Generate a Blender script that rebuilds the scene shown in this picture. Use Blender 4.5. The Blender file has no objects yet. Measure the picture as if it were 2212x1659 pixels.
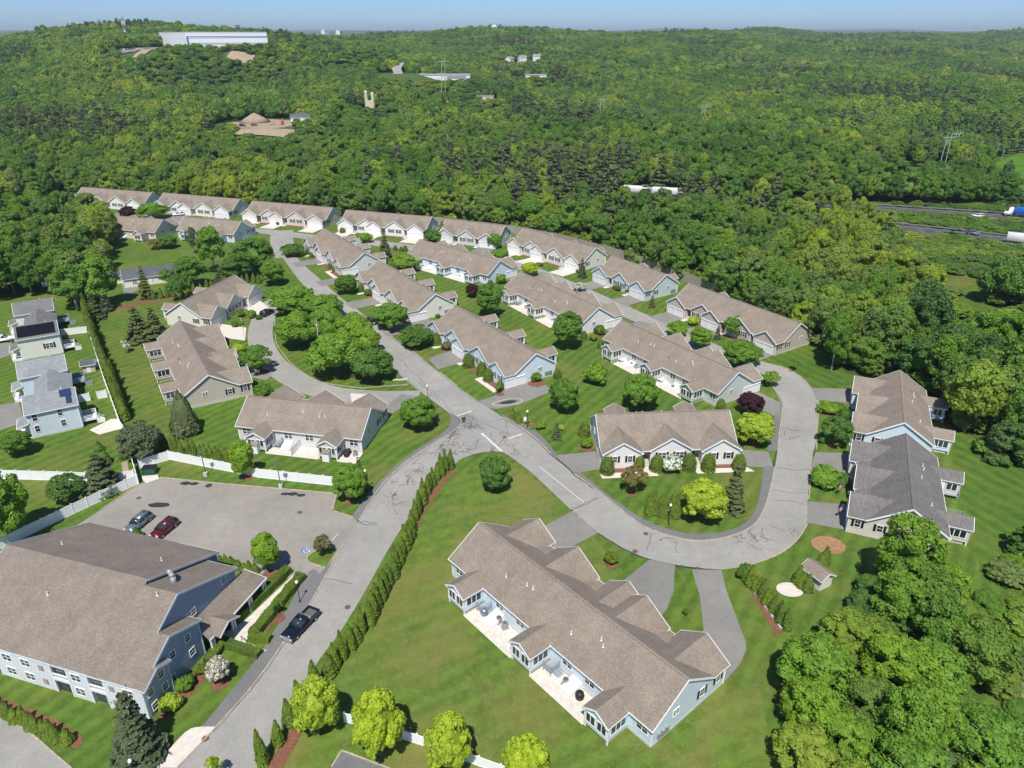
import bpy, bmesh, math, random
import numpy as np
from mathutils import Vector, Matrix
from mathutils.geometry import tessellate_polygon
S = bpy.context.scene
R = math.radians
random.seed(7); rng = np.random.default_rng(7)
# ------------------------------------------------------------------ camera, light, exposure
F_PX, HOR, CH = 1555.0, 68.0, 72.0          # focal length in photo units, horizon row, drone height
PIT = math.atan((829.5-HOR)/F_PX)
cam = bpy.data.objects.new('camera', bpy.data.cameras.new('camera')); S.collection.objects.link(cam)
cam.location = (0, 0, CH); cam.rotation_euler = (math.pi/2-PIT, 0, 0)
cam.data.sensor_width = 36; cam.data.lens = F_PX/2212*36
cam.data.clip_start = 1; cam.data.clip_end = 60000
S.camera = cam
W = bpy.data.worlds.new('World'); S.world = W; W.use_nodes = True
SUN_EL, SUN_AZ = 59.0, 188.0                # azimuth of the sun clockwise from +Y (view direction)
nt = W.node_tree; bg = nt.nodes['Background']
sky = nt.nodes.new('ShaderNodeTexSky'); sky.sky_type = 'NISHITA'; sky.sun_disc = False
sky.sun_elevation = R(SUN_EL); sky.sun_rotation = R(SUN_AZ); sky.altitude = 50
sky.air_density = 0.6; sky.dust_density = 0.5; sky.ozone_density = 10
nt.links.new(sky.outputs[0], bg.inputs[0]); bg.inputs[1].default_value = 0.096
sl = bpy.data.lights.new('sun', 'SUN'); sl.energy = 3.9; sl.angle = R(0.53); sl.color = (1, 0.95, 0.87)
sun = bpy.data.objects.new('sun', sl); S.collection.objects.link(sun)
sd = Vector((math.sin(R(SUN_AZ))*math.cos(R(SUN_EL)), math.cos(R(SUN_AZ))*math.cos(R(SUN_EL)), math.sin(R(SUN_EL))))
sun.rotation_euler = sd.to_track_quat('Z', 'Y').to_euler(); sun.location = (0, -50, 150)
S.view_settings.view_transform = 'Standard'; S.view_settings.look = 'None'
S.view_settings.exposure = 0.45; S.view_settings.gamma = 1; S.view_settings.use_curve_mapping = False
S.cycles.max_bounces = 5; S.cycles.diffuse_bounces = 3; S.cycles.transmission_bounces = 2
S.cycles.transparent_max_bounces = 4; S.cycles.volume_bounces = 0
S.cycles.use_adaptive_sampling = True; S.cycles.adaptive_threshold = 0.02

# ------------------------------------------------------------------ helpers
def at(x, y, z=0.0):
    """where the sight line through a point of the photograph meets height z in the real place"""
    X = (x-1106)/F_PX; Y = (829.5-y)/F_PX
    d = (X, math.cos(PIT)+Y*math.sin(PIT), -math.sin(PIT)+Y*math.cos(PIT))
    t = (CH-z)/-d[2]
    return Vector((d[0]*t, d[1]*t, z))
def high(bx, by, ty, z0=0.0):
    """height of a thing that stands at photo point (bx,by) and whose top is at row ty"""
    Yw = at(bx, by, z0).y; k = (829.5-ty)/F_PX
    return CH + Yw*(k*math.cos(PIT)-math.sin(PIT))/(math.cos(PIT)+k*math.sin(PIT)) - z0
def mpp(by, z=0.0):
    p = at(1106, by, z); return (p.y*math.cos(PIT)+(CH-z)*math.sin(PIT))/F_PX
def link(o): S.collection.objects.link(o); return o
def tag(o, label=None, cat=None, group=None, kind=None):
    if label: o['label'] = label
    if cat: o['category'] = cat
    if group: o['group'] = group
    if kind: o['kind'] = kind
    return o
def empty(name, loc, rz=0.0, label=None, cat=None, group=None):
    o = bpy.data.objects.new(name, None); o.location = loc; o.rotation_euler = (0, 0, rz)
    o.empty_display_size = 0.5
    return tag(link(o), label, cat, group)
def inst(name, me, parent=None, loc=(0, 0, 0), rz=0.0, scale=None):
    o = bpy.data.objects.new(name, me); o.location = loc; o.rotation_euler = (0, 0, rz)
    if scale is not None: o.scale = scale if hasattr(scale, '__len__') else (scale,)*3
    if parent is not None: o.parent = parent
    return link(o)
class MB:
    def __init__(s): s.v = []; s.f = []
    def poly(s, pts):
        n = len(s.v); s.v += [tuple(p) for p in pts]; s.f.append(tuple(range(n, n+len(pts))))
    def box(s, x0, x1, y0, y1, z0, z1):
        n = len(s.v)
        s.v += [(x0,y0,z0),(x1,y0,z0),(x1,y1,z0),(x0,y1,z0),(x0,y0,z1),(x1,y0,z1),(x1,y1,z1),(x0,y1,z1)]
        s.f += [(n,n+3,n+2,n+1),(n+4,n+5,n+6,n+7),(n,n+1,n+5,n+4),(n+1,n+2,n+6,n+5),(n+2,n+3,n+7,n+6),(n+3,n,n+4,n+7)]
    def slab(s, pts, t):
        """polygon with thickness t downwards"""
        a = [tuple(p) for p in pts]; b = [(p[0], p[1], p[2]-t) for p in a]; n = len(a); k = len(s.v)
        s.v += a+b; s.f.append(tuple(range(k, k+n))); s.f.append(tuple(range(k+2*n-1, k+n-1, -1)))
        for i in range(n):
            j = (i+1) % n; s.f.append((k+j, k+i, k+n+i, k+n+j))
    def prism(s, sec, d0, d1, axis='x', caps=(True, True)):
        """section in the (h,z) plane swept along axis from d0 to d1"""
        P = (lambda h, z, d: (d, h, z)) if axis == 'x' else (lambda h, z, d: (h, d, z))
        n = len(sec); k = len(s.v)
        s.v += [P(h, z, d0) for h, z in sec]+[P(h, z, d1) for h, z in sec]
        for i in range(n):
            j = (i+1) % n; s.f.append((k+i, k+j, k+n+j, k+n+i))
        if caps[0]: s.f.append(tuple(range(k+n-1, k-1, -1)))
        if caps[1]: s.f.append(tuple(range(k+n, k+2*n)))
    def beam(s, a, b, w, h, up=(0, 0, 1)):
        a = Vector(a); b = Vector(b); d = (b-a).normalized(); r = d.cross(Vector(up))
        if r.length < 1e-4: r = d.cross(Vector((1, 0, 0)))
        r.normalize(); u = r.cross(d); r *= w/2; u *= h/2; n = len(s.v)
        for c in (a, b): s.v += [tuple(c-r-u), tuple(c+r-u), tuple(c+r+u), tuple(c-r+u)]
        s.f += [(n,n+1,n+2,n+3),(n+7,n+6,n+5,n+4),(n,n+4,n+5,n+1),(n+1,n+5,n+6,n+2),(n+2,n+6,n+7,n+3),(n+3,n+7,n+4,n)]
    def tube(s, a, b, r0, r1=None, n=8, caps=True):
        r1 = r0 if r1 is None else r1
        a = Vector(a); b = Vector(b); d = (b-a).normalized(); x = d.orthogonal().normalized(); y = d.cross(x); k = len(s.v)
        for c, r in ((a, r0), (b, r1)):
            for i in range(n):
                t = 2*math.pi*i/n; s.v.append(tuple(c+x*r*math.cos(t)+y*r*math.sin(t)))
        for i in range(n):
            j = (i+1) % n; s.f.append((k+i, k+j, k+n+j, k+n+i))
        if caps: s.f.append(tuple(range(k+n-1, k-1, -1))); s.f.append(tuple(range(k+n, k+2*n)))
    def lathe(s, prof, n=10, c=(0, 0, 0)):
        k = len(s.v)
        for r, z in prof:
            for i in range(n):
                t = 2*math.pi*i/n; s.v.append((c[0]+r*math.cos(t), c[1]+r*math.sin(t), c[2]+z))
        for a in range(len(prof)-1):
            for i in range(n):
                j = (i+1) % n; s.f.append((k+a*n+i, k+a*n+j, k+(a+1)*n+j, k+(a+1)*n+i))
        s.f.append(tuple(range(k+n-1, k-1, -1))); s.f.append(tuple(range(k+(len(prof)-1)*n, k+len(prof)*n)))
    def mesh(s, name, m, smooth=False, recalc=False):
        me = bpy.data.meshes.new(name); me.from_pydata(s.v, [], s.f)
        for x in (m if isinstance(m, (list, tuple)) else [m]): me.materials.append(x)
        if recalc:
            bm = bmesh.new(); bm.from_mesh(me); bmesh.ops.recalc_face_normals(bm, faces=bm.faces); bm.to_mesh(me); bm.free()
        if smooth: me.polygons.foreach_set('use_smooth', [True]*len(me.polygons))
        return me
    def build(s, name, m, parent=None, loc=(0, 0, 0), rz=0.0, smooth=False, recalc=False):
        return inst(name, s.mesh(name, m, smooth, recalc), parent, loc, rz)

# ------------------------------------------------------------------ materials
def node(nt, t, **kw):
    n = nt.nodes.new(t)
    for k, v in kw.items():
        if k.startswith('i_'):
            kk = k[2:]; n.inputs[int(kk) if kk.isdigit() else kk].default_value = v
        else: setattr(n, k, v)
    return n
class Mat:
    def __init__(s, name, rough=0.8, spec=0.3):
        s.m = bpy.data.materials.new(name); s.m.use_nodes = True; s.nt = s.m.node_tree
        s.b = s.nt.nodes['Principled BSDF']; s.b.inputs['Roughness'].default_value = rough
        s.b.inputs['Specular IOR Level'].default_value = spec
        s.tc = s.nt.nodes.new('ShaderNodeTexCoord'); s.c = s.tc.outputs['Object']
    def L(s, a, b): s.nt.links.new(a, b)
    def world(s): s.c = s.nt.nodes.new('ShaderNodeNewGeometry').outputs['Position']; return s
    def noise(s, scale, detail=3, rough=0.55, vec=None, dist=0.0):
        n = node(s.nt, 'ShaderNodeTexNoise', i_Scale=scale, i_Detail=detail, i_Roughness=rough, i_Distortion=dist)
        s.L(vec or s.c, n.inputs['Vector']); return n.outputs['Fac']
    def voro(s, scale, vec=None, out='Distance', feature='F1'):
        n = node(s.nt, 'ShaderNodeTexVoronoi', i_Scale=scale, feature=feature); s.L(vec or s.c, n.inputs['Vector']); return n.outputs[out]
    def ramp(s, fac, stops):
        n = s.nt.nodes.new('ShaderNodeValToRGB'); e = n.color_ramp.elements
        while len(e) < len(stops): e.new(0.5)
        for i, (p, c) in enumerate(stops):
            e[i].position = p; e[i].color = (*c, 1) if hasattr(c, '__len__') else (c, c, c, 1)
        s.L(fac, n.inputs[0]); return n.outputs[0]
    def mix(s, fac, a, b, mode='MIX'):
        n = node(s.nt, 'ShaderNodeMix', data_type='RGBA', blend_type=mode)
        for sock, val in ((0, fac), (6, a), (7, b)):
            if isinstance(val, bpy.types.NodeSocket): s.L(val, n.inputs[sock])
            elif hasattr(val, '__len__'): n.inputs[sock].default_value = (*val, 1)
            else: n.inputs[sock].default_value = val if sock == 0 else (val, val, val, 1)
        return n.outputs[2]
    def math(s, op, a, b=0.0, clamp=False):
        n = node(s.nt, 'ShaderNodeMath', operation=op, use_clamp=clamp)
        for i, val in enumerate((a, b)):
            if isinstance(val, bpy.types.NodeSocket): s.L(val, n.inputs[i])
            else: n.inputs[i].default_value = val
        return n.outputs[0]
    def rot(s, ang, scale=(1, 1, 1)):
        n = node(s.nt, 'ShaderNodeMapping'); n.inputs['Rotation'].default_value = (0, 0, R(ang)); n.inputs['Scale'].default_value = scale
        s.L(s.c, n.inputs[0]); return n.outputs[0]
    def xyz(s, vec=None):
        n = s.nt.nodes.new('ShaderNodeSeparateXYZ'); s.L(vec or s.c, n.inputs[0]); return n.outputs
    def rand(s): return s.nt.nodes.new('ShaderNodeObjectInfo').outputs['Random']
    def col(s, c):
        if isinstance(c, bpy.types.NodeSocket): s.L(c, s.b.inputs['Base Color'])
        else: s.b.inputs['Base Color'].default_value = (*c, 1)
        return s
    def bump(s, h, strength=0.3, dist=0.05):
        n = node(s.nt, 'ShaderNodeBump', i_Strength=strength, i_Distance=dist); s.L(h, n.inputs['Height']); s.L(n.outputs[0], s.b.inputs['Normal']); return s
def plain(name, c, rough=0.6, metal=0.0, spec=0.4, var=0.06, scale=3.0):
    m = Mat(name, rough, spec); n = m.noise(scale, 4)
    k = [max(0, x*(1-var*2)) for x in c], [min(1, x*(1+var*2)) for x in c]
    m.col(m.ramp(n, [(0.3, k[0]), (0.7, k[1])])); m.b.inputs['Metallic'].default_value = metal
    return m.m
def siding(name, c, pitch=0.115):
    m = Mat(name, 0.65, 0.25); z = m.xyz()[2]
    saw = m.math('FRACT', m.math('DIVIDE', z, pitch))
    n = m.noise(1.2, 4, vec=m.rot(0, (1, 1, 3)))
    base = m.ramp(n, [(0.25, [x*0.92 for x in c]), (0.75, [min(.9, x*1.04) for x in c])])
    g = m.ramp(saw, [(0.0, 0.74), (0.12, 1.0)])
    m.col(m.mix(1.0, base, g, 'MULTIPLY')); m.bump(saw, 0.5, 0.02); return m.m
def shingle(name, c, c2):
    m = Mat(name, 0.92, 0.15)
    rb = node(m.nt, 'ShaderNodeTexBrick', i_Scale=1.0, offset=0.5); rb.inputs['Brick Width'].default_value = 0.42; rb.inputs['Row Height'].default_value = 0.2
    rb.inputs['Mortar Size'].default_value = 0.012; rb.inputs['Color1'].default_value = (*c, 1); rb.inputs['Color2'].default_value = (*c2, 1)
    rb.inputs['Mortar'].default_value = (*[x*0.55 for x in c], 1); rb.inputs['Bias'].default_value = 0.0
    m.L(m.c, rb.inputs['Vector'])
    a = m.noise(5.5, 3, 0.7); b = m.noise(0.35, 4, 0.6); st = m.noise(0.9, 4, 0.6, vec=m.rot(0, (1, 0.15, 0.15)))
    g = m.ramp(a, [(0.32, 0.77), (0.68, 1.23)]); w = m.ramp(b, [(0.3, 0.88), (0.7, 1.1)]); w2 = m.ramp(st, [(0.3, 0.93), (0.7, 1.05)])
    x = m.mix(1.0, rb.outputs[0], g, 'MULTIPLY'); x = m.mix(1.0, x, w, 'MULTIPLY'); m.col(m.mix(1.0, x, w2, 'MULTIPLY'))
    m.bump(m.noise(8, 3), 0.4, 0.03); return m.m
def asphalt(name, c, patch=0.12, stain=0.0):
    m = Mat(name, 0.9, 0.2).world(); a = m.noise(0.09, 5, 0.6); b = m.noise(26, 2, 0.8); d = m.noise(0.6, 5, 0.65, dist=0.6)
    x = m.ramp(a, [(0.3, [k*(1-patch) for k in c]), (0.7, [k*(1+patch) for k in c])])
    x = m.mix(1.0, x, m.ramp(b, [(0.25, 0.75), (0.75, 1.22)]), 'MULTIPLY')
    x = m.mix(1.0, x, m.ramp(d, [(0.3, 0.9), (0.55, 1.0), (0.75, 1.06)]), 'MULTIPLY')
    if stain: x = m.mix(m.ramp(m.noise(0.35, 3), [(0.55, 0.0), (0.7, stain)]), x, [c[0]*1.1, c[1]*0.98, c[2]*0.82])
    x = m.mix(1.0, x, m.ramp(m.noise(2.4, 7, 0.75), [(0.3, 0.9), (0.7, 1.08)]), 'MULTIPLY'); m.col(x); m.bump(b, 0.25, 0.01); return m.m
def lawn(name, ang=0, width=1.1, dry=0.25, amp=0.14, c=(0.08, 0.155, 0.022), d0=0.47):
    m = Mat(name, 0.95, 0.1).world()
    big = m.noise(0.045, 5, 0.6); med = m.noise(0.5, 5, 0.65); fine = m.noise(7, 4, 0.75); dr = m.noise(0.075, 6, 0.62, dist=0.8)
    x = m.ramp(med, [(0.3, [k*0.78 for k in c]), (0.7, [k*1.22 for k in c])])
    x = m.mix(1.0, x, m.ramp(big, [(0.3, (0.82, 0.86, 0.95)), (0.7, (1.2, 1.1, 1.0))]), 'MULTIPLY')
    u = m.xyz(m.rot(ang))[0]
    w = m.math('SINE', m.math('ADD', m.math('MULTIPLY', u, math.pi/width), m.math('MULTIPLY', m.noise(0.07, 4), 9.0)))
    x = m.mix(1.0, x, m.ramp(m.math('ADD', m.math('MULTIPLY', w, 0.5), 0.5), [(0.2, 1-amp), (0.8, 1+amp)]), 'MULTIPLY')
    x = m.mix(m.ramp(dr, [(d0, 0.0), (d0+0.2, dry)]), x, (0.2, 0.18, 0.055))
    x = m.mix(m.ramp(m.noise(1.1, 8, 0.78), [(0.5, 0.0), (0.72, min(1, dry*1.3))]), x, (0.22, 0.2, 0.08))
    x = m.mix(1.0, x, m.ramp(fine, [(0.25, 0.66), (0.75, 1.32)]), 'MULTIPLY')
    m.col(x); m.bump(fine, 0.5, 0.06); return m.m
def leaf(name, c, var=0.3, trans=0.28, hue=0.12, stand=False):
    m = Mat(name, 0.6, 0.25); r = m.rand(); n = m.noise(0.55, 2); n2 = m.noise(9.0, 2)
    x = m.mix(r, [c[0]*(1-hue), c[1]*(1-var*.5), c[2]*1.1], [c[0]*(1+hue*2.0), c[1]*(1+var*.5), c[2]*0.8])
    x = m.mix(1.0, x, m.ramp(n, [(0.3, 0.8), (0.7, 1.15)]), 'MULTIPLY')
    x = m.mix(1.0, x, m.ramp(n2, [(0.3, 0.75), (0.7, 1.25)]), 'MULTIPLY')
    if stand:      # trees of one species stand together, so colour drifts over the land tree by tree
        loc = m.nt.nodes.new('ShaderNodeObjectInfo').outputs['Location']
        s1 = m.noise(0.011, 3, 0.6, vec=loc); s2 = m.noise(0.045, 2, 0.6, vec=loc)
        x = m.mix(1.0, x, m.ramp(s1, [(0.36, (0.72, 0.82, 0.9)), (0.5, (1, 1, 1)), (0.64, (1.4, 1.22, 1.0))]), 'MULTIPLY')
        x = m.mix(1.0, x, m.ramp(s2, [(0.35, (0.68, 0.78, 0.9)), (0.65, (1.3, 1.18, 1.1))]), 'MULTIPLY')
    m.col(x)
    t = node(m.nt, 'ShaderNodeBsdfTranslucent'); m.L(m.mix(1.0, x, (1.3, 1.25, 0.7), 'MULTIPLY'), t.inputs[0])
    mx = node(m.nt, 'ShaderNodeMixShader', i_0=trans); m.L(m.b.outputs[0], mx.inputs[1]); m.L(t.outputs[0], mx.inputs[2])
    m.L(mx.outputs[0], m.nt.nodes['Material Output'].inputs[0]); return m.m
def blossom(name, c, g=(0.08, 0.17, 0.03)):
    m = Mat(name, 0.6, 0.2); m.col(m.mix(m.ramp(m.noise(3.4, 2, 0.6), [(0.46, 0.0), (0.54, 1.0)]), g, c)); return m.m
def floorm(name, c, c2, s=0.25):
    m = Mat(name, 0.95, 0.1).world(); x = m.ramp(m.noise(s, 6, 0.7, dist=0.5), [(0.3, c), (0.7, c2)])
    x = m.mix(1.0, x, m.ramp(m.noise(4, 4, 0.8), [(0.25, 0.6), (0.75, 1.35)]), 'MULTIPLY'); m.col(x); m.bump(m.noise(3, 4), 0.6, 0.2); return m.m
M = {}
M['roof'] = shingle('taupe_shingles', (0.29, 0.245, 0.2), (0.252, 0.212, 0.172))
M['roof_dark'] = shingle('charcoal_shingles', (0.2, 0.19, 0.18), (0.155, 0.147, 0.14))
M['roof_slate'] = shingle('slate_grey_shingles', (0.125, 0.14, 0.155), (0.1, 0.115, 0.13))
M['roof_grey'] = shingle('grey_shingles', (0.3, 0.32, 0.33), (0.24, 0.26, 0.27))
M['roof_mid'] = shingle('mid_grey_shingles', (0.2, 0.2, 0.2), (0.17, 0.17, 0.17))
M['roof_club'] = shingle('weathered_taupe_shingles', (0.255, 0.219, 0.182), (0.222, 0.19, 0.157))
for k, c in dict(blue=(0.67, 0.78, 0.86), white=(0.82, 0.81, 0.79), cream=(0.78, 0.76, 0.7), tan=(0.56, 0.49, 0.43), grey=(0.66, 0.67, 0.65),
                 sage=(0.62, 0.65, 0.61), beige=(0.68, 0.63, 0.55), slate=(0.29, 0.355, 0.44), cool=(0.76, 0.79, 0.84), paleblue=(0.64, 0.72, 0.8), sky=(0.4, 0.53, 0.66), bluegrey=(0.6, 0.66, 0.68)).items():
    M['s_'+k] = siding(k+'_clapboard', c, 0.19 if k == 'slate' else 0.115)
M['trim'] = plain('white_trim', (0.84, 0.85, 0.86), 0.5, var=0.02)
M['vinyl'] = plain('white_vinyl', (0.87, 0.88, 0.89), 0.4, var=0.01, scale=0.6)
M['gdoor'] = plain('white_garage_door', (0.83, 0.83, 0.83), 0.45, var=0.02)
M['found'] = plain('pale_foundation_concrete', (0.52, 0.52, 0.48), 0.9, var=0.08)
M['conc'] = plain('cream_patio_concrete', (0.62, 0.58, 0.51), 0.9, var=0.06, scale=1.5)
M['steps'] = plain('step_concrete', (0.5, 0.47, 0.42), 0.9)
M['kerbm'] = plain('granite_kerb', (0.42, 0.36, 0.27), 0.9, var=0.15, scale=2)
M['shutter'] = plain('dark_shutter_paint', (0.014, 0.013, 0.02), 0.5)
M['door'] = plain('dark_door_paint', (0.05, 0.045, 0.05), 0.5)
M['black'] = plain('black_metal', (0.02, 0.02, 0.022), 0.5)
M['grey'] = plain('grey_metal', (0.35, 0.36, 0.37), 0.5, 0.3)
M['darkgrey'] = plain('dark_grey_metal', (0.12, 0.125, 0.13), 0.5)
g = Mat('window_glass', 0.08, 0.7); g.col(g.mix(g.rand(), (0.012, 0.018, 0.02), (0.07, 0.09, 0.085))); M['glass'] = g.m
M['muntin'] = M['trim']
M['road'] = asphalt('aged_grey_asphalt', (0.32, 0.312, 0.29), 0.13, 0.35)
M['lot'] = asphalt('brownish_parking_asphalt', (0.3, 0.28, 0.25), 0.12, 0.5)
M['drive'] = asphalt('driveway_asphalt', (0.235, 0.228, 0.21), 0.14)
M['path'] = asphalt('asphalt_footpath', (0.18, 0.18, 0.18), 0.1)
M['hwy'] = asphalt('highway_asphalt', (0.09, 0.09, 0.095), 0.1)
M['seal'] = plain('crack_sealant', (0.045, 0.045, 0.048), 0.6)
M['fresh'] = plain('fresh_asphalt_patch', (0.035, 0.035, 0.037), 0.8)
M['paint'] = plain('road_paint_white', (0.62, 0.62, 0.6), 0.8, var=0.1, scale=6)
M['faded'] = plain('faded_road_paint', (0.36, 0.36, 0.35), 0.85, var=0.08, scale=9)
M['yellow'] = plain('worn_yellow_paint', (0.3, 0.25, 0.15), 0.85, var=0.12, scale=9)
M['pblue'] = plain('blue_road_paint', (0.1, 0.22, 0.4), 0.8)
M['mulch'] = floorm('red_brown_mulch', (0.17, 0.075, 0.048), (0.25, 0.12, 0.078), 2.0)
M['rust'] = plain('rusty_iron', (0.14, 0.08, 0.06), 0.8, var=0.2, scale=8)
M['dirt'] = floorm('bare_sandy_soil', (0.3, 0.23, 0.16), (0.42, 0.34, 0.25), 0.4)
M['reed'] = floorm('dry_reed_bed', (0.2, 0.155, 0.09), (0.34, 0.28, 0.17), 1.2)
M['forest'] = floorm('forest_floor', (0.055, 0.095, 0.025), (0.085, 0.14, 0.035), 0.12)
M['canopy'] = floorm('far_canopy', (0.05, 0.1, 0.03), (0.08, 0.15, 0.045), 0.02)
M['meadow'] = lawn('rough_meadow', 20, 3, 0.55, 0.03, (0.07, 0.13, 0.018))
M['lawnA'] = lawn('mown_lawn', 33, 1.15, 0.5, 0.13)
M['lawnB'] = lawn('dry_patchy_lawn', 62, 1.3, 0.72, 0.07, (0.098, 0.172, 0.027), 0.45)
M['lawnC'] = lawn('striped_lawn', -28, 1.5, 0.25, 0.12, (0.066, 0.14, 0.02))
M['field'] = lawn('sports_field_grass', 60, 4, 0.1, 0.06, (0.08, 0.19, 0.02))
M['bark'] = plain('bark', (0.11, 0.095, 0.08), 0.9, var=0.2, scale=6)
M['barkpale'] = plain('pale_bark', (0.27, 0.25, 0.22), 0.9, var=0.2, scale=6)
M['l_lime'] = leaf('lime_leaves', (0.4, 0.54, 0.05), 0.1, 0.38, 0.06)
M['l_green'] = leaf('green_leaves', (0.135, 0.28, 0.042), 0.25, 0.38)
M['l_bright'] = leaf('bright_green_leaves', (0.19, 0.36, 0.04), 0.15, 0.38)
M['l_forest'] = leaf('woodland_leaves', (0.165, 0.29, 0.056), 0.4, 0.34, 0.14, True)
M['l_yellow'] = leaf('yellow_green_leaves', (0.21, 0.335, 0.05), 0.3, 0.38, 0.12, True)
M['l_deep'] = leaf('deep_green_leaves', (0.105, 0.225, 0.042), 0.3, 0.38)
M['l_fir'] = leaf('fir_needles', (0.14, 0.19, 0.075), 0.3, 0.28)
M['l_pine'] = leaf('pine_needles', (0.12, 0.17, 0.08), 0.3, 0.28)
M['l_arb'] = leaf('arborvitae_foliage', (0.145, 0.235, 0.03), 0.25, 0.28)
M['l_box'] = leaf('clipped_shrub_foliage', (0.12, 0.2, 0.03), 0.25, 0.24)
M['l_purple'] = leaf('purple_leaves', (0.042, 0.016, 0.022), 0.3, 0.15)
M['l_rust'] = leaf('russet_leaves', (0.2, 0.2, 0.07), 0.3, 0.3, 0.15)
M['l_bloom'] = blossom('pink_white_blossom', (0.85, 0.7, 0.66))
M['l_white'] = blossom('white_blossom', (0.8, 0.82, 0.74))
M['l_brush'] = leaf('brush_leaves', (0.17, 0.26, 0.065), 0.35, 0.3, 0.15, True)
# ------------------------------------------------------------------ windows, doors
_wm = {}
def win_meshes(w, h, n=1, muntin=True):
    """white frame facing -y with n sashes, and its glass"""
    k = (round(w, 2), round(h, 2), n, muntin)
    if k in _wm: return _wm[k]
    fr = MB(); b = 0.09
    fr.box(-w/2-b, w/2+b, -0.06, 0.02, h/2, h/2+b); fr.box(-w/2-b, w/2+b, -0.08, 0.02, -h/2-b, -h/2)
    fr.box(-w/2-b, -w/2, -0.058, 0.02, -h/2, h/2); fr.box(w/2, w/2+b, -0.058, 0.02, -h/2, h/2)
    for i in range(1, n): x = -w/2+w*i/n; fr.box(x-0.06, x+0.06, -0.055, 0.02, -h/2, h/2)
    if muntin:
        sw = w/n
        for i in range(n):
            x = -w/2+sw*(i+.5); fr.box(x-sw/2+0.06, x+sw/2-0.06, -0.045, 0.02, -0.03, 0.03)
            fr.box(x-0.012, x+0.012, -0.038, 0.0, 0.03, h/2)
    gl = MB(); gl.box(-w/2, w/2, -0.03, 0.01, -h/2, h/2)
    _wm[k] = (fr.mesh('window', M['trim']), gl.mesh('pane', M['glass'])); return _wm[k]
_sh = {}
def window(par, x, y, z, ang, w, h, n=1, shut=False, muntin=True):
    """ang: 0 faces -y (front), 90 faces +x, 180 faces +y, 270 faces -x in the house's frame"""
    a, g = win_meshes(w, h, n, muntin); r = R(ang)
    o = inst('window', a, par, (x, y, z), r); inst('pane', g, o)
    if shut:
        if h not in _sh:
            s = MB(); s.box(-0.19, 0.19, -0.05, 0.01, -h/2-0.06, h/2+0.06)
            for i in range(2): s.box(-0.13, 0.13, -0.062, -0.04, -h/2+0.04+i*h/2, -0.04+i*h/2)
            _sh[h] = s.mesh('shutter', M['shutter'])
        for sg in (-1, 1):
            d = sg*(w/2+0.32); inst('shutter', _sh[h], par, (x+d*math.cos(r), y+d*math.sin(r), z), r)
    return o
_gd = {}
def garage_door(par, x, y, ang, w=2.55, h=2.15):
    if w not in _gd:
        s = MB()
        for i in range(4):
            z0 = i*h/4+0.02; s.box(-w/2, w/2, -0.03, 0.0, z0, z0+h/4-0.04)
            if w < 3:
                for j in range(4): x0 = -w/2+0.1+j*(w-0.1)/4; s.box(x0, x0+(w-0.1)/4-0.12, -0.045, -0.02, z0+0.08, z0+h/4-0.13)
        t = MB(); t.box(-w/2-0.12, -w/2, -0.09, 0, 0, h+0.12); t.box(w/2, w/2+0.12, -0.09, 0, 0, h+0.12); t.box(-w/2, w/2, -0.16, 0, h, h+0.12)
        _gd[w] = (s.mesh('garage_door', M['gdoor']), t.mesh('door_frame', M['trim']))
    o = inst('garage_door', _gd[w][0], par, (x, y, 0), R(ang)); inst('door_frame', _gd[w][1], o); return o
dm = MB(); dm.box(-0.46, 0.46, -0.05, 0, 0, 2.05); dm.box(-0.3, 0.3, -0.065, -0.04, 1.2, 1.8); DOOR = dm.mesh('door', M['door'])
dm = MB(); dm.box(-0.46, 0.46, -0.05, 0, 0, 2.05); dm.box(-0.33, 0.33, -0.065, -0.04, 0.3, 1.85); WDOOR = dm.mesh('door', M['trim'])
v_ = MB(); v_.tube((0, 0, -0.4), (0, 0, 0.55), 0.075, n=7); v_.tube((0, 0, -0.3), (0, 0, 0.06), 0.13, n=7); VENT = v_.mesh('vent_pipe', M['trim'])
v_ = MB(); v_.tube((0, 0, -0.5), (0, 0, 0.7), 0.1, n=8); v_.tube((0, 0, 0.7), (0, 0, 0.95), 0.17, n=8); CHIM = v_.mesh('flue_pipe', M['grey'])
def cond():
    s = MB(); s.box(-0.5, 0.5, -0.5, 0.5, 0, 0.06); s.tube((0, 0, 0.06), (0, 0, 0.85), 0.38, n=12)
    for k in range(12):
        t = k*math.pi/6+0.26; s.beam((0.385*math.cos(t), 0.385*math.sin(t), 0.1), (0.385*math.cos(t), 0.385*math.sin(t), 0.82), 0.05, 0.03)
    return s.mesh('housing', M['grey'])
COND = cond(); s_ = MB(); s_.tube((0, 0, 0.85), (0, 0, 0.89), 0.3, n=12); s_.tube((0, 0, 0.89), (0, 0, 0.93), 0.12, n=8); FAN = s_.mesh('fan_grille', M['darkgrey'])
h_ = MB(); h_.prism([(0, 0), (2.1, 0), (2.1, 0.18), (0, 0.85)], -0.85, 0.85, 'x'); HATCH = h_.mesh('cellar_hatch', M['trim'], recalc=True)

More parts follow.
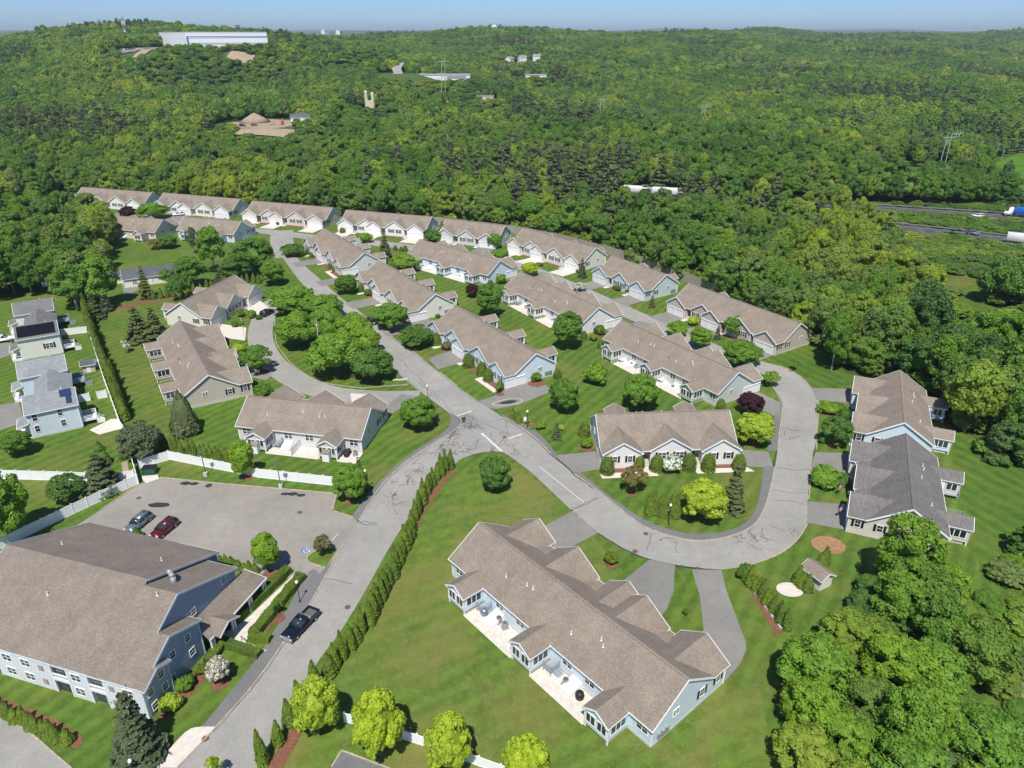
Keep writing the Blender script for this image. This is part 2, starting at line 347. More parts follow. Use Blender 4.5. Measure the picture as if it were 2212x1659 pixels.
SL = 0.648
def cross_roof(rf, tr, wl, x0, x1, yo, front, ze=3.24, sl=SL, wall_in=0.3, wall_base=0.0, ywall=5.4, yval=5.65, ridge=7.0, side_in=0.3):
    """gabled wing with its ridge at right angles to the main one; front -1 / rear +1"""
    m = (x0+x1)/2; hw = (x1-x0)/2; zr = ze+sl*hw; yr = max(0.2, (ridge-zr)/SL-0.2); s = front
    yin = yval if ze > 3.2 else yval+0.1
    for a, b in ((x0, m), (x1, m)):
        p = [(a, s*yo, ze), (b, s*yo, zr), (b, s*yr, zr), (a, s*yin, ze)]
        rf.slab(p, 0.12)
    y = s*(yo+0.02)
    tr.beam((x0-0.05, y, ze-0.14), (m, y, zr-0.13), 0.07, 0.24); tr.beam((m, y, zr-0.13), (x1+0.05, y, ze-0.14), 0.07, 0.24)
    for x in (x0, x1): tr.beam((x, s*(yo-0.02), ze-0.11), (x, s*(yval), ze-0.11), 0.1, 0.13)
    a, b = x0+side_in, x1-side_in; yw = yo-wall_in
    sec = [(a, wall_base), (b, wall_base), (b, ze+sl*side_in-0.14), (m, zr-0.14), (a, ze+sl*side_in-0.14)]
    wl.prism(sec, s*ywall, s*yw, 'y')
    for x, dx in ((a, 0), (b, 0)): tr.beam((x, s*(yw+0.005), wall_base), (x, s*(yw+0.005), ze-0.05), 0.2, 0.05, up=(0, 1, 0))
    rx = 0.45
    for x in (x0, x1): tr.box(min(x, x+(rx if x == x0 else -rx)), max(x, x+(rx if x == x0 else -rx)), min(s*(yo-0.34), s*(yo+0.02)), max(s*(yo-0.34), s*(yo+0.02)), ze-0.3, ze-0.18)
    return m, zr

def row_house(n3, PL, PR, sid, label, ends='FF', roof='roof', near=True, rear=True, patio=None, dx=0.0, lower=0.0, decks=(), group='attached single-storey row houses', ac=True, kids=True):
    PL = Vector(PL); PR = Vector(PR); L = 37.8 if n3 else 25.0
    ang = math.atan2(PR.y-PL.y, PR.x-PL.x); k = (PR-PL).length/L
    o = empty('row_house', (PL.x, PL.y, 0), ang, label, 'house', group); o.scale = (k, 1, 1)
    wl, rf, tr, fd = MB(), MB(), MB(), MB()
    wl.prism([(-5.4, 0), (5.4, 0), (5.4, 3.42), (0, 6.86), (-5.4, 3.42)], 0.3, L-0.3)
    rf.slab([(0, -5.8, 3.24), (L, -5.8, 3.24), (L, 0, 7.0), (0, 0, 7.0)], 0.12)
    rf.slab([(L, 5.8, 3.24), (0, 5.8, 3.24), (0, 0, 7.0), (L, 0, 7.0)], 0.12)
    for x in (-0.03, L+0.03):
        for s in (-1, 1): tr.beam((x, s*5.86, 3.06), (x, 0, 6.86), 0.07, 0.26)
    tr.beam((0, 5.83, 3.13), (L, 5.83, 3.13), 0.1, 0.14)
    if n3: fr = [(0, 7.3, 8.6), (8.4, 16.6, 7.8), (12.9, 19.5, 8.6), (20.8, 29.4, 7.9), (L-7.3, L, 8.6)]
    else: fr = [(0, 7.3, 8.6), (8.6, 16.4, 7.8), (17.7, L, 8.6)]
    for a, b, yo in fr: cross_roof(rf, tr, wl, a, b, yo, -1)
    gaps = [(7.3, 8.4), (19.5, 20.8), (29.4, L-7.3)] if n3 else [(7.3, 8.6), (16.4, 17.7)]
    pr = MB()
    for a, b in gaps:
        rf.slab([(a-0.5, -5.1, 3.62), (a-0.5, -7.6, 3.1), (b+0.5, -7.6, 3.1), (b+0.5, -5.1, 3.62)], 0.1)
        tr.beam((a-.3, -7.62, 3.02), (b+.3, -7.62, 3.02), 0.06, 0.2)
        c = (a+b)/2; inst('door', DOOR, o, (c, -5.41, 0.6))
        st = MB(); st.box(a+0.1-0.25, b-0.1+0.25, -7.3, -5.42, 0, 0.6)
        for i in range(3): st.box(a+0.1-0.25, b-0.1+0.25, -7.3-0.3*(i+1), -7.3-0.3*i, 0, 0.45-0.15*i)
        st.build('steps', M['steps'], o)
    if rear:
        ss = [(3.4, 7.4), (16.3, 20.3), (29.8, 33.8)] if n3 else [(3.4, 7.4), (17.3, 21.3)]
        for (a, b) in ss:
            a += dx; b += dx
            cross_roof(rf, tr, wl, a, b, 9.25, 1, ze=3.14, sl=0.6, wall_base=0.62, ywall=5.4, yval=5.8, side_in=0.22)
            for x in (a+0.3, b-0.3): tr.box(x-0.09, x+0.09, 8.76, 8.94, 0, 0.62)
            fd.box(a+0.4, b-0.4, 5.44, 8.5, 0, 0.6)
            m = (a+b)/2
            if near:
                for q in (m-0.85, m+0.85): window(o, q, 8.96, 1.95, 180, 1.25, 1.35, 2 if kids else 1, muntin=False)
                for q, ag in ((b-0.22, 90), (a+0.22, 270)):
                    if ag == 90 and int(a-dx) in (3, 16): window(o, q, 7.75, 1.98, ag, 1.5, 1.25, 2, muntin=False); inst('door', WDOOR, o, (q, 6.2, 0.68), R(ag))
                    else: window(o, q, 7.25, 1.98, ag, 2.4, 1.25, 3, muntin=False)
            else: window(o, m, 8.96, 1.95, 180, 2.4, 1.3, 2)
        xs = [1.7, 9.8, 13.6, 22.4, 26.6, L-2.1] if n3 else [1.7, 10.4, 14.6, L-2.0]
        for x in xs: window(o, x, 5.42, 2.1, 180, 1.5, 1.15, 2)
        for x in ([10.2, 25.0] if n3 else [13.0]):
            inst('cellar_hatch', HATCH, o, (x+1.6, 5.42, 0.15))
    # garages and front windows
    def front_garage(a, b, yo):
        for q in (-1, 1): garage_door(o, (a+b)/2+q*1.42, -(yo-0.3)-0.01, 0)
    fe, le = fr[0], fr[-1]
    for idx, (a, b, yo) in ((0, fe), (1, le)):
        if ends[idx] == 'F': front_garage(a, b, yo)
        else:
            for q in (-1.35, 1.35): window(o, (a+b)/2+q, -(yo-0.3)-0.01, 2.0, 0, 0.75, 1.2, 1, True)
    wide = [1, 3] if n3 else [1]
    for j in wide:
        a, b, yo = fr[j]; m = (a+b)/2
        qs = (-2.2, 1.0) if (n3 and j == 1) else (-1.6, 1.6)
        for q in (qs[:1] if (n3 and j == 1) else qs): window(o, m+q, -(yo-0.3)-0.01, 2.0, 0, 1.35, 1.25, 2, True)
    if n3: front_garage(*fr[2])
    for idx, x, ag, sg in ((0, 0.3, 270, -1), (1, L-0.3, 90, 1)):
        window(o, x+sg*0.01, 1.3, 2.6, ag, 0.95, 0.85, 2, muntin=True)
        if ends[idx] == 'F':
            for yy in (-3.7, -6.9): window(o, x+sg*0.01, yy, 2.0, ag, 0.8, 1.15, 1, True)
        else:
            for yy in (-7.0, -4.15): garage_door(o, x+sg*0.01, yy, ag)
    # foundation skirt, ridge cap, pipes
    fd.box(0.27, L-0.27, -5.43, 5.43, -0.05, 0.32+lower)
    for a, b, yo in (fr[0], fr[-1]): fd.box(max(a+0.27, 0.27), b-0.33, -(yo-0.3)-0.03, -5.4, -0.05, 0.22)
    for x in (0.3, L-0.3): tr.box(x-0.1, x+0.1, 5.32, 5.44, 0.3, 3.2)
    wl.build('wall', M['s_'+sid], o, recalc=True); rf.build('roof', M[roof], o, recalc=True)
    tr.build('white_trim', M['trim'], o, recalc=True); fd.build('foundation', M['found'], o)
    rc = MB(); rc.beam((0.05, 0, 7.0), (L-0.05, 0, 7.0), 0.34, 0.05)
    rc.build('ridge_cap', M[roof], o)
    vp = [(10.5, 2.6), (11.2, 2.2), (14.9, 3.6), (23.3, 2.4), (24.4, 2.5), (27.9, 3.2)] if n3 else [(8.2, 2.5), (9.3, 2.6), (12.8, 2.0), (19.5, 3.2)]
    for x, y in vp: inst('vent_pipe', VENT, o, (x, y, 7.0-SL*y))
    if int(PL.x) % 2 == 0: inst('flue_pipe', CHIM, o, (L*0.45, 3.6, 7.0-SL*3.6))
    def wp(x, y, z=0.0): return o.matrix_basis @ Vector((x, y, z))
    bpy.context.view_layer.update
    o['_L'] = L
    HOUSES.append((o, L, n3, ends, PL, ang, k)); return o
HOUSES = []
def hp(h, x, y, z=0.0):
    if not isinstance(h, tuple): h = next(t for t in HOUSES if t[0] is h)
    o, L, n3, ends, PL, ang, k = h
    return Vector((PL.x+math.cos(ang)*x*k-math.sin(ang)*y, PL.y+math.sin(ang)*x*k+math.cos(ang)*y, z))
G_ = 'attached single-storey row houses'
H1 = row_house(1, (19.8, 57.7), (-4.8, 86.5), 'blue', 'large pale blue house with three sunrooms, nearest to the camera beside the dry lawn')
H3 = row_house(0, (-27.1, 122.4), (-52.6, 127.6), 'grey', 'light grey two-unit house with two rear wings facing the white fence and parking lot', near=True)
H4 = row_house(1, (-64.1, 137.2), (-83.6, 169.3), 'tan', 'tan house with broad shadowed roof between the tall hedge and the round drive', lower=0.3, dx=1.2)
H5 = row_house(0, (-88.7, 182.1), (-82.7, 206.9), 'cream', 'cream two-unit house with a white gable behind the tan house, dark car at its drive')
H6 = row_house(1, (-15.1, 180.2), (5.5, 148.6), 'blue', 'pale blue house along the avenue, nearest the junction, red-brown mulch at its front', ends='SS', dx=-0.3)
H7 = row_house(1, (-42.3, 222.0), (-21.1, 189.6), 'cream', 'cream house in the middle of the avenue row, dark car parked in front', ends='SS', dx=-0.3)
H8 = row_house(1, (-69.1, 263.1), (-48.3, 231.0), 'grey', 'light grey house at the far end of the avenue row', ends='SS', near=False)
H9 = row_house(1, (-3.7, 222.0), (-32.3, 247.7), 'blue', 'pale blue house of the middle row, farthest along the striped lawn', ends='SS')
H10 = row_house(1, (22.9, 178.7), (2.6, 210.1), 'white', 'white house of the middle row between the pale blue house and the sage one', ends='SS', dx=0.6)
H11 = row_house(1, (48.3, 138.6), (27.5, 169.5), 'sage', 'sage grey house of the middle row next to the purple maple', ends='SS', dx=0.6)
H12 = row_house(0, (15.8, 119.8), (41.6, 121.6), 'white', 'white-fronted house with three gables and clipped egg shrubs facing the camera', ends='SS')
H13 = row_house(0, (83.0, 139.6), (72.8, 116.6), 'blue', 'pale blue house with taupe roof on the outside of the right-hand bend')
H14 = row_house(0, (71.1, 112.7), (60.9, 89.6), 'beige', 'cream-sided house with the charcoal roof beside the bend', roof='roof_dark')
H15 = row_house(1, (-200.4, 341.6), (-162.1, 329.0), 'white', 'white house with taupe roof, leftmost of the far row below the woods', near=False, rear=False)
H16 = row_house(1, (-156.5, 328.2), (-117.8, 315.0), 'white', 'white house of the far row with a white car on its drive', near=False, rear=False)
H17 = row_house(1, (-111.0, 311.2), (-73.8, 298.0), 'beige', 'beige-gabled house of the far row facing the turning lane', near=False, rear=False)
H18 = row_house(1, (-67.2, 293.8), (-31.3, 281.8), 'white', 'white house of the far row right behind the end of the avenue', near=False, rear=False)
H19 = row_house(0, (-25.3, 277.7), (-2.5, 267.3), 'sage', 'sage two-unit house of the far row with round bushes in front', near=False, rear=False)
H20 = row_house(1, (4.4, 263.6), (28.3, 236.9), 'cream', 'cream house at the left end of the long timber wall', near=False)
H21 = row_house(0, (32.6, 227.3), (46.2, 207.2), 'bluegrey', 'blue-grey two-unit house in front of the long timber wall', near=False)
H22 = row_house(1, (51.0, 198.8), (71.9, 167.2), 'tan', 'tan house at the edge of the woods above the striped corner lawn')
H23 = row_house(0, (-134.5, 277.1), (-158.5, 284.0), 'beige', 'beige house half hidden by trees next to the pale blue one', near=False)
H24 = row_house(0, (-103.4, 274.0), (-128.0, 281.2), 'paleblue', 'pale blue house behind the tall maple and the thin grey spruce', near=False)

# ------------------------------------------------------------------ town houses on the left
def deck(par, x0, x1, y0, y1, z, mat='trim', stair=1):
    d = MB(); d.box(x0, x1, y0, y1, z-0.15, z)
    for x in (x0+0.1, x1-0.1):
        for y in (y0+0.1, y1-0.1): d.box(x-0.06, x+0.06, y-0.06, y+0.06, 0, z+1.0)
    for zz in (0.35, 0.62, 0.95):
        d.beam((x0, y0, z+zz), (x1, y0, z+zz), 0.05, 0.09); d.beam((x0, y1, z+zz), (x1, y1, z+zz), 0.05, 0.09); d.beam((x1, y0, z+zz), (x1, y1, z+zz), 0.05, 0.09)
    if stair:
        for i in range(5): d.box(x1+0.25*i, x1+0.25*(i+1), y0, y0+1.1, 0, z-0.2*i-0.05)
        for yy in (y0, y0+1.1):
            for zz in (0.3, 0.75): d.beam((x1, yy, z+zz), (x1+1.3, yy, zz), 0.05, 0.08)
    d.build('deck', M[mat], par)
def town_block(o, x0, y0, L, D, sid, roof, ze=5.35, zr=7.6, porch=True):
    wl, rf, tr = MB(), MB(), MB(); ym = y0+D/2; hw = D/2+0.35; sl = (zr-ze)/hw
    wl.prism([(y0, 0), (y0+D, 0), (y0+D, ze+sl*.35-0.12), (ym, zr-0.14), (y0, ze+sl*.35-0.12)], x0, x0+L)
    for s in (-1, 1): rf.slab([(x0-0.3, ym+s*hw, ze), (x0+L+0.3, ym+s*hw, ze), (x0+L+0.3, ym, zr), (x0-0.3, ym, zr)], 0.12)
    for x in (x0-0.33, x0+L+0.33):
        for s in (-1, 1): tr.beam((x, ym+s*(hw+.03), ze-0.16), (x, ym, zr-0.14), 0.07, 0.22)
    for s in (-1, 1): tr.beam((x0-0.3, ym+s*(hw+.03), ze-0.1), (x0+L+0.3, ym+s*(hw+.03), ze-0.1), 0.1, 0.13)
    for x in (x0, x0+L): tr.box(x-0.1, x+0.1, y0-0.02, y0+0.1, 0.3, ze)
    if porch:
        rf.slab([(x0-2.2, y0-0.2, 2.75), (x0, y0-0.2, 3.5), (x0, y0+D*.62, 3.5), (x0-2.2, y0+D*.62, 2.75)], 0.12)
        tr.beam((x0-2.2, y0-0.2, 2.68), (x0-2.2, y0+D*.62, 2.68), 0.1, 0.16); tr.beam((x0-2.2, y0-0.22, 2.66), (x0, y0-0.22, 3.4), 0.06, 0.18)
        for y in (y0+0.05, y0+D*.3, y0+D*.6): tr.box(x0-2.1, x0-1.96, y-0.07, y+0.07, 0.4, 2.6)
        tr.box(x0-2.1, x0, y0, y0+D*.6, 0.0, 0.4); tr.beam((x0-2.05, y0, 1.2), (x0-0.1, y0, 1.2), 0.06, 0.1); tr.beam((x0-2.05, y0, 0.6), (x0-0.1, y0, 0.6), 0.06, 0.06)
    wl.build('wall', M['s_'+sid], o, recalc=True); rf.build('roof', M[roof], o, recalc=True); tr.build('white_trim', M['trim'], o, recalc=True)
def town_house(p0, ang, sep, sid, roof, label, shift):
    o = empty('town_house', (p0[0], p0[1], 0), ang, label, 'house', 'two-storey houses beyond the white fence')
    town_block(o, 0, 0, 8.6, 7.6, sid, roof); town_block(o, shift, sep, 8.6, 7.6, sid, roof)
    # lower link with its hipped-looking cross roof
    wl, rf = MB(), MB(); y0, y1 = 7.6, sep; xm = 4.6+shift/2
    wl.box(1.3, 8.2+shift/2, y0, y1, 0, 4.3); rf.slab([(0.9, y0-2.0, 4.3), (xm, y0-2.0, 6.2), (xm, y1+0.5, 6.2), (0.9, y1+0.5, 4.3)], 0.12)
    rf.slab([(8.8+shift/2, y0-2.0, 4.3), (xm, y0-2.0, 6.2), (xm, y1+0.5, 6.2), (8.8+shift/2, y1+0.5, 4.3)], 0.12)
    wl.build('wall', M['s_'+sid], o); rf.build('roof', M[roof], o, recalc=True)
    for x, z in ((1.2, 4.3), (5.5, 4.35), (1.1, 1.9), (5.6, 2.0)) if sid == 'paleblue' else ((6.2, 2.7),):
        if sid == 'paleblue': window(o, x, -0.01, z, 0, 0.75, 1.3, 1)
        else: window(o, x, -0.01, z, 0, 1.5, 1.2, 2, True)
    for q, yy in ((0, 2.0), (0, 5.4), (0, sep+2), (0, sep+5.4)): window(o, 8.62+(shift if yy > 8 else 0), yy, 4.2, 90, 0.8, 1.2, 1)
    deck(o, 8.65, 11.4, 0.6, 3.6, 1.1); deck(o, 8.65+shift, 11.6+shift, sep+1.5, sep+5.0, 1.2, 'bluegrey')
    for x, y in ((6.4, 5.2), (6.0+shift, sep+4.8)): inst('vent_pipe', VENT, o, (x, y, 7.1))
    f = MB(); f.box(-0.03, 8.63, -0.03, 7.5, -0.05, 0.35); f.build('foundation', M['found'], o)
    return o
M['bluegrey'] = plain('grey_deck_paint', (0.3, 0.34, 0.38), 0.7)
aB = math.atan2(4.6, 7.9)
T1 = town_house((-94.2, 122.65), aB, 19.7, 'paleblue', 'roof_grey', 'pale blue two-storey double house with pale grey roofs and three small solar panels', -1.5)
T2 = town_house((-119.1, 160.05), aB, 20.0, 'cream', 'roof_mid', 'cream two-storey double house with a wide black solar array on the roof', -0.9)
def on_roof(o, x0, x1, d0, d1, name, mat, zr=7.6, ym=3.8, hw=4.15, ze=5.35):
    sl = (zr-ze)/hw; p = MB(); y0, y1 = ym-hw+d0, ym-hw+d1
    a = lambda x, y: (x, y, ze+sl*(y-(ym-hw))+0.13)
    p.slab([a(x0, y0), a(x1, y0), a(x1, y1), a(x0, y1)], 0.05); p.build(name, M[mat], o, recalc=True)
M['pv'] = plain('dark_solar_cells', (0.008, 0.009, 0.014), 0.25); M['pvb'] = plain('blue_solar_cells', (0.03, 0.06, 0.14), 0.2, 0.2)
for i in range(8):
    for j in range(2): on_roof(T2, 0.25+i*1.0, 1.22+i*1.0, 0.55+j*1.6, 2.1+j*1.6, 'solar_panel', 'pv')
for x, d in ((6.1, 2.3), (7.15, 2.3), (7.0, 0.65)): on_roof(T1, x, x+1.0, d, d+1.6, 'solar_panel', 'pvb')

# ------------------------------------------------------------------ the long two-storey building at the lower left
CA = Vector((-42.22, 58.16)); CU = math.atan2(-0.29549, 0.95535)
club = empty('apartment_building', (CA.x, CA.y, 0), CU, 'long two-storey slate blue building with one huge weathered taupe roof at the lower left', 'building')
# local frame: x to the road (walls step back), y away from the camera; near eave at y=0
NS, BS, EZ = 0.575, 0.43, 4.6
def near_z(y): return EZ+NS*y
wl, rf, tr = MB(), MB(), MB()
secs = [  # (xL, xR, y0, yapex, y1)
    (-8, 0.5, 0.0, 2.4, 4.4), (-8, 0.0, 0.0, 5.5, 10.6), (-12, -1.7, 0.0, 9.7, 20.2), (-29.7, -6.6, 0.0, 10.4, 22.6)]
ycut = [0.0, 2.4, 5.5, 9.7]
for i, (xl, xr, y0, ya, y1) in enumerate(secs):
    za = near_z(ya); zb = za-BS*(y1-ya); x0 = xl if i < 3 else -29.5
    yb = y0 if i == 0 else (0.35, 2.3, 5.0, 8.6)[i]
    yn = (0.0, 0.3, 0.3, 0.3)[i]
    wl.prism([(yn+0.3 if i == 0 else 0.32+0.03*i, 0), (y1-0.3, 0), (y1-0.3, zb+BS*0.3-0.15), (ya, za-0.15), (0.32+0.03*i, near_z(0.32+0.03*i)-0.15)], x0+0.02*i, xr-0.35)
    # back slope
    rf.slab([(xr, ya, za), (xr, y1, zb), (x0, y1, zb), (x0, ya, za)], 0.14)
    tr.beam((xr+0.02, ya, za-0.15), (xr+0.02, y1+0.05, zb-0.15), 0.07, 0.3); tr.beam((xr, y1+0.03, zb-0.1), (xr-7, y1+0.03, zb-0.1), 0.1, 0.16)
    tr.box(xr-0.45, xr-0.25, y1-0.4, y1-0.26, 0, zb)
# one continuous near slope, stepped at its right edge
pts = [(-29.7, 0, near_z(0)), (0.5, 0, near_z(0)), (0.5, 2.4, near_z(2.4)), (0.0, 2.4, near_z(2.4)), (0.0, 5.5, near_z(5.5)), (-1.7, 5.5, near_z(5.5)), (-1.7, 9.7, near_z(9.7)), (-6.6, 9.7, near_z(9.7)), (-6.6, 10.4, near_z(10.4)), (-29.7, 10.4, near_z(10.4))]
rf.slab(pts, 0.14)
for (x, a, b) in ((0.52, -0.05, 2.4), (0.02, 2.4, 5.5), (-1.68, 5.5, 9.7), (-29.72, -0.05, 10.4)): tr.beam((x, a, near_z(a)-0.16), (x, b, near_z(b)-0.16), 0.07, 0.3)
tr.beam((-29.7, -0.05, EZ-0.1), (0.5, -0.05, EZ-0.1), 0.12, 0.16)
tr.beam((-29.72, 10.4, near_z(10.4)-.16), (-29.72, 22.6, near_z(10.4)-BS*12.2-.16), 0.07, 0.3)
wl.build('wall', M['s_slate'], club, recalc=True); rf.build('roof', M['roof_club'], club, recalc=True); tr.build('white_trim', plain('bluish_trim', (0.5, 0.56, 0.62), 0.5), club, recalc=True)
# near long wall is white: thin cladding in front of the slate core, with recessed balconies
fw = MB()
bal = [(-22.4, -19.2), (-17.2, -14.9), (-11.0, -8.7)]
bal = [(-28.2, -25.6), (-18.6, -16.2), (-12.9, -10.4)]
bal = [(-13.4, -10.9), (-7.9, -5.4), (-24.6, -22.1)]
xs = sorted([-29.5, 0.12]+[v for b in bal for v in b]); cur = -29.5
for a, b in sorted(bal):
    fw.box(cur, a, -0.02, 0.3, 0, EZ); cur = b
fw.box(cur, 0.12, -0.02, 0.3, 0, EZ); fw.build('wall', M['s_cool'], club)
for a, b in bal:
    tb = MB(); tb.box(a, b, -0.06, 0.2, 2.05, 2.5); tb.box(a, b, -0.04, 0.1, 3.0, 3.1)
    for x in (a, b): tb.box(x-0.1, x+0.1, -0.08, 0.05, 0, EZ)
    for k in range(12): x = a+(b-a)*(k+.5)/12; tb.box(x-0.02, x+0.02, -0.02, 0.04, 2.5, 3.0)
    rb = MB(); rb.box(a+.2, b-.9, 0.26, 0.31, 0.1, 1.95); rb.box(a+.2, b-.9, 0.26, 0.31, 2.5, EZ-.15); rb.build('balcony_door', M['glass'], club)
    tb.build('balcony', M['trim'], club)
wx = [(-28.2, 1), (-26.2, 1), (-20.0, 2), (-17.0, 2), (-9.5, 2), (-2.2, 1)]
for x, n in ((-28.0, 2), (-20.2, 2), (-17.3, 2), (-9.6, 2), (-2.0, 2)):
    for z in (1.3, 3.55): window(club, x, -0.03, z, 0, 1.25, 1.05, 2)
lv = MB(); lv.box(-0.35, 0.35, -0.06, 0, -0.42, 0.42)
for k in range(6): lv.box(-0.33, 0.33, -0.09, -0.05, -0.38+k*0.13, -0.32+k*0.13)
LV = lv.mesh('vent_louvre', plain('brown_louvre', (0.3, 0.25, 0.24), 0.7))
for x in (-14.9, -4.4, -25.6):
    for z in (1.25, 3.5): inst('vent_louvre', LV, club, (x, -0.03, z))
for x, y, z in ((0.15, 0.95, 3.45), (0.15, 2.9, 4.3), (0.15, 1.1, 1.2), (0.15, 3.0, 2.2), (-.35, 4.7, 1.5), (-.35, 5.5, 4.6), (-.35, 8.2, 4.7), (-.35, 8.4, 2.2)): window(club, x+.01, y, z, 90, 0.8, 0.95, 1)
window(club, -2.04, 11.2, 5.4, 90, 1.5, 0.9, 2); window(club, -2.04, 17.6, 5.5, 90, 0.8, 0.75, 1)
# entrance porch
pf, pt = MB(), MB()
pf.slab([(0.9, 10.2, 2.7), (0.9, 22.4, 2.7), (-2.0, 21.6, 4.2), (-2.0, 10.9, 4.2)], 0.14)
pf.slab([(1.9, 11.0, 2.7), (1.9, 13.0, 3.7), (-0.9, 13.0, 3.7), (-0.9, 11.0, 2.7)], 0.12); pf.slab([(1.9, 15.0, 2.7), (1.9, 13.0, 3.7), (-0.9, 13.0, 3.7), (-0.9, 15.0, 2.7)], 0.12)
pt.beam((0.95, 10.2, 2.6), (0.95, 22.4, 2.6), 0.12, 0.2); pt.beam((0.9, 22.45, 2.6), (-2, 21.7, 4.1), 0.06, 0.2)
pt.beam((1.92, 10.95, 2.6), (1.92, 13, 3.6), 0.06, 0.22); pt.beam((1.92, 13, 3.6), (1.92, 15.05, 2.6), 0.06, 0.22)
pf.build('porch_roof', M['roof_club'], club, recalc=True); pt.build('porch_trim', M['trim'], club)
for y in (10.6, 11.1, 14.6, 15.1, 18.4, 18.9, 21.6, 22.1):
    c = MB(); c.box(0.62, 0.84, y-0.11, y+0.11, 0, 2.55); c.build('porch_post', M['trim'], club)
for x, y in ((-4.2, 9.0), (-24.5, 14.0), (-10, 16), (-19.0, 6.3)):
    inst('vent_pipe', VENT, club, (x, y, near_z(y) if y < 10.4 else near_z(10.4)-BS*(y-10.4)))
fl = MB(); fl.tube((-4.6, 12.2, 8.6), (-4.6, 12.2, 9.9), 0.34, n=12); fl.tube((-4.6, 12.2, 9.9), (-5.1, 12.5, 10.25), 0.34, n=12); fl.tube((-5.1, 12.5, 10.25), (-6.0, 13.0, 9.9), 0.34, n=12)
fl.build('roof_duct', M['grey'], club, smooth=True)
# ------------------------------------------------------------------ terrain
def hills(x, y):
    """height of the land; flat round the houses, rising into wooded hills behind"""
    x = np.asarray(x, float); y = np.asarray(y, float)
    def ss(a, b, t): t = np.clip((t-a)/(b-a), 0, 1); return t*t*(3-2*t)
    r = 34*ss(480, 2300, y)
    r = r+50*np.exp(-((x+640)/330)**2-((y-1350)/420)**2)+20*np.exp(-((x+300)/260)**2-((y-1100)/300)**2)
    r = r+31*np.exp(-((x-60)/420)**2-((y-2000)/500)**2)+14*np.exp(-((x-500)/260)**2-((y-1900)/380)**2)
    r = r+30*np.exp(-((x-900)/260)**2-((y-2900)/400)**2)
    r = r+24*np.exp(-((x-2000)/700)**2-((y-2700)/600)**2)-16*np.exp(-((x+1500)/420)**2-((y-1900)/500)**2)
    r = r+ss(420, 900, y)*(5*np.sin(x/130+y/210)+4*np.sin(x/75-y/160+1.3)+3*np.sin(x/260+2.0))
    r = r+12*ss(2500, 6000, y)*(np.sin(x/700+y/900)+np.sin(x/410-1.0))
    for (px, py, hz, rad) in PADS:
        d = np.hypot(x-px, y-py); w = 1-ss(rad, rad*1.9+20, d); r = r*(1-w)+hz*w
    return r
PADS = []
def site(px, py, lift=8.0, rad=35):
    """the hillside terrace that photo point (px,py) looks onto"""
    p0 = at(px, py); dx, dy = p0.x/p0.y, 1.0
    y = 420.0
    while y < 6000:
        z = CH*(1-y/p0.y)
        if hills(dx*y, y)+lift >= z: break
        y += 4
    PADS.append((dx*y, y, z, rad)); return Vector((dx*y, y, z))
P_wh = site(462, 103, 11, 95)
P_pit = site(575, 268, 7, 34); P_ind = site(930, 176, 8, 52); P_road = site(855, 158, 8, 20); P_silo = site(800, 236, 5, 14)
P_ruin = site(1157, 172, 8, 22); P_yard = site(1034, 218, 6, 20); P_hm = site(1132, 136, 9, 34); P_sand = site(765, 126, 9, 30)
CLEAR = [(p[0], p[1], p[3]*1.05+3) for p in PADS]
LOW = [(p[0]*(1-(p[3]+k)/p[1]), p[1]-p[3]-k, 20+p[3]*.55) for p in PADS for k in (8, 38, 70)]

ny, nx = 210, 150
ys = np.concatenate([np.linspace(-150, 420, 12), 420+np.cumsum(np.geomspace(7, 420, ny-12))]); 
xs = np.sinh(np.linspace(-2.6, 2.6, nx))/np.sinh(2.6)
V = []; 
for y in ys:
    hw = 700+1.15*max(y, 0)
    V.append(np.stack([xs*hw, np.full(nx, y), np.zeros(nx)], 1))
V = np.concatenate(V); V[:, 2] = hills(V[:, 0], V[:, 1])-0.06
# add the canopy swell far away, where trees can no longer be told apart
far = np.clip((V[:, 1]-3300)/300, 0, 1); V[:, 2] += far*12+far*6*rng.random(len(V))
idx = np.arange(ny*nx).reshape(ny, nx)
Fq = np.stack([idx[:-1, :-1], idx[:-1, 1:], idx[1:, 1:], idx[1:, :-1]], -1).reshape(-1, 4)
def np_mesh(name, V, F4, mats, smooth=False):
    me = bpy.data.meshes.new(name); n = len(F4); k = F4.shape[1]
    me.vertices.add(len(V)); me.vertices.foreach_set('co', np.ascontiguousarray(V, dtype=np.float32).ravel())
    me.loops.add(n*k); me.loops.foreach_set('vertex_index', F4.astype(np.int32).ravel())
    me.polygons.add(n); me.polygons.foreach_set('loop_start', np.arange(0, n*k, k, dtype=np.int32)); me.polygons.foreach_set('loop_total', np.full(n, k, dtype=np.int32))
    if smooth: me.polygons.foreach_set('use_smooth', np.ones(n, dtype=bool))
    for m in (mats if isinstance(mats, list) else [mats]): me.materials.append(m)
    me.update(calc_edges=True); me.validate(); return me
gm = np_mesh('ground', V, Fq, [M['forest'], M['canopy']], True)
cy = V[Fq[:, 0], 1]; gm.polygons.foreach_set('material_index', (cy > 3200).astype(np.int32))
tag(inst('ground', gm), kind='structure')
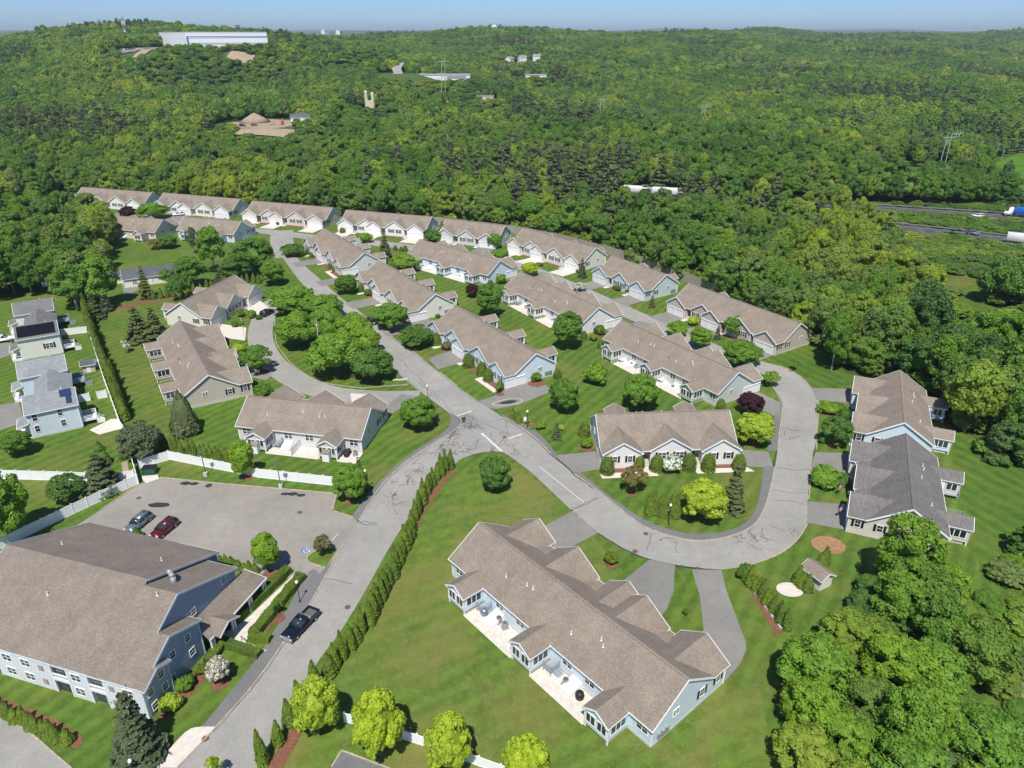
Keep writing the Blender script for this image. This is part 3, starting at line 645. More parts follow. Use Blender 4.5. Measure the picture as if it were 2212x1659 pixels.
# two far ridges that fade blue
for nm, D, H0, seed, x0, x1 in (('far_ridge', 9000, 60, 1, -9000, 9000), ('farthest_ridge', 14000, 95, 5, -14000, 14000)):
    n = 240; X = np.linspace(x0, x1, n); r = H0+H0*0.2*(np.sin(X/1500+seed)+0.6*np.sin(X/640+seed*2)+0.35*np.sin(X/310+seed))
    P = np.zeros((3, n, 3)); P[:, :, 0] = X; P[0, :, 1] = D-1200; P[1, :, 1] = D; P[2, :, 1] = D+1500; P[1, :, 2] = r; P[0, :, 2] = -40; P[2, :, 2] = -40
    ii = np.arange(3*n).reshape(3, n); Q = np.stack([ii[:-1, :-1], ii[:-1, 1:], ii[1:, 1:], ii[1:, :-1]], -1).reshape(-1, 4)
    tag(inst(nm, np_mesh(nm, P.reshape(-1, 3), Q, M['canopy'], True)), kind='structure')

def drape(name, x0, x1, y0, y1, m, n=12):
    XX, YY = np.meshgrid(np.linspace(x0, x1, n), np.linspace(y0, y1, n)); XX = XX+rng.normal(size=XX.shape)*abs(x1-x0)*.025; Zz = hills(XX, YY)+.8
    ii = np.arange(n*n).reshape(n, n); Q = np.stack([ii[:-1, :-1], ii[:-1, 1:], ii[1:, 1:], ii[1:, :-1]], -1).reshape(-1, 4)
    CLEAR.append(((x0+x1)/2, (y0+y1)/2, max(abs(x1-x0), abs(y1-y0))*.5)); tag(inst(name, np_mesh(name, np.stack([XX.ravel(), YY.ravel(), Zz.ravel()], 1), Q, m)), kind='structure')
# ------------------------------------------------------------------ flat sheets: lawns, roads, drives
def smooth_pts(pts, n=6):
    out = []
    for i in range(len(pts)-1):
        p0 = pts[max(i-1, 0)]; p1 = pts[i]; p2 = pts[i+1]; p3 = pts[min(i+2, len(pts)-1)]
        for k in range(n):
            t = k/n
            out.append(tuple(0.5*((2*p1[j])+(-p0[j]+p2[j])*t+(2*p0[j]-5*p1[j]+4*p2[j]-p3[j])*t*t+(-p0[j]+3*p1[j]-3*p2[j]+p3[j])*t**3) for j in (0, 1)))
    out.append(tuple(pts[-1][:2])); return out
def wpts(pts): return [at(x, y).to_2d() for x, y in pts]
def sheet(name, world, z, m, parent=None, kind='structure'):
    v = [Vector((p[0], p[1], z)) for p in world]; tris = tessellate_polygon([v])
    me = bpy.data.meshes.new(name); me.from_pydata([tuple(p) for p in v], [], [tuple(t) for t in tris]); me.materials.append(m)
    bm = bmesh.new(); bm.from_mesh(me); bmesh.ops.recalc_face_normals(bm, faces=bm.faces)
    for f in bm.faces:
        if f.normal.z < 0: f.normal_flip()
    bm.to_mesh(me); bm.free(); o = inst(name, me, parent)
    return tag(o, kind=kind) if parent is None else o
def ribbon(mb, pts, w, z, zt=None):
    """strip of width w along world points; with zt it is a raised kerb"""
    P = [Vector(p[:2]) for p in pts]; Lf, Rt = [], []
    for i, p in enumerate(P):
        d = (P[min(i+1, len(P)-1)]-P[max(i-1, 0)])
        if d.length < 1e-6: d = Vector((1, 0))
        d.normalize(); n = Vector((-d.y, d.x))*w/2; Lf.append(p+n); Rt.append(p-n)
    for i in range(len(P)-1):
        a, b, c, d = Lf[i], Rt[i], Rt[i+1], Lf[i+1]
        if zt is None: mb.poly([(a.x, a.y, z), (b.x, b.y, z), (c.x, c.y, z), (d.x, d.y, z)])
        else:
            mb.poly([(a.x, a.y, zt), (b.x, b.y, zt), (c.x, c.y, zt), (d.x, d.y, zt)])
            mb.poly([(a.x, a.y, z), (d.x, d.y, z), (d.x, d.y, zt), (a.x, a.y, zt)]); mb.poly([(b.x, b.y, z), (b.x, b.y, zt), (c.x, c.y, zt), (c.x, c.y, z)])
# the whole estate's lawn
EST = [(-75, 20), (40, 20), (66, 40), (72, 56), (84, 66), (96, 78), (90, 92), (88, 104), (88, 114), (89, 126), (92, 138), (84, 150), (75, 153), (77, 165), (60, 214), (36, 250), (24, 268), (-2, 288), (-60, 306), (-130, 332), (-215, 356), (-235, 330), (-215, 250), (-175, 200), (-160, 150), (-130, 110), (-110, 60)]
sheet('lawn', EST, 0.0, M['lawnA'])
sheet('lawn', wpts([(1015, 1000), (1085, 985), (1235, 1101), (1330, 1215), (1570, 1500), (1640, 1475), (1655, 1560), (1690, 1659), (1500, 1800), (600, 1800), (560, 1659), (760, 1400), (910, 1120)]), 0.006, M['lawnB'])
sheet('lawn', wpts([(1765, 840), (1700, 800), (1645, 775), (1760, 740), (1850, 830)]), 0.012, M['lawnC'])
sheet('lawn', wpts([(2060, 900), (2120, 960), (2212, 1020), (2300, 1200), (2212, 1290), (2120, 1250), (2105, 1160), (2060, 1000)]), 0.016, M['lawnC'])
sheet('clearing', wpts([(2020, 560), (2110, 590), (2150, 640), (2140, 720), (2085, 690), (2050, 620)]), 0.01, M['meadow'])
sheet('reed_bed', wpts([(2165, 1400), (2230, 1300), (2500, 1500), (2500, 1900), (2330, 1800), (2180, 1560)]), 0.014, M['reed'])
sheet('sports_field', wpts([(2128, 392), (2150, 352), (2200, 332), (2320, 318), (2340, 450), (2230, 440), (2165, 412)]), 0.01, M['field'])
sheet('clearing', wpts([(1900, 372), (1960, 355), (2020, 380), (1980, 405), (1920, 410)]), 0.01, M['meadow'])

drape('sand_slope', P_wh.x+56, P_wh.x+82, P_wh.y-128, P_wh.y-96, M['dirt']); drape('sand_slope', P_wh.x-44, P_wh.x-31, P_wh.y-140, P_wh.y-96, M['dirt']); drape('rock_fill', P_wh.x-92, P_wh.x-48, P_wh.y-106, P_wh.y-90, M['drive']); drape('sand_slope', P_pit.x-10, P_pit.x+34, P_pit.y-50, P_pit.y-33, M['dirt'])
mainroad = (smooth_pts([(383, 1659), (457, 1582), (548, 1480), (615, 1385), (668, 1308), (728, 1200), (775, 1125), (805, 1077), (833, 1038.7), (875, 1000), (931, 961), (977, 933), (997, 914), (993, 903), (963, 887.5), (924, 859), (884, 827.8), (850.5, 796), (800, 740), (745, 690), (690, 650), (650, 610), (617, 566), (603, 545)], 4)
 + smooth_pts([(630, 540), (652, 568), (690, 602), (734, 641), (770, 668), (819, 705), (868, 743), (917, 778.5), (987.6, 834.8), (1036.8, 868), (1086, 901.6), (1149, 940), (1195, 986), (1241, 1024.6), (1280, 1052), (1332, 1093.4), (1367, 1121.5), (1402.5, 1142.6), (1455, 1160), (1504.6, 1169), (1557, 1163.7), (1603, 1149.6), (1631, 1132), (1648.8, 1104), (1659, 1075), (1668, 1038.7), (1677, 989.5), (1682, 947), (1687.4, 905), (1690, 872), (1675, 845), (1655, 815), (1620, 795)], 4)
 + smooth_pts([(1632, 778), (1659.3, 785.6), (1698, 796), (1733, 817), (1750.7, 834.8), (1764.8, 856), (1770, 880), (1764.8, 940), (1756, 986), (1752.5, 1010.6), (1747, 1081), (1745.4, 1115), (1736.6, 1146), (1715.5, 1174), (1680, 1199), (1624, 1220), (1557, 1230.5), (1512, 1227), (1458.7, 1220), (1402.5, 1207.6), (1367, 1193.6), (1332, 1177.8), (1293.4, 1151.4), (1233.7, 1101.6), (1156, 1028), (1121, 1000), (1093, 980.7), (1072, 975.5), (1033, 979), (994.6, 993), (977, 1010.6), (940, 1040), (895, 1100), (840, 1185), (790, 1275), (735, 1365), (680, 1440), (615, 1560), (555, 1659), (500, 1760)], 4)+[(290, 1760)])
sheet('road', wpts(mainroad), 0.03, M['road'])
# far lanes given by their centre lines in metres
def lane(name, pts, w, z=0.026, m='road'):
    b = MB(); P = smooth_pts(pts, 5); ribbon(b, P, w, z); tag(b.build(name, M[m]), kind='structure'); return P
def off(h, x, d): p = hp(h, x, -d); return (p.x, p.y)
back_lane = lane('road', [at(1640, 792).to_2d()[:], off(H22, 37, 18), off(H22, 0, 18), off(H21, 12, 18), off(H20, 30, 18.5), off(H20, 12, 18), off(H19, 18, 19), off(H19, 4, 19), off(H18, 20, 19), off(H18, 4, 20), off(H17, 26, 20), off(H17, 6, 19.5), off(H16, 20, 19.5), off(H15, 22, 19.5), off(H15, 0, 19.5)], 6.6)
lane('road', [at(617, 556).to_2d()[:], at(612, 535).to_2d()[:], at(608, 515).to_2d()[:], at(610, 498).to_2d()[:]], 8.5, 0.034)
lane('road', [at(655, 628).to_2d()[:], at(622, 640).to_2d()[:], at(585, 660).to_2d()[:], at(565, 700).to_2d()[:], at(564, 740).to_2d()[:], at(585, 780).to_2d()[:], at(640, 822).to_2d()[:], at(710, 848).to_2d()[:], at(800, 858).to_2d()[:], at(905, 858).to_2d()[:]], 6.3, 0.022)
sheet('parking_lot', wpts([(346, 1031.7), (500, 1047), (727.7, 1066.8), (719, 1101.6), (721, 1104), (763, 1118), (775, 1128), (728, 1205), (702, 1262), (560, 1240), (471, 1202), (380, 1200), (150, 1180), (150, 1145), (218, 1101.6), (302, 1045.7)]), 0.018, M['lot'])
sheet('road', wpts([(-60, 1505), (30, 1560), (75, 1592), (130, 1640), (190, 1690), (260, 1800), (-60, 1800)]), 0.03, M['road'])
sheet('parking_lot', wpts([(738, 1622), (860, 1668), (900, 1760), (700, 1760), (716, 1659)]), 0.03, M['path'])
# footpaths
def path(pts_a, pts_b, name='footpath', m='path', z=0.04): sheet(name, wpts(smooth_pts(pts_a, 4)+smooth_pts(pts_b[::-1], 4)), z, M[m])
path([(332, 1659), (400, 1582), (436, 1570)], [(383, 1659), (457, 1582), (468, 1570)], m='conc')
path([(436, 1570), (527, 1459), (570, 1400), (615, 1325), (668, 1235), (690, 1240)], [(468, 1570), (548, 1480), (615, 1385), (668, 1308), (720, 1215), (728, 1200)])
path([(763, 1118), (769.6, 1101.6), (808, 1052.8), (857.5, 1003.6), (910, 965), (959.5, 933), (973, 912), (970, 893), (931, 863), (905, 845)], [(775, 1125), (790.7, 1101.6), (833, 1038.7), (875, 1000), (931, 961), (977, 933), (997, 914), (993, 903), (963, 887.5), (924, 859)])
path([(1086, 901.6), (1149, 940), (1195, 986), (1200, 990)], [(1082, 893), (1105, 905), (1160, 933), (1203, 981)])
path([(1251.7, 1018.7), (1326.9, 1079), (1395, 1124), (1453.8, 1145.6), (1502.7, 1153.4), (1561, 1149.5), (1600, 1135.8), (1625.7, 1114.4), (1637.4, 1085), (1645, 1045.7), (1649.5, 1008)], [(1241, 1024.6), (1280, 1052), (1332, 1093.4), (1367, 1121.5), (1402.5, 1142.6), (1455, 1160), (1504.6, 1169), (1557, 1163.7), (1603, 1149.6), (1631, 1132), (1648.8, 1104), (1659, 1075), (1668, 1038.7), (1673, 1008)])
path([(1658, 974), (1668, 925), (1674, 897)], [(1680, 974), (1682, 947), (1688, 900)])
path([(1676, 850), (1684, 872), (1685, 890)], [(1668, 838), (1690, 872), (1689, 895)])
# driveways
DR = [[(1150, 1150), (1237, 1104), (1293, 1151), (1235, 1181), (1190, 1200)], [(1402, 1209), (1458, 1221), (1455, 1276), (1441, 1315), (1423, 1340), (1340, 1260)],
 [(1492, 1230), (1559, 1232), (1568, 1273), (1589, 1329), (1610, 1385), (1612, 1403), (1599, 1434), (1568, 1470), (1530, 1440), (1519, 1368), (1510, 1304)],
 [(924, 775), (973, 758), (1003, 782), (947, 798)], [(1036, 866), (1077, 852), (1077, 840), (1149, 822), (1177, 831), (1191, 842), (1184, 849), (1121, 874), (1072, 884), (1052, 880)],
 [(1198, 984), (1286, 975), (1306, 1012), (1241, 1022)], [(1603, 972), (1660, 976), (1671, 1011), (1603, 1007)], [(1620, 845), (1640, 848), (1692, 873), (1684, 905), (1645, 886), (1610, 868)],
 [(1752, 838), (1845, 841), (1848, 872), (1764, 864)], [(1762, 977), (1840, 979), (1835, 1022), (1752, 1009)], [(1744, 1083), (1830, 1090), (1834, 1146), (1744, 1130)],
 [(868, 852), (905, 856), (880, 872), (830, 905), (800, 885), (846, 868)], [(757, 850), (800, 852), (806, 872), (760, 870)],
 [(530, 736), (532, 708), (478, 700), (470, 728)], [(552, 687), (580, 664), (560, 648), (530, 664)],
 [(536, 785), (590, 808), (575, 822), (530, 812), (505, 790)]]
for d in DR[:12]: sheet('driveway', wpts(d), 0.035, M['drive'])
for d in DR[12:]: sheet('driveway', wpts(d), 0.035, M['conc'] if d is not DR[15] else M['drive'])
for h in (H15, H16, H17, H18, H19, H20, H21, H22):
    L = h['_L']
for h in HOUSES:
    o, L, n3, ends, PL, ang, k = h
    if o in (H15, H16, H17, H18, H19, H20, H21, H22):
        for a, b in ([(0.6, 6.9), (13.2, 19.2), (L-6.9, L-0.6)] if n3 else [(0.6, 6.9), (L-6.9, L-0.6)]):
            q = [hp(h, a, -8.2), hp(h, a-0.3, -15.4), hp(h, b+0.3, -15.4), hp(h, b, -8.2)]
            sheet('driveway', [p.to_2d() for p in q], 0.036, M['conc'] if o in (H17, H18, H20) else M['drive'])
    if o in (H7, H8):
        for a, b in ((12.9, 19.3),):
            sheet('driveway', [hp(h, x, y).to_2d() for x, y in ((a, -8.2), (a, -17.2), (b, -17.2), (b, -8.2))], 0.036, M['drive'])
    if o in (H9, H10):
        for a, b in ((12.9, 19.3),):
            sheet('driveway', [hp(h, x, y).to_2d() for x, y in ((a, -8.2), (a, -15.5), (b, -15.5), (b, -8.2))], 0.036, M['drive'])
        sheet('driveway', [hp(h, x, y).to_2d() for x, y in ((-0.2, -2.6), (-6, -3.5), (-6, -17), (-0.2, -15))], 0.038, M['drive'])
    if o in (H7, H8):
        sheet('driveway', [hp(h, x, y).to_2d() for x, y in ((L-.3, -2.6), (L+5.5, -3), (L+5.5, -17.4), (L-.3, -17.4), (L-.3, -13))], 0.038, M['drive'])
    # patios between the sunrooms, front walks, mulch beds
    if o in (H1, H9, H10, H11):
        for a, b in (((7.3, 16.6), (20.2, 30.1))): sheet('patio', [hp(h, x, y).to_2d() for x, y in ((a, 5.4), (b, 5.4), (b, 9.1), (a, 9.1))], 0.06, M['conc'])
    if o is H3:
        for a, b in ((0.1, 3.6), (7.3, 17.5)): sheet('patio', [hp(h, x, y).to_2d() for x, y in ((a, 5.4), (b, 5.4), (b, 9.3), (a, 9.3))], 0.06, M['conc'])
    if o in (H6, H7, H8):
        for a, b in ((7.0, 12.6), (19.4, 31.5)) if o is H6 else ((7, 12.6), (19.6, 31)): sheet('mulch_bed', [hp(h, x, y).to_2d() for x, y in ((a, -5.5), (b, -5.5), (b, -9.6), (a, -9.6))], 0.03, M['mulch'])
        sheet('mulch_bed', [hp(h, x, y).to_2d() for x, y in ((30.6, -8.3), (37.2, -8.3), (37.4, -10), (30.6, -10))], 0.03, M['mulch'])
        sheet('front_walk', [hp(h, x, y).to_2d() for x, y in ((29.2, -7.8), (30.4, -7.8), (30.4, -10), (37.6, -10.0), (37.6, -11.3), (29.2, -11.3))], 0.045, M['conc'])
        sheet('front_walk', [hp(h, x, y).to_2d() for x, y in ((19.4, -7.8), (20.8, -7.8), (20.8, -10.6), (19.4, -10.6))], 0.045, M['conc'])
        sheet('front_walk', [hp(h, x, y).to_2d() for x, y in ((7.2, -7.8), (8.5, -7.8), (8.5, -11), (7.2, -11))], 0.045, M['conc'])
    if o is H12:
        sheet('mulch_bed', [hp(h, x, y).to_2d() for x, y in ((0.4, -8), (25, -8), (25, -9.7), (0.4, -9.7))], 0.03, M['mulch'])
        sheet('front_walk', [hp(h, x, y).to_2d() for x, y in ((-0.6, -9.7), (7.3, -9.7), (7.3, -8), (9.3, -8), (9.6, -11.2), (-0.4, -11.4))], 0.045, M['conc'])
        sheet('front_walk', [hp(h, x, y).to_2d() for x, y in ((16.2, -8), (18.0, -8), (18.0, -9.5), (26.0, -9.6), (26.8, -11), (16.5, -11))], 0.045, M['conc'])
    if o in (H17, H18, H19, H20, H21, H22):
        for a, b in ((7.1, 8.5), (19.4, 20.9), (29.3, 30.6)) if n3 else ((7.2, 8.7), (16.3, 17.8)):
            sheet('front_walk', [hp(h, x, y).to_2d() for x, y in ((a, -7.8), (b, -7.8), (b, -10), (a, -10))], 0.045, M['conc'])
        sheet('mulch_bed', [hp(h, x, y).to_2d() for x, y in ((8.8, -7.4), (12.6, -7.4), (12.6, -9), (8.8, -9))], 0.03, M['mulch'])
        if n3: sheet('mulch_bed', [hp(h, x, y).to_2d() for x, y in ((21, -7.6), (29.2, -7.6), (29.2, -9.2), (21, -9.2))], 0.03, M['mulch'])
# walk of the long building
sheet('front_walk', wpts([(637, 1239), (644, 1246), (577, 1330), (556, 1358), (530, 1385), (560, 1400), (577, 1405), (562, 1412), (500, 1390), (481, 1370), (497, 1360), (530, 1340)]), 0.05, M['conc'])
# kerbs
kb = MB()
def kerb(pts, w=0.16): ribbon(kb, wpts(smooth_pts(pts, 5)), w, 0.0, 0.15)
kerb([(383, 1659), (457, 1582), (548, 1480), (615, 1385), (668, 1308), (728, 1200), (745, 1172)])
kerb([(775, 1125), (805, 1077), (833, 1038.7), (875, 1000), (931, 961), (977, 933), (997, 914), (993, 903)])
kerb([(1086, 901.6), (1149, 940), (1190, 980)]); kerb([(1241, 1024.6), (1280, 1052), (1332, 1093.4), (1367, 1121.5), (1402.5, 1142.6), (1455, 1160), (1504.6, 1169), (1557, 1163.7), (1603, 1149.6), (1631, 1132), (1648.8, 1104), (1659, 1075), (1668, 1038.7), (1673, 1010)])
kerb([(1680, 974), (1682, 947), (1687.4, 905), (1690, 880)]); kerb([(1672, 842), (1655, 815), (1630, 800)])
kerb([(1750, 836), (1733, 817), (1698, 796), (1659.3, 785.6), (1640, 780)]); kerb([(1762, 880), (1764.8, 940), (1763, 972)]); kerb([(1753, 1012), (1747, 1080)]); kerb([(1744, 1132), (1736.6, 1146), (1715.5, 1174), (1680, 1199), (1624, 1220)])
kerb([(594, 690), (594, 715), (597.7, 743.4), (611.7, 764.5), (632.8, 789), (668, 813.7), (703, 827.8), (777.7, 838), (804.8, 836.6), (882, 831)])
kerb([(346, 1031.7), (500, 1047), (727.7, 1066.8)]); kerb([(727.7, 1066.8), (719, 1101.6), (721, 1104), (763, 1118)]); kerb([(218, 1101.6), (302, 1045.7)])
kerb([(663, 1211), (668, 1200), (700, 1182), (727, 1187)]); kerb([(703, 1227), (672, 1217), (663, 1211)])
kerb([(30, 1560), (75, 1592), (130, 1640), (190, 1690)]); kerb([(738, 1622), (860, 1668)]); kerb([(738, 1622), (716, 1659)])
kerb([(520, 688), (530, 736)]); kerb([(987.6, 834.8), (950, 804)]); kerb([(915, 777), (885, 754)]); kerb([(850, 729), (819, 705), (790, 684)])
kerb([(1357, 661), (1411, 700)])
for a in (0, 14, 28): pass
tag(kb.build('kerb', M['kerbm']), kind='structure')
sheet('lawn', wpts([(663, 1211), (668, 1200), (700, 1182), (727.7, 1188), (703, 1227)]), 0.06, M['lawnA'])
sheet('lawn', wpts([(1463, 1226), (1494, 1229), (1512, 1290), (1520, 1362), (1475, 1367), (1428, 1330), (1443, 1315), (1458, 1276)]), 0.06, M['lawnA'])
sheet('lawn', wpts([(600, 700), (600, 650), (622, 628), (660, 622), (690, 660), (745, 700), (800, 750), (850, 800), (880, 830), (804.8, 835), (777.7, 836), (703, 826), (668, 811), (632.8, 787), (612, 762), (599, 742)]), 0.06, M['lawnA'])
# mulch rings
mr = lambda x, y, r: sheet('mulch_ring', [(at(x, y).x+r*math.cos(t*.524)*(1+.1*math.sin(t*3)), at(x, y).y+r*math.sin(t*.524)) for t in range(12)], 0.045, M['mulch'])
for x, y, r in ((905, 930, .5), (1068, 1062, .7), (582, 1240, 1.0), (699.6, 1201, .9), (757, 1084, .9), (535, 1033, .9), (474.6, 1478, 1.1), (601, 1336, 1.0), (1478, 1333, .9), (1320, 1218, 1.0), (1366, 1068, .7), (1626, 963, .8), (1619, 895, .9), (1712, 801, .8), (1797, 967, .9), (1775, 1050, .9), (1789, 893, 1.2), (1202, 947, .8), (1212, 929, .6), (1295, 723, 1.9), (1080, 852, 1), (570, 803, 1.2), (277, 761, .8), (389, 910, .01), (1158, 828, 2.0), (1267, 966, 1.6), (1167, 924, .8), (1260, 942, .8), (1385, 885, .6)): mr(x, y, r)
sheet('mulch_ring', [(at(1789, 1177).x+2.6*math.cos(t*.4), at(1789, 1177).y+2.2*math.sin(t*.4)) for t in range(16)], 0.02, floorm('sawdust_and_chips', (0.26, 0.13, 0.07), (0.42, 0.27, 0.16), 1.5))
sheet('patio', [(at(1706, 1274).x+1.9*math.cos(t*.3), at(1706, 1274).y+1.5*math.sin(t*.3)) for t in range(21)], 0.05, M['conc'])
for pl in ([(1602, 1245), (1616, 1247), (1690, 1362), (1678, 1376)], [(985, 1010), (975, 1006), (905, 1105), (860, 1215), (790, 1335), (735, 1418), (690, 1478), (640, 1560), (560, 1680), (600, 1680), (650, 1590), (700, 1490), (745, 1425), (800, 1340), (870, 1220), (915, 1110)],
           [(232, 668), (250, 660), (330, 648), (400, 638), (404, 641), (335, 652), (260, 667), (234, 674)], [(0, 1528), (60, 1562), (120, 1596), (165, 1618), (180, 1606), (176, 1590), (130, 1560), (60, 1530), (0, 1505)],
           [(380, 1500), (400, 1480), (450, 1430), (480, 1375), (560, 1412), (556, 1420), (490, 1396), (478, 1415), (440, 1470), (395, 1520), (350, 1560), (335, 1560)], [(560, 1375), (596, 1318), (645, 1252), (650, 1258), (600, 1330), (575, 1368), (592, 1384), (588, 1390)],
           [(1096, 892), (1118, 915), (1132, 914), (1104, 884)], [(815, 822), (870, 820), (872, 832), (818, 835)]):
    sheet('mulch_bed', wpts(pl), 0.028, M['mulch'])
for pl in ([(223, 1058 - 5), (200, 1112)],): pass
sheet('patio', wpts([(307, 1037), (316, 1044), (344, 1034), (330, 1005), (308, 1012)]), 0.03, M['conc'])
sheet('patio', wpts([(193, 929), (240, 905), (262, 905), (267, 925), (214, 939)]), 0.03, M['conc'])
sheet('driveway', wpts([(-30, 880), (40, 868), (50, 900), (45, 915), (-30, 940)]), 0.03, M['drive']); sheet('driveway', wpts([(-30, 745), (25, 740), (30, 765), (-30, 785)]), 0.03, M['drive'])
sheet('driveway', wpts([(258, 596), (280, 590), (300, 625), (270, 640)]), 0.03, M['drive']); sheet('driveway', wpts([(225, 462), (265, 462), (280, 480), (240, 485)]), 0.03, M['drive'])
sheet('driveway', wpts([(355, 468), (400, 466), (400, 480), (350, 482)]), 0.041, M['drive'])
sheet('bare_patch', wpts([(262, 1000), (268, 1040), (276, 1060), (283, 1045), (275, 995)]), 0.03, M['dirt'])

# ------------------------------------------------------------------ markings, cracks, covers
def line(name, pts, w, m, z=0.036): b = MB(); ribbon(b, wpts(pts), w, z); return tag(b.build(name, M[m]), kind='structure')
line('stop_line', [(987, 899), (1019, 888)], 0.36, 'paint'); line('stop_line', [(1098, 948), (1127, 938)], 0.36, 'paint'); line('stop_line', [(1040, 936), (1084, 975)], 0.45, 'paint')
for seg in ([(820, 1105), (880, 1020), (940, 965)], [(1100, 950), (1150, 995), (1262, 1085)], [(826, 1068), (800, 1105), (825, 1108)]): line('lane_line', seg, 0.12, 'faded')
line('lane_line', [(1165, 1008), (1262, 1086)], 0.12, 'paint', 0.04)
def font2mesh(o):
    dg = bpy.context.evaluated_depsgraph_get(); me = bpy.data.meshes.new_from_object(o.evaluated_get(dg)); n = inst(o.name, me, o.parent); n.matrix_basis = o.matrix_basis.copy()
    if 'kind' in o: n['kind'] = o['kind']
    bpy.data.objects.remove(o); return n
def words(txt, px, py, size, ang, m='faded', z=0.037):
    c = bpy.data.curves.new('road_lettering', 'FONT'); c.body = txt; c.size = size; c.align_x = 'CENTER'; c.align_y = 'CENTER'; c.materials.append(M[m])
    o = bpy.data.objects.new('road_lettering', c); p = at(px, py); o.location = (p.x, p.y, z); o.rotation_euler = (0, 0, R(ang)); o.scale = (1, 1.6, 1); tag(link(o), kind='structure'); font2mesh(o)
words('STOP', 1006, 885, 1.1, 22); words('STOP', 1117, 950, 1.1, 205); words('STOP', 1046, 949, 1.0, -60)
for i in range(22):
    a = (346+(727-346)*(i+.5)/22, 1035+(1068-1035)*(i+.5)/22); line('parking_bay_line', [a, (a[0]-14, a[1]+26)], 0.09, 'yellow', 0.024)
for i in range(9): a = (430+i*26, 1193+i*6.0); line('parking_bay_line', [a, (a[0]+13, a[1]-22)], 0.09, 'yellow', 0.024)
line('parking_bay_line', [(713, 1172), (730, 1153)], 0.12, 'paint', 0.024)
sq = at(661, 1189); sheet('accessible_bay_symbol', [(sq.x-.75, sq.y-.6), (sq.x+.5, sq.y-.6), (sq.x+.5, sq.y+.6), (sq.x-.75, sq.y+.6)], 0.023, M['pblue'])
wb = MB(); cc = [(sq.x+.45*math.cos(t)+0.1, sq.y+.4*math.sin(t)-.1) for t in np.linspace(2.4, 6.9, 14)]; ribbon(wb, cc, 0.13, 0.028)
ribbon(wb, [(sq.x, sq.y+.75), (sq.x+.02, sq.y+.15), (sq.x+.4, sq.y+.12), (sq.x+.6, sq.y-.35), (sq.x+.75, sq.y-.3)], 0.14, 0.03); wb.build('wheelchair_sign', M['paint'])['kind'] = 'structure'
ck = MB()
def crack(p, q, j=0.35, w=0.07, n=9):
    a = at(*p); b = at(*q); d = (b-a); nn = Vector((-d.y, d.x, 0)).normalized(); pts = []; o_ = 0
    for i in range(n+1):
        o_ = o_*.6+random.uniform(-j, j); pts.append(a+d*i/n+nn*(o_ if 0 < i < n else 0))
    ribbon(ck, [p.to_2d() for p in pts], w*random.uniform(.8, 1.3), 0.0335)
for p, q in (((936, 847), (990, 834)), ((968, 878), (1036, 865)), ((1000, 893), (1100, 938)), ((1048, 912), (1115, 900)), ((1100, 940), (1092, 908)), ((1098, 938), (1060, 975)), ((1062, 975), (1072, 950)), ((1114, 905), (1150, 940)), ((1176, 926), (1192, 934)),
             ((1235, 1098), (1290, 1074)), ((1237, 1104), (1292, 1078)), ((1395, 1190), (1402, 1150)), ((770, 1124), (815, 1130)), ((770, 1129), (812, 1134)), ((640, 1240), (760, 1262)), ((1690, 925), (1742, 935)), ((1678, 1010), (1752, 1016)), ((1668, 1060), (1745, 1066)), ((1665, 1078), (1742, 1090)),
             ((860, 775), (885, 795)), ((885, 800), (940, 850)), ((940, 850), (990, 905)), ((905, 826), (950, 868))): crack(p, q, 0.25, 0.09)
def seam(pts, w=0.1):
    P = wpts(smooth_pts(pts, 8)); P = [p+Vector((random.uniform(-.12, .12), random.uniform(-.12, .12))) for p in P]; ribbon(ck, P, w, 0.034)
seam([(1088, 904), (1149, 943), (1195, 989)], .13); seam([(1195, 986), (1225, 1010), (1243, 1028), (1284, 1056)], .2); seam([(1233, 1101), (1293, 1153), (1367, 1195), (1402, 1209), (1458, 1221), (1512, 1228), (1557, 1231)], .22); seam([(1404, 1212), (1460, 1224), (1510, 1230)], .12)
seam([(1752, 1012), (1747, 1081), (1745, 1118)], .12); seam([(1764, 870), (1765, 940), (1756, 986)], .12); seam([(1636, 1120), (1655, 1085), (1666, 1040), (1676, 990), (1682, 947), (1688, 905)], .14)
seam([(790, 1101), (835, 1040), (878, 1002), (933, 963)], .08); seam([(1733, 1160), (1700, 1190)], .12); seam([(620, 1385), (550, 1482), (460, 1583)], .06); seam([(870, 812), (925, 861), (965, 890)], .08); seam([(819, 707), (868, 745), (917, 780), (987, 837), (1036, 870)], .1); seam([(1682, 950), (1670, 1010)], .1)
def squiggle(cx, cy, sp, n, L=1.6):
    for _ in range(n):
        p = at(cx+random.gauss(0, sp), cy+random.gauss(0, sp*.5)).to_2d(); a = random.uniform(0, 6.28); P = [p.copy()]
        for i in range(random.randint(5, 13)):
            a += random.gauss(0, .8); p = p+Vector((math.cos(a), math.sin(a)))*random.uniform(.15, .5)*L/1.6; P.append(p.copy())
        ribbon(ck, P, random.uniform(.06, .1), 0.0345)
squiggle(1008, 918, 16, 30); squiggle(985, 935, 10, 12); squiggle(985, 965, 20, 24); squiggle(945, 975, 12, 16); squiggle(1000, 905, 8, 8); squiggle(1085, 962, 18, 10, 1.2); squiggle(1110, 975, 16, 8, 1.2); squiggle(905, 1010, 14, 10); squiggle(880, 1040, 12, 8)
squiggle(852, 1068, 8, 5, 1.0); squiggle(843, 1092, 8, 4); squiggle(1632, 1160, 12, 9, 1.4); squiggle(1605, 1165, 8, 6); squiggle(1465, 1174, 3, 3); squiggle(1700, 1140, 8, 3); squiggle(1695, 945, 8, 3); squiggle(960, 945, 10, 6)
tag(ck.build('crack_sealant', M['seal']), kind='stuff')
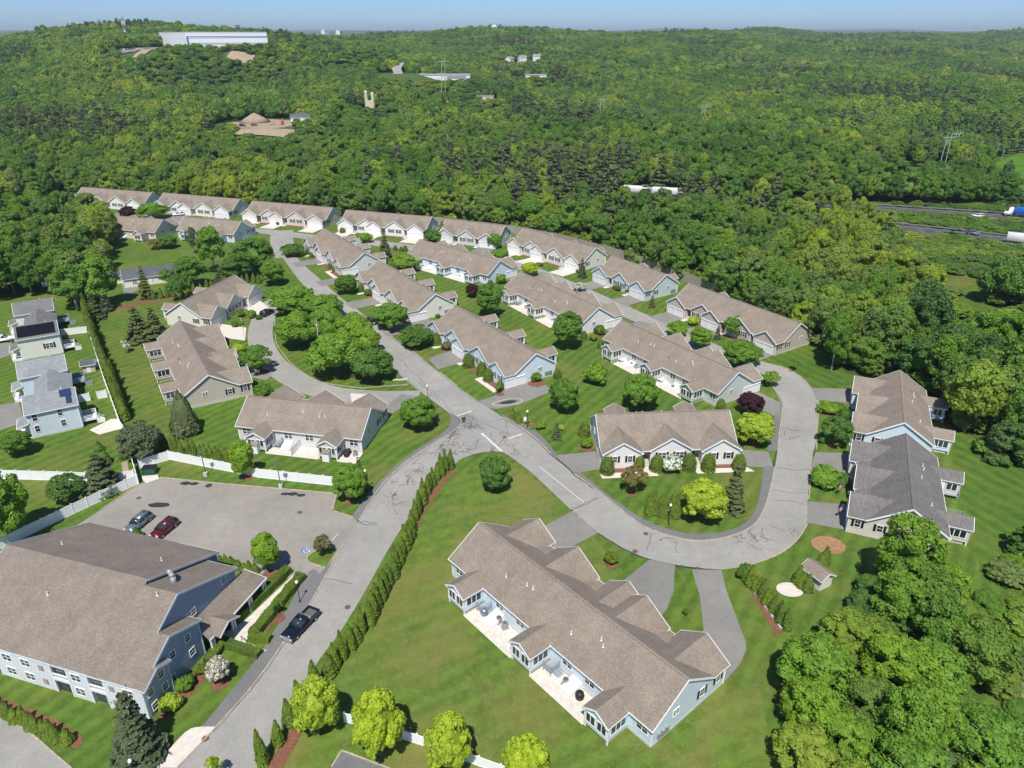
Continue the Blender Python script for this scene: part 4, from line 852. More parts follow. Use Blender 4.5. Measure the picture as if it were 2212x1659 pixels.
def blob(name, x, y, rx, ry, m, z, ang=0):
    p = at(x, y); a = R(ang); P = []
    for t in range(16):
        c, s = rx*math.cos(t*.393)*random.uniform(.85, 1.1), ry*math.sin(t*.393)*random.uniform(.85, 1.1); P.append((p.x+c*math.cos(a)-s*math.sin(a), p.y+c*math.sin(a)+s*math.cos(a)))
    return sheet(name, P, z, M[m])
blob('asphalt_patch', 1098, 869, 2.0, .75, 'fresh', 0.043, 20); blob('asphalt_patch', 999, 908, 0.6, 1.6, 'seal', 0.038, -15)
for x, y, a, b in ((401, 1044, .95, .6), (420, 1045, .8, .5), (451, 1049, .6, .6), (710, 1066-3, .0, .0), (344, 1091, 1.9, .75), (616, 1067, .8, .45), (633, 1067, .9, .55), (651, 1070, .8, .45)):
    if a: blob('asphalt_patch', x, y, a, b, 'fresh', 0.024)
def ringline(name, x, y, rx, ry, ang, w, m, z): 
    p = at(x, y); a = R(ang); P = []
    for t in range(25):
        th = t*2*math.pi/24; c, s = rx*math.cos(th), ry*math.sin(th)*(1+.25*math.cos(th)); P.append((p.x+c*math.cos(a)-s*math.sin(a), p.y+c*math.sin(a)+s*math.cos(a)))
    b = MB(); ribbon(b, P, w, z); tag(b.build(name, M[m]), kind='structure')
ringline('chalk_outline', 1096, 869, 3.4, 1.35, 20, .12, 'paint', 0.047)
for i, (x, y, w) in enumerate(((1090, 945, 'the junction by the stop line'), (646, 1281+30, 'the entry road by the hedge'), (751, 1312, 'the entry road opposite the pickup'), (1395, 1153, 'the inner kerb of the bend'), (1372, 1191, 'the outer kerb of the bend'), (444, 1596, 'the foot of the entry road'), (648, 1107, 'the parking lot near its exit'), (1064, 976, 'the grass tip of the junction'), (300, 1076, 'the corner of the lot'))):
    if i == 1: continue
    b = MB(); b.tube((0, 0, 0), (0, 0, .02), .42, n=14); p = at(x, y)
    tag(b.build('manhole_cover', M['rust'], loc=(p.x, p.y, 0.035)), 'rusty round iron cover set in the asphalt at '+w, 'manhole cover', 'iron covers in the asphalt')
# highway
hw1 = [(40, 366), (100, 347), (152, 331), (190, 318), (225, 306), (300, 280), (420, 240)]; hw2 = [(60, 335), (110, 316), (156, 291.5), (178, 279), (194, 269), (240, 242), (320, 190)]
for P in (hw1, hw2):
    b = MB(); Q = smooth_pts(P, 4); ribbon(b, Q, 13.5, 0.05); tag(b.build('highway', M['hwy']), kind='structure')
    b = MB()
    for o_, w in ((-5.6, .18), (5.6, .18)): ribbon(b, [(x+o_*.38, y+o_*.92) for x, y in Q], w, 0.056)
    for j in (-1.9, 1.9):
        for i in range(0, len(Q)-1, 1): 
            a, c = Q[i], Q[i+1]; ribbon(b, [(a[0]+j*.38, a[1]+j*.92), (a[0]*.6+c[0]*.4+j*.38, a[1]*.6+c[1]*.4+j*.92)], .16, 0.056)
    tag(b.build('lane_marking', M['paint']), kind='structure')
    b = MB()
    for s in (-1, 1):
        G2 = [(x+s*7.2*.38, y+s*7.2*.92) for x, y in Q]
        for i in range(len(G2)-1): b.beam((*G2[i], .75), (*G2[i+1], .75), .12, .34); b.beam((*G2[i], 0), (*G2[i], .9), .12, .12, up=(0, 1, 0))
    tag(b.build('guard_rail', M['grey']), 'long galvanised guard rail along the '+('far' if P is hw1 else 'near')+' highway carriageway', 'guard rail', 'highway guard rails')
# ------------------------------------------------------------------ foliage meshes
def unit(n): v = rng.normal(size=(n, 3)); return v/np.linalg.norm(v, axis=1)[:, None]
def leaf_mesh(name, C, N, size, m, aspect=1.0, core=None):
    n = len(C); N = N/np.maximum(np.linalg.norm(N, axis=1), 1e-6)[:, None]
    t = np.cross(N, unit(n)); t /= np.maximum(np.linalg.norm(t, axis=1), 1e-6)[:, None]; b = np.cross(N, t)
    s = (size*rng.uniform(.35, 1.45, n))[:, None]; t = t*s*.5; b = b*s*.5*aspect
    V = np.stack([C-t-b*.3, C+t*.2-b, C+t+b*.3, C-t*.2+b], 1).reshape(-1, 3); F4 = np.arange(4*n).reshape(n, 4)
    if core is not None:                    # inner mass of the same foliage
        bm = bmesh.new(); bmesh.ops.create_icosphere(bm, subdivisions=2, radius=1)
        cv = np.array([v.co[:] for v in bm.verts]); cf = np.array([[v.index for v in f.verts] for f in bm.faces]); bm.free()
        cx, rx, rz = core; cv = cv*(rx, rx, rz)*(1+.12*rng.normal(size=(len(cv), 1)))+cx
        cf = np.concatenate([cf, cf[:, 2:3]], 1)
        me = bpy.data.meshes.new(name); VV = np.concatenate([V, cv]); T = [tuple(f) for f in F4.tolist()]+[tuple(f[:3]) for f in (cf+len(V)).tolist()]
        me.from_pydata(VV.tolist(), [], T); me.materials.append(m); return me
    return np_mesh(name, V, F4, m)
def broad(name, h, r, base, K, lr, n, size, m, flat=0.9, core=0.62, seed_top=0.0):
    hz = (h-base)/2; c0 = np.array([0, 0, base+hz])
    d = unit(K); d[:, 2] = np.where(d[:, 2] < -.55, -d[:, 2], d[:, 2]); q = rng.uniform(.62, 1, K)[:, None]**.5
    R3 = np.array([r, r, hz]); L = c0+d*q*(R3-lr*np.array([1, 1, flat])*.9)
    L = np.concatenate([L, [c0+[0, 0, hz*.7]]]); lrs = lr*rng.uniform(.75, 1.25, len(L))
    i = rng.integers(0, len(L), n*2); v = unit(n*2); out = L[i]-c0; out /= np.maximum(np.linalg.norm(out, axis=1), .01)[:, None]
    v = v+out*.55+[0, 0, .25]; v /= np.linalg.norm(v, axis=1)[:, None]
    C = L[i]+v*(lrs[i]*rng.uniform(.62, 1.22, n*2))[:, None]*[1, 1, flat]
    keep = np.ones(len(C), bool)
    for k in range(len(L)):
        dd = np.linalg.norm((C-L[k])/[1, 1, flat], axis=1); keep &= ~((dd < lrs[k]*.7) & (i != k))
    C = C[keep][:n]; v = v[keep][:n]
    return leaf_mesh(name, C, v*.95+unit(len(C))*.62+[0, 0, .2], size, m, core=None if not core else (c0, r*core, hz*core))
def spruce(name, h, r, n, size, m, tiers=13, droop=.35, power=.85, gap=.5, core=True):
    C, N = [], []
    for k in range(tiers):
        f = (k+.3)/tiers; R_ = r*(1-f)**power; nb = max(5, int(13*(1-f)+3)); z = h*(.05+.93*f)
        for j in range(nb):
            a = rng.uniform(0, 6.28); l = R_*rng.uniform(.7, 1.1); kk = max(3, int(n/(tiers*9)*(l/r+.2)*1.6))
            t = rng.uniform(.25, 1, kk)**.7; w = rng.normal(size=kk)*.1*r*(t*.8+.35)
            C.append(np.stack([np.cos(a)*l*t-np.sin(a)*w, np.sin(a)*l*t+np.cos(a)*w, z-droop*l*t**1.5+rng.normal(size=kk)*.04*h/tiers+.12*h/tiers], 1))
            N.append(np.stack([np.cos(a)*.5+rng.normal(size=kk)*.5, np.sin(a)*.5+rng.normal(size=kk)*.5, np.full(kk, .8)+rng.normal(size=kk)*.3], 1))
    C = np.concatenate(C); N = np.concatenate(N)
    cv = None
    me = leaf_mesh(name, C, N, size, m, 1.6)
    return me
def arbor(name, h, r, n, size, m, tip=.75):
    f = rng.uniform(0, 1, n)**1.15; a = rng.uniform(0, 6.28, n)
    prof = np.minimum(1, .72+f*1.8)*(1-f**1.35)**.8; prof = prof*(1-tip*.2*f)
    rr = r*prof*(1+.09*np.sin(a*5+f*3)+.08*rng.normal(size=n)); C = np.stack([np.cos(a)*rr, np.sin(a)*rr, f*h+.04*h*rng.normal(size=n)*.3], 1); C[:, 2] = np.maximum(C[:, 2], .05)
    N = np.stack([np.cos(a), np.sin(a), .35+f*.6], 1)+unit(n)*.55
    return leaf_mesh(name, C, N, size, m, 1.5, core=(np.array([0, 0, h*.42]), r*.72, h*.44))
def globe(name, r, h, n, size, m, rough=.05, e=2.4):
    v = unit(n); v[:, 2] = np.abs(v[:, 2]*1.0); k = (np.abs(v)**e).sum(1)**(-1/e); C = v*k[:, None]*[r, r, h]*(1+rough*rng.normal(size=(n, 1)))
    lo = rng.random(n) < .25; C[lo, 2] *= .3
    return leaf_mesh(name, C, v+unit(n)*.5, size, m, core=(np.array([0, 0, h*.42]), r*.86, h*.52))
def trunk(name, h, r, m, limbs=5, spread=1.6, lean=0.0):
    s = MB(); s.tube((0, 0, -.1), (lean*.3, 0, h*.5), r, r*.7, 7); s.tube((lean*.3, 0, h*.5), (lean, 0, h), r*.7, r*.25, 7)
    for i in range(limbs):
        a = i*2.4+random.random(); z = h*random.uniform(.4, .75); s.tube((lean*z/h*.6, 0, z), (math.cos(a)*spread, math.sin(a)*spread, z+h*random.uniform(.2, .4)), r*.4, r*.12, 5)
    return s.mesh(name, m)
KINDS = {}      # kind -> (list of crown meshes, reference height, reference radius, trunk mesh, name)
KINDS['maple'] = ([broad('crown', 6.5, 3.1, .5, 70, .6, 9500, .26, M['l_green'], core=.7) for _ in range(3)], 6.5, 3.1, trunk('trunk', 3.8, .14, M['bark']), 'maple_tree')
KINDS['spread'] = ([broad('crown', 6.5, 3.5, .9, 46, .85, 9500, .28, M['l_bright'], core=.66) for _ in range(3)], 6.5, 3.5, trunk('trunk', 4.4, .17, M['bark']), 'shade_tree')
KINDS['loose'] = ([broad('crown', 6, 2.8, .9, 34, .6, 4200, .25, M['l_green'], core=.35) for _ in range(2)], 6, 2.8, trunk('trunk', 4, .1, M['bark'], 7), 'young_tree')
KINDS['oval'] = ([broad('crown', 5.6, 1.9, .35, 50, .48, 6000, .21, M['l_bright'], core=.74) for _ in range(2)], 5.6, 1.9, trunk('trunk', 2.5, .12, M['bark']), 'pear_tree')
KINDS['sprig'] = ([broad('crown', 2.6, .9, .5, 9, .34, 420, .2, M['l_green'], core=0) for _ in range(2)], 2.6, .9, trunk('trunk', 1.8, .05, M['bark'], 5, .5), 'sapling')
KINDS['spruce'] = ([spruce('crown', 8, 2.5, 9500, .23, M['l_fir']) for _ in range(3)], 8, 2.5, trunk('trunk', 7.6, .16, M['bark'], 0), 'spruce_tree')
KINDS['pine'] = ([spruce('crown', 9, 3.2, 7000, .34, M['l_pine'], 9, .05, .6) for _ in range(2)], 9, 3.2, trunk('trunk', 8.5, .2, M['bark'], 4, 2), 'pine_tree')
KINDS['fatcone'] = ([arbor('crown', 6, 2.3, 4200, .34, M['l_fir'], .9) for _ in range(2)], 6, 2.3, trunk('trunk', 2, .16, M['bark'], 0), 'spruce_tree')
KINDS['arb'] = ([arbor('arborvitae', 3, .62, 1100, .19, M['l_arb']) for _ in range(4)], 3, .62, None, 'arborvitae')
KINDS['egg'] = ([globe('egg_shrub', .72, 1.75, 1300, .13, M['l_box'], .03, 2.6) for _ in range(2)], 1.75, .72, None, 'clipped_shrub')
KINDS['bush'] = ([broad('bush', 1.5, 1.05, .0, 26, .3, 1300, .17, M['l_box'], core=.75) for _ in range(3)], 1.5, 1.05, None, 'round_bush')
KINDS['wood'] = ([broad('crown', 13, 4.6, 1.0, 56, 1.05, 6800, .42, M['l_forest'], core=.45) for _ in range(6)], 13, 4.6, trunk('trunk', 9, .24, M['barkpale'], 5, 2.5, .6), 'forest_tree')
KINDS['thick'] = ([broad('crown', 9, 3.9, .6, 60, .8, 8500, .3, M['l_forest'], core=.42) for _ in range(4)], 9, 3.9, trunk('trunk', 7.5, .18, M['barkpale'], 8, 2.4, .6), 'forest_tree')
KINDS['far'] = ([broad('crown', 13, 5.4, .5, 22, 1.7, 1200, .95, M['l_forest'], core=.7) for _ in range(3)], 13, 5.4, trunk('trunk', 8, .25, M['bark'], 0), 'forest_tree')
KINDS['farpine'] = ([spruce('crown', 16, 4.0, 1300, .9, M['l_pine'], 9, .1, .7)], 16, 4.0, trunk('trunk', 14, .25, M['bark'], 0), 'pine_tree')
_kc = {}
def plant(kind, p, h, r, mat=None, label=None, cat=None, group=None, z=0.0, var=None, name=None):
    ms, rh, rr, tk, nm = KINDS[kind]; nm = name or nm
    i = _kc.get(kind, 0) if var is None else var; _kc[kind] = i+1
    me = ms[i % len(ms)]; rz = random.uniform(0, 6.28)
    sc = (r/rr, r/rr, h/rh)
    if tk is None:
        o = inst(nm, me, None, (p[0], p[1], z), rz, sc); tag(o, label, cat or 'shrub', group); c = o
    else:
        o = empty(nm, (p[0], p[1], z), rz, label, cat or 'tree', group); o.scale = sc
        inst('trunk', tk, o); c = inst('crown', me, o)
    if mat:
        c.material_slots[0].link = 'OBJECT'; c.material_slots[0].material = M[mat]
    return o
def tree(kind, bx, by, ty, w, mat, label, cat='tree', group=None, z=0.0, name=None):
    p = at(bx, by, z); r = w*mpp(by)*.5; h = max(.5, high(bx, by, ty)-r*(.28 if kind in ('maple', 'spread', 'loose', 'wood', 'bush') else 0.0))
    return plant(kind, p, h, r, mat, label, cat, group, z, name=name)
T = tree
# ---- trees on the lawns, each with its own description
T('maple', 905, 926, 850, 82, None, 'round green maple on the corner lawn left of the junction')
T('maple', 1068, 1058, 980, 72, 'l_green', 'green round tree on the triangular lawn below the junction')
T('spread', 640, 676, 606, 108, None, 'broad bright tree at the top left of the wooded island')
T('spread', 704, 690, 628, 84, None, 'bright tree at the top right of the wooded island')
T('spread', 646, 752, 664, 92, None, 'bright spreading tree at the left edge of the wooded island')
T('spread', 708, 735, 655, 82, None, 'bright tree in the middle of the wooded island left of the flagpole')
T('spread', 766, 748, 668, 84, None, 'bright tree of the wooded island right of the flagpole')
T('spread', 795, 762, 700, 66, None, 'smaller bright tree at the island edge nearest the avenue')
T('spread', 728, 812, 706, 122, None, 'largest bright tree at the front of the wooded island')
T('spread', 806, 824, 742, 94, 'l_green', 'duller green tree with dense crown at the right tip of the wooded island')
T('maple', 847, 712, 645, 76, 'l_bright', 'bright round tree at the avenue kerb beside the dark parked car')
T('maple', 900, 748, 695, 76, 'l_deep', 'low dark green round tree by the avenue before the pale blue house')
T('maple', 749, 634, 586, 50, 'l_deep', 'dark round tree at the avenue kerb farther up')
T('maple', 590, 616, 556, 54, None, 'round green tree at the far end of the avenue beside the hedge')
T('bush', 632, 552, 520, 54, 'l_deep', 'dark broad bush where the avenue bends left', 'bush')
T('oval', 1058, 684, 611, 60, 'l_green', 'egg-shaped green tree on the striped lawn next to the purple bush')
T('maple', 1021, 642, 609, 32, 'l_purple', 'small dark purple plum on the striped lawn')
T('oval', 1226, 754, 671, 66, 'l_green', 'tall green tree in front of the middle white house')
T('bush', 1288, 828, 781, 56, 'l_bright', 'low weeping bright green tree on the striped lawn')
T('maple', 1218, 890, 809, 66, 'l_green', 'green conical tree at the bottom of the striped lawn')
T('maple', 1383, 884, 800, 82, 'l_bright', 'bright round maple behind the white three-gabled house')
T('spread', 874, 585, 540, 70, 'l_bright', 'flat bright tree behind the avenue row')
T('spruce', 833, 562, 496, 36, None, 'tall dark spruce beside the two round bushes behind the avenue row')
T('maple', 1144, 595, 561, 41, 'l_lime', 'yellow-green small maple behind the pale blue middle house')
T('maple', 1068, 536, 499, 33, 'l_bright', 'small bright tree in front of the sage house of the far row')
T('bush', 940, 522, 491, 44, 'l_green', 'broad green tree at the end of the white far-row house')
T('spruce', 956, 515, 476, 22, None, 'slim spruce against the far-row house gable')
T('bush', 1083, 553, 535, 36, 'l_bright', 'low spreading bright shrub before the cream house by the wall')
T('bush', 790, 524, 500, 32, 'l_bright', 'round green shrub in the far lane')
T('spruce', 1257, 600, 556, 24, None, 'slim dark spruce in front of the cream house with the timber wall')
T('spruce', 1408, 664, 637, 18, 'l_rust', 'small brownish fir on the lane lawn')
T('loose', 1587, 728, 676, 52, 'l_green', 'soft green tree in front of the tan house')
T('maple', 1600, 788, 726, 88, 'l_green', 'wide clipped round tree at the corner of the back lane')
T('oval', 1512, 752, 708, 52, 'l_bright', 'green tree between the two driveways of the tan house')
T('bush', 1459, 724, 692, 48, 'l_bright', 'spreading green tree on the left lawn of the tan house')
T('spruce', 1549, 733, 702, 19, 'l_pine', 'small blue-grey spruce by the tan house entry')
T('loose', 1663, 834, 798, 40, 'l_bright', 'small loose tree on the lawn tip by the sage house')
T('sprig', 1712, 800, 776, 22, 'l_green', 'thin sapling in a mulch ring on the striped corner lawn')
T('loose', 1251, 630, 606, 34, 'l_white', 'white blossoming tree behind the middle white house')
T('maple', 1618, 892, 843, 60, 'l_purple', 'dark purple maple beside the sage house')
T('maple', 1626, 960, 883, 84, 'l_lime', 'yellow-green maple right of the white three-gabled house')
T('maple', 1513, 1122, 1028, 104, 'l_lime', 'large yellow-green maple on the lawn inside the bend')
T('spruce', 1580, 1102, 1000, 66, None, 'tall dark spruce next to the large yellow-green maple')
T('loose', 1367, 1064, 1000, 58, 'l_rust', 'russet crabapple on the lawn before the white three-gabled house')
T('bush', 1451, 1020, 978, 44, 'l_white', 'white flowering shrub between the egg shrubs', 'bush')
T('loose', 1799, 964, 893, 70, 'l_green', 'loose green tree on the lawn between the right-hand driveways')
T('bush', 1787, 892, 866, 48, 'l_bright', 'low spreading tree by the upper right driveway')
T('bush', 1777, 1046, 1003, 72, 'l_bright', 'weeping bright tree by the lower right driveway')
T('bush', 1817, 1048, 1020, 36, 'l_green', 'small bush between the weeping tree and the charcoal-roofed house')
T('bush', 1808, 888, 868, 34, 'l_green', 'shrub against the pale blue house on the bend')
T('bush', 1822, 905, 880, 26, 'l_deep', 'dark shrub below the pale blue house window')
T('maple', 476, 1474, 1418, 52, 'l_bloom', 'pink and white blossoming tree by the long slate blue building')
T('spruce', 306, 1634, 1495, 122, None, 'big dark spruce at the corner of the long building')
T('maple', 690, 1586, 1462, 104, 'l_lime', 'yellow-green maple by the road, left of the other three lime trees')
T('maple', 826, 1636, 1488, 114, 'l_lime', 'yellow-green maple before the white fence, nearest the roadside one')
T('maple', 973, 1668, 1538, 106, 'l_lime', 'yellow-green maple third along the bottom white fence')
T('maple', 1136, 1705, 1588, 102, 'l_lime', 'yellow-green maple cut by the picture edge, last along the white fence')
T('sprig', 467, 1690, 1637, 40, 'l_lime', 'tip of a yellow-green tree at the bottom edge beside the road')
T('oval', 581, 1238, 1152, 60, 'l_bright', 'dense egg-shaped tree at the edge of the parking lot')
T('loose', 699, 1200, 1153, 40, 'l_rust', 'small brownish tree on the parking lot island')
T('maple', 758, 1082, 996, 76, 'l_bright', 'bright tree at the parking lot corner by the entry road')
T('spruce', 779, 1047, 985, 28, None, 'small dark spruce behind the bright parking lot tree')
T('oval', 530, 1032, 955, 56, 'l_bright', 'slim bright tree in front of the white parking lot fence')
T('fatcone', 403, 936, 845, 60, None, 'dense dark cone-shaped spruce on the lawn by the tan house')
T('maple', 312, 992, 905, 96, 'l_fir', 'dark evergreen mass at the end of the tall hedge')
T('spruce', 208, 690, 632, 42, None, 'dark spruce at the top end of the tall hedge')
T('spruce', 232, 672, 622, 34, 'l_pine', 'dark spruce beside the hedge end, under the wide bright trees')
T('spruce', 304, 738, 660, 66, None, 'dark spruce left of the pair behind the tan house')
T('spruce', 340, 736, 662, 62, 'l_fir', 'dark spruce right of the pair behind the tan house')
T('loose', 556, 802, 738, 78, 'l_green', 'loose leaning tree on the inner lawn of the round drive')
T('bush', 515, 762, 740, 32, 'l_lime', 'small yellow-green bush by the round drive')
T('bush', 570, 856, 826, 46, 'l_deep', 'dark round bush at the end of the tan house')
T('oval', 44, 982, 932, 66, 'l_green', 'green tree on the back lawn below the pale blue town house')
T('pine', 226, 1060, 981, 82, None, 'grey-green pine behind the white fence corner')
T('loose', 150, 1078, 1020, 84, 'l_deep', 'dark thin-leaved tree in front of the cross fence')
T('maple', 28, 1172, 1004, 112, 'l_bright', 'big bright maple at the left picture edge')
T('sprig', 271, 762, 736, 24, 'l_white', 'little white-flowering sapling by the tan house')
T('sprig', 389, 910, 885, 26, 'l_green', 'thin sapling on the lawn near the tall hedge')
T('sprig', 601, 1334, 1298, 24, 'l_bright', 'young tree in a mulch ring by the long building walk')
T('sprig', 1478, 1332, 1314, 16, 'l_deep', 'tiny sapling in a mulch ring between two driveways')
T('sprig', 1079, 850, 832, 18, 'l_bright', 'little green shrub on the strip before the pale blue avenue house')
T('bush', 1320, 1217, 1191, 34, 'l_box', 'low green bush in a mulch ring on the pointed lawn')
T('spruce', 1202, 948, 912, 26, 'l_pine', 'small grey-green spruce in a mulch ring by the egg shrubs')
T('wood', 168, 668, 556, 88, 'l_green', 'wide bright tree above the two-storey houses, left of two')
T('wood', 228, 662, 542, 84, 'l_bright', 'wide bright tree above the two-storey houses, right of two by the hedge end')
T('wood', 465, 588, 478, 62, 'l_bright', 'tall narrow bright maple before the pale blue far house')
T('wood', 548, 588, 500, 96, 'l_green', 'wide green tree left of the avenue bend')
T('wood', 418, 620, 545, 74, 'l_green', 'green tree between the grey ranch roof and the hedge')
T('wood', 512, 606, 545, 70, 'l_deep', 'deep green tree behind the garden hedge')
T('spruce', 475, 622, 588, 34, 'l_pine', 'small blue-grey spruce behind the garden hedge')
T('loose', 421, 548, 486, 30, 'l_pine', 'thin grey-green spruce between two far houses')
T('maple', 281, 474, 440, 40, 'l_purple', 'dark purple tree in front of the far row')
T('spread', 331, 473, 430, 66, 'l_bright', 'bright yellow-green tree in front of the far row')
T('maple', 365, 536, 502, 42, 'l_green', 'round green tree on the lawn by the beige far house')
T('loose', 340, 537, 510, 40, 'l_rust', 'greyish bush beside the round tree near the beige far house')
T('loose', 366, 622, 575, 40, 'l_green', 'soft green tree in front of the grey ranch roof')
T('loose', 392, 650, 586, 52, 'l_green', 'loose green tree left of the curving hedge')
T('spruce', 318, 645, 570, 36, None, 'young spruce at the start of the curving mulch bed')
T('pine', 2200, 1200, 1100, 64, 'l_deep', 'dark tree at the right edge beside the lawn')
T('spread', 2160, 655, 545, 110, 'l_green', 'round tree standing alone in the right-hand clearing')
T('bush', 1606, 1250, 1215, 34, 'l_deep', 'dark rounded bush at the top of the right-hand arborvitae row')
# ---- clipped egg shrubs and round bushes
G1 = 'clipped egg-shaped evergreens along the house fronts'
eggs = [(1311, 1021, 30), (1379, 1009, 24), (1417, 1015, 28), (1487, 1013, 30), (1529, 1015, 30), (1595, 1013, 28), (944, 744, 21), (1012, 792, 24), (1041, 810, 23), (1055, 822, 22), (1080, 842, 17), (781, 630, 14),
        (1204, 817, 17), (1262, 941, 24), (1059, 622, 14), (854, 541, 9), (867, 543, 8), (876, 543, 10), (1556, 885, 20), (1297, 752, 14), (1261, 732, 14), (664, 548, 9), (673, 556, 9), (713, 580, 9), (722, 586, 9), (1636, 838, 10), (1229, 562, 9), (1188, 548, 8)]
lab = {0: 'left end of the white three-gabled house', 1: 'left steps of the white three-gabled house', 2: 'left of the flowering shrub', 3: 'right of the flowering shrub', 4: 'right steps of the white three-gabled house', 5: 'right end of the white three-gabled house'}
for i, (x, y, w) in enumerate(eggs):
    r = w*mpp(y)*.5; plant('egg', at(x, y), r*2.5, r, None, 'clipped egg-shaped evergreen at the '+lab[i] if i in lab else 'clipped egg-shaped evergreen in a mulch bed by a row house', 'shrub', G1)
G2 = 'round bushes planted round the row houses'
for i, (x, y, w, m) in enumerate(((964, 756, 24, 'l_rust'), (795, 638, 18, 'l_deep'), (946, 686, 11, None), (1158, 824, 26, 'l_box'), (1084, 612, 26, 'l_bright'), (1295, 722, 27, None), (1282, 736, 20, 'l_bright'), (1268, 967, 28, 'l_bright'), (1168, 926, 24, 'l_bright'), (1213, 929, 16, 'l_lime'),
                                (520, 684, 20, None), (545, 686, 22, 'l_bright'), (508, 706, 16, None), (520, 702, 12, 'l_bright'), (560, 690, 14, None), (1496, 795-92, 26, 'l_lime'), (1508, 712, 14, 'l_bright'), (1412+78, 690+20, 1, None), (1382, 606+6, 1, None), (1335, 628, 15, None), (1356, 633, 13, None), (1327, 624, 10, None), (1600-300, 0, 0, None),
                                (455, 1548-90, 28, None), (411, 1508-30, 30, 'l_deep'), (402, 1490, 44, 'l_bright'), (371, 1530, 48, 'l_lime'), (433, 1475-20, 30, None), (1585-30, 884, 12, None), (740, 503, 14, None), (708, 486, 14, 'l_bright'), (748, 497, 12, None), (838, 505, 12, None), (820, 498, 10, None), (1010, 512, 14, None), (1031, 505, 10, None), (650, 485, 12, None), (560, 480, 10, None), (586, 478, 12, None), (600, 486, 8, None), (1170, 575, 10, None), (1420, 600, 1, None), (1247, 588, 8, 'l_deep'), (340, 490-8, 1, None), (1332+5, 700+8, 1, None), (1408, 694, 1, None), (1345, 716, 24, 'l_deep'), (1362, 724, 18, 'l_deep'))):
    if w < 2: continue
    r = w*mpp(y)*.5; plant('bush', at(x, y), r*1.55, r, m, 'rounded green bush beside a row house' if m != 'l_lime' else 'rounded yellow-green bush beside a wall', 'bush', G2)
# ---- rows of arborvitae
def hedge_row(pts, step, h, r, label, group, skip=(), jit=.12, mat=None):
    P = [at(x, y).to_2d() for x, y in smooth_pts(pts, 8)]; acc = 0.0; n = 0; nxt = 0.0
    for i in range(len(P)-1):
        d = (P[i+1]-P[i]).length
        while nxt <= acc+d:
            q = P[i].lerp(P[i+1], (nxt-acc)/max(d, 1e-6)); n += 1
            if n not in skip: plant('arb', (q.x+random.gauss(0, jit), q.y+random.gauss(0, jit)), h*random.uniform(.78, 1.16), r*random.uniform(.82, 1.14), mat, label, 'arborvitae', group).rotation_euler[:2] = (random.gauss(0, .035), random.gauss(0, .035))
            nxt += step*random.uniform(.92, 1.08)
        acc += d
hedge_row([(972, 1010), (948, 1032), (917, 1076), (885, 1160), (857, 1230), (812, 1320), (757, 1405), (715, 1450)], 1.55, 4.3, .78, 'pointed arborvitae in the long single file along the entry road', 'arborvitae file along the entry road')
hedge_row([(712, 1455), (690, 1478), (660, 1512), (624, 1572), (586, 1626), (540, 1690)], 2.5, 4.6, .85, 'pointed arborvitae in the widely spaced lower end of the roadside file', 'spaced arborvitae at the foot of the entry road')
hedge_row([(186, 672), (205, 735), (232, 805), (258, 872), (272, 912)], 1.05, 5.4, 1.0, 'tall arborvitae in the long straight hedge behind the white fence', 'tall hedge along the white fence', jit=.1)
hedge_row([(332, 646), (380, 640), (430, 628), (478, 616), (520, 610), (565, 612)], 1.9, 3.0, .8, 'arborvitae in the curving hedge behind the cream house', 'curving hedge behind the cream house')
hedge_row([(352, 972), (385, 980), (430, 988), (497, 1003)], 1.25, 3.3, .68, 'arborvitae in the short hedge behind the parking lot fence', 'short hedge behind the parking lot fence')
hedge_row([(-20, 1528), (10, 1543), (60, 1568), (120, 1594), (160, 1608)], 1.15, 2.6, .7, 'arborvitae in the hedge at the lower left corner', 'hedge at the lower left corner')
hedge_row([(1612, 1254), (1640, 1282), (1667, 1316), (1700, 1364)], 1.0, 3.3, .78, 'arborvitae in the slanting row by the white-edged mulch strip', 'slanting arborvitae row on the right')
hedge_row([(1106, 897), (1114, 906), (1124, 914)], .9, 1.8, .62, 'clipped arborvitae in the short row by the notice sign', 'short clipped row by the notice sign')
hedge_row([(475, 1215), (505, 1224), (545, 1236), (560, 1240)], .9, 1.7, .6, 'low arborvitae beside the parking lot and the long building', 'low hedge beside the parking lot')
for x, y, h in ((1723, 1260, 3.3), (1743, 1276, 3.0), (1731, 1268, 2.7), (1781, 1216, 3.0), (1772, 1222, 2.6)): plant('arb', at(x, y), h, .85, None, 'pointed arborvitae beside the small garden shed', 'arborvitae', 'arborvitae round the garden shed')
for x, y, h in ((232, 1000, 2.6), (268, 990, 2.4), (215, 978-5, 2.0), (299, 1178-15, 2.2)): plant('arb', at(x, y), h, .9, 'l_deep', 'dark arborvitae in the back gardens behind the white fence', 'arborvitae', 'arborvitae in the back gardens')
# box hedges of the long building's walk: each a dense row of leafy shrub
def box_hedge(a, b, w, h, label):
    A = at(*a); B = at(*b); d = B-A; L = d.length; n = int(L*(w+2*h)*330); t = rng.uniform(0, L, n); s = rng.integers(0, 3, n)
    y = np.where(s == 0, -w/2, np.where(s == 1, w/2, rng.uniform(-w/2, w/2, n))); z = np.where(s == 2, h, rng.uniform(0, h, n)); rd = .08*np.sin(t*2.2)+.05*rng.normal(size=n)
    C = np.stack([t, y*(1+rd), z*(1+rd*.6)], 1); N = np.stack([np.zeros(n), np.where(s == 0, -1., np.where(s == 1, 1., 0)), np.where(s == 2, 1., .2)], 1)+unit(n)*.5
    me = leaf_mesh('clipped_hedge', C, N, .15, M['l_box']); o = inst('clipped_hedge', me, None, (A.x, A.y, 0), math.atan2(d.y, d.x)); tag(o, label, 'hedge')
    c = MB(); c.box(.1, L-.1, -w/2+.1, w/2-.1, 0, h-.08); c.build('inner_branches', M['l_box'], o)
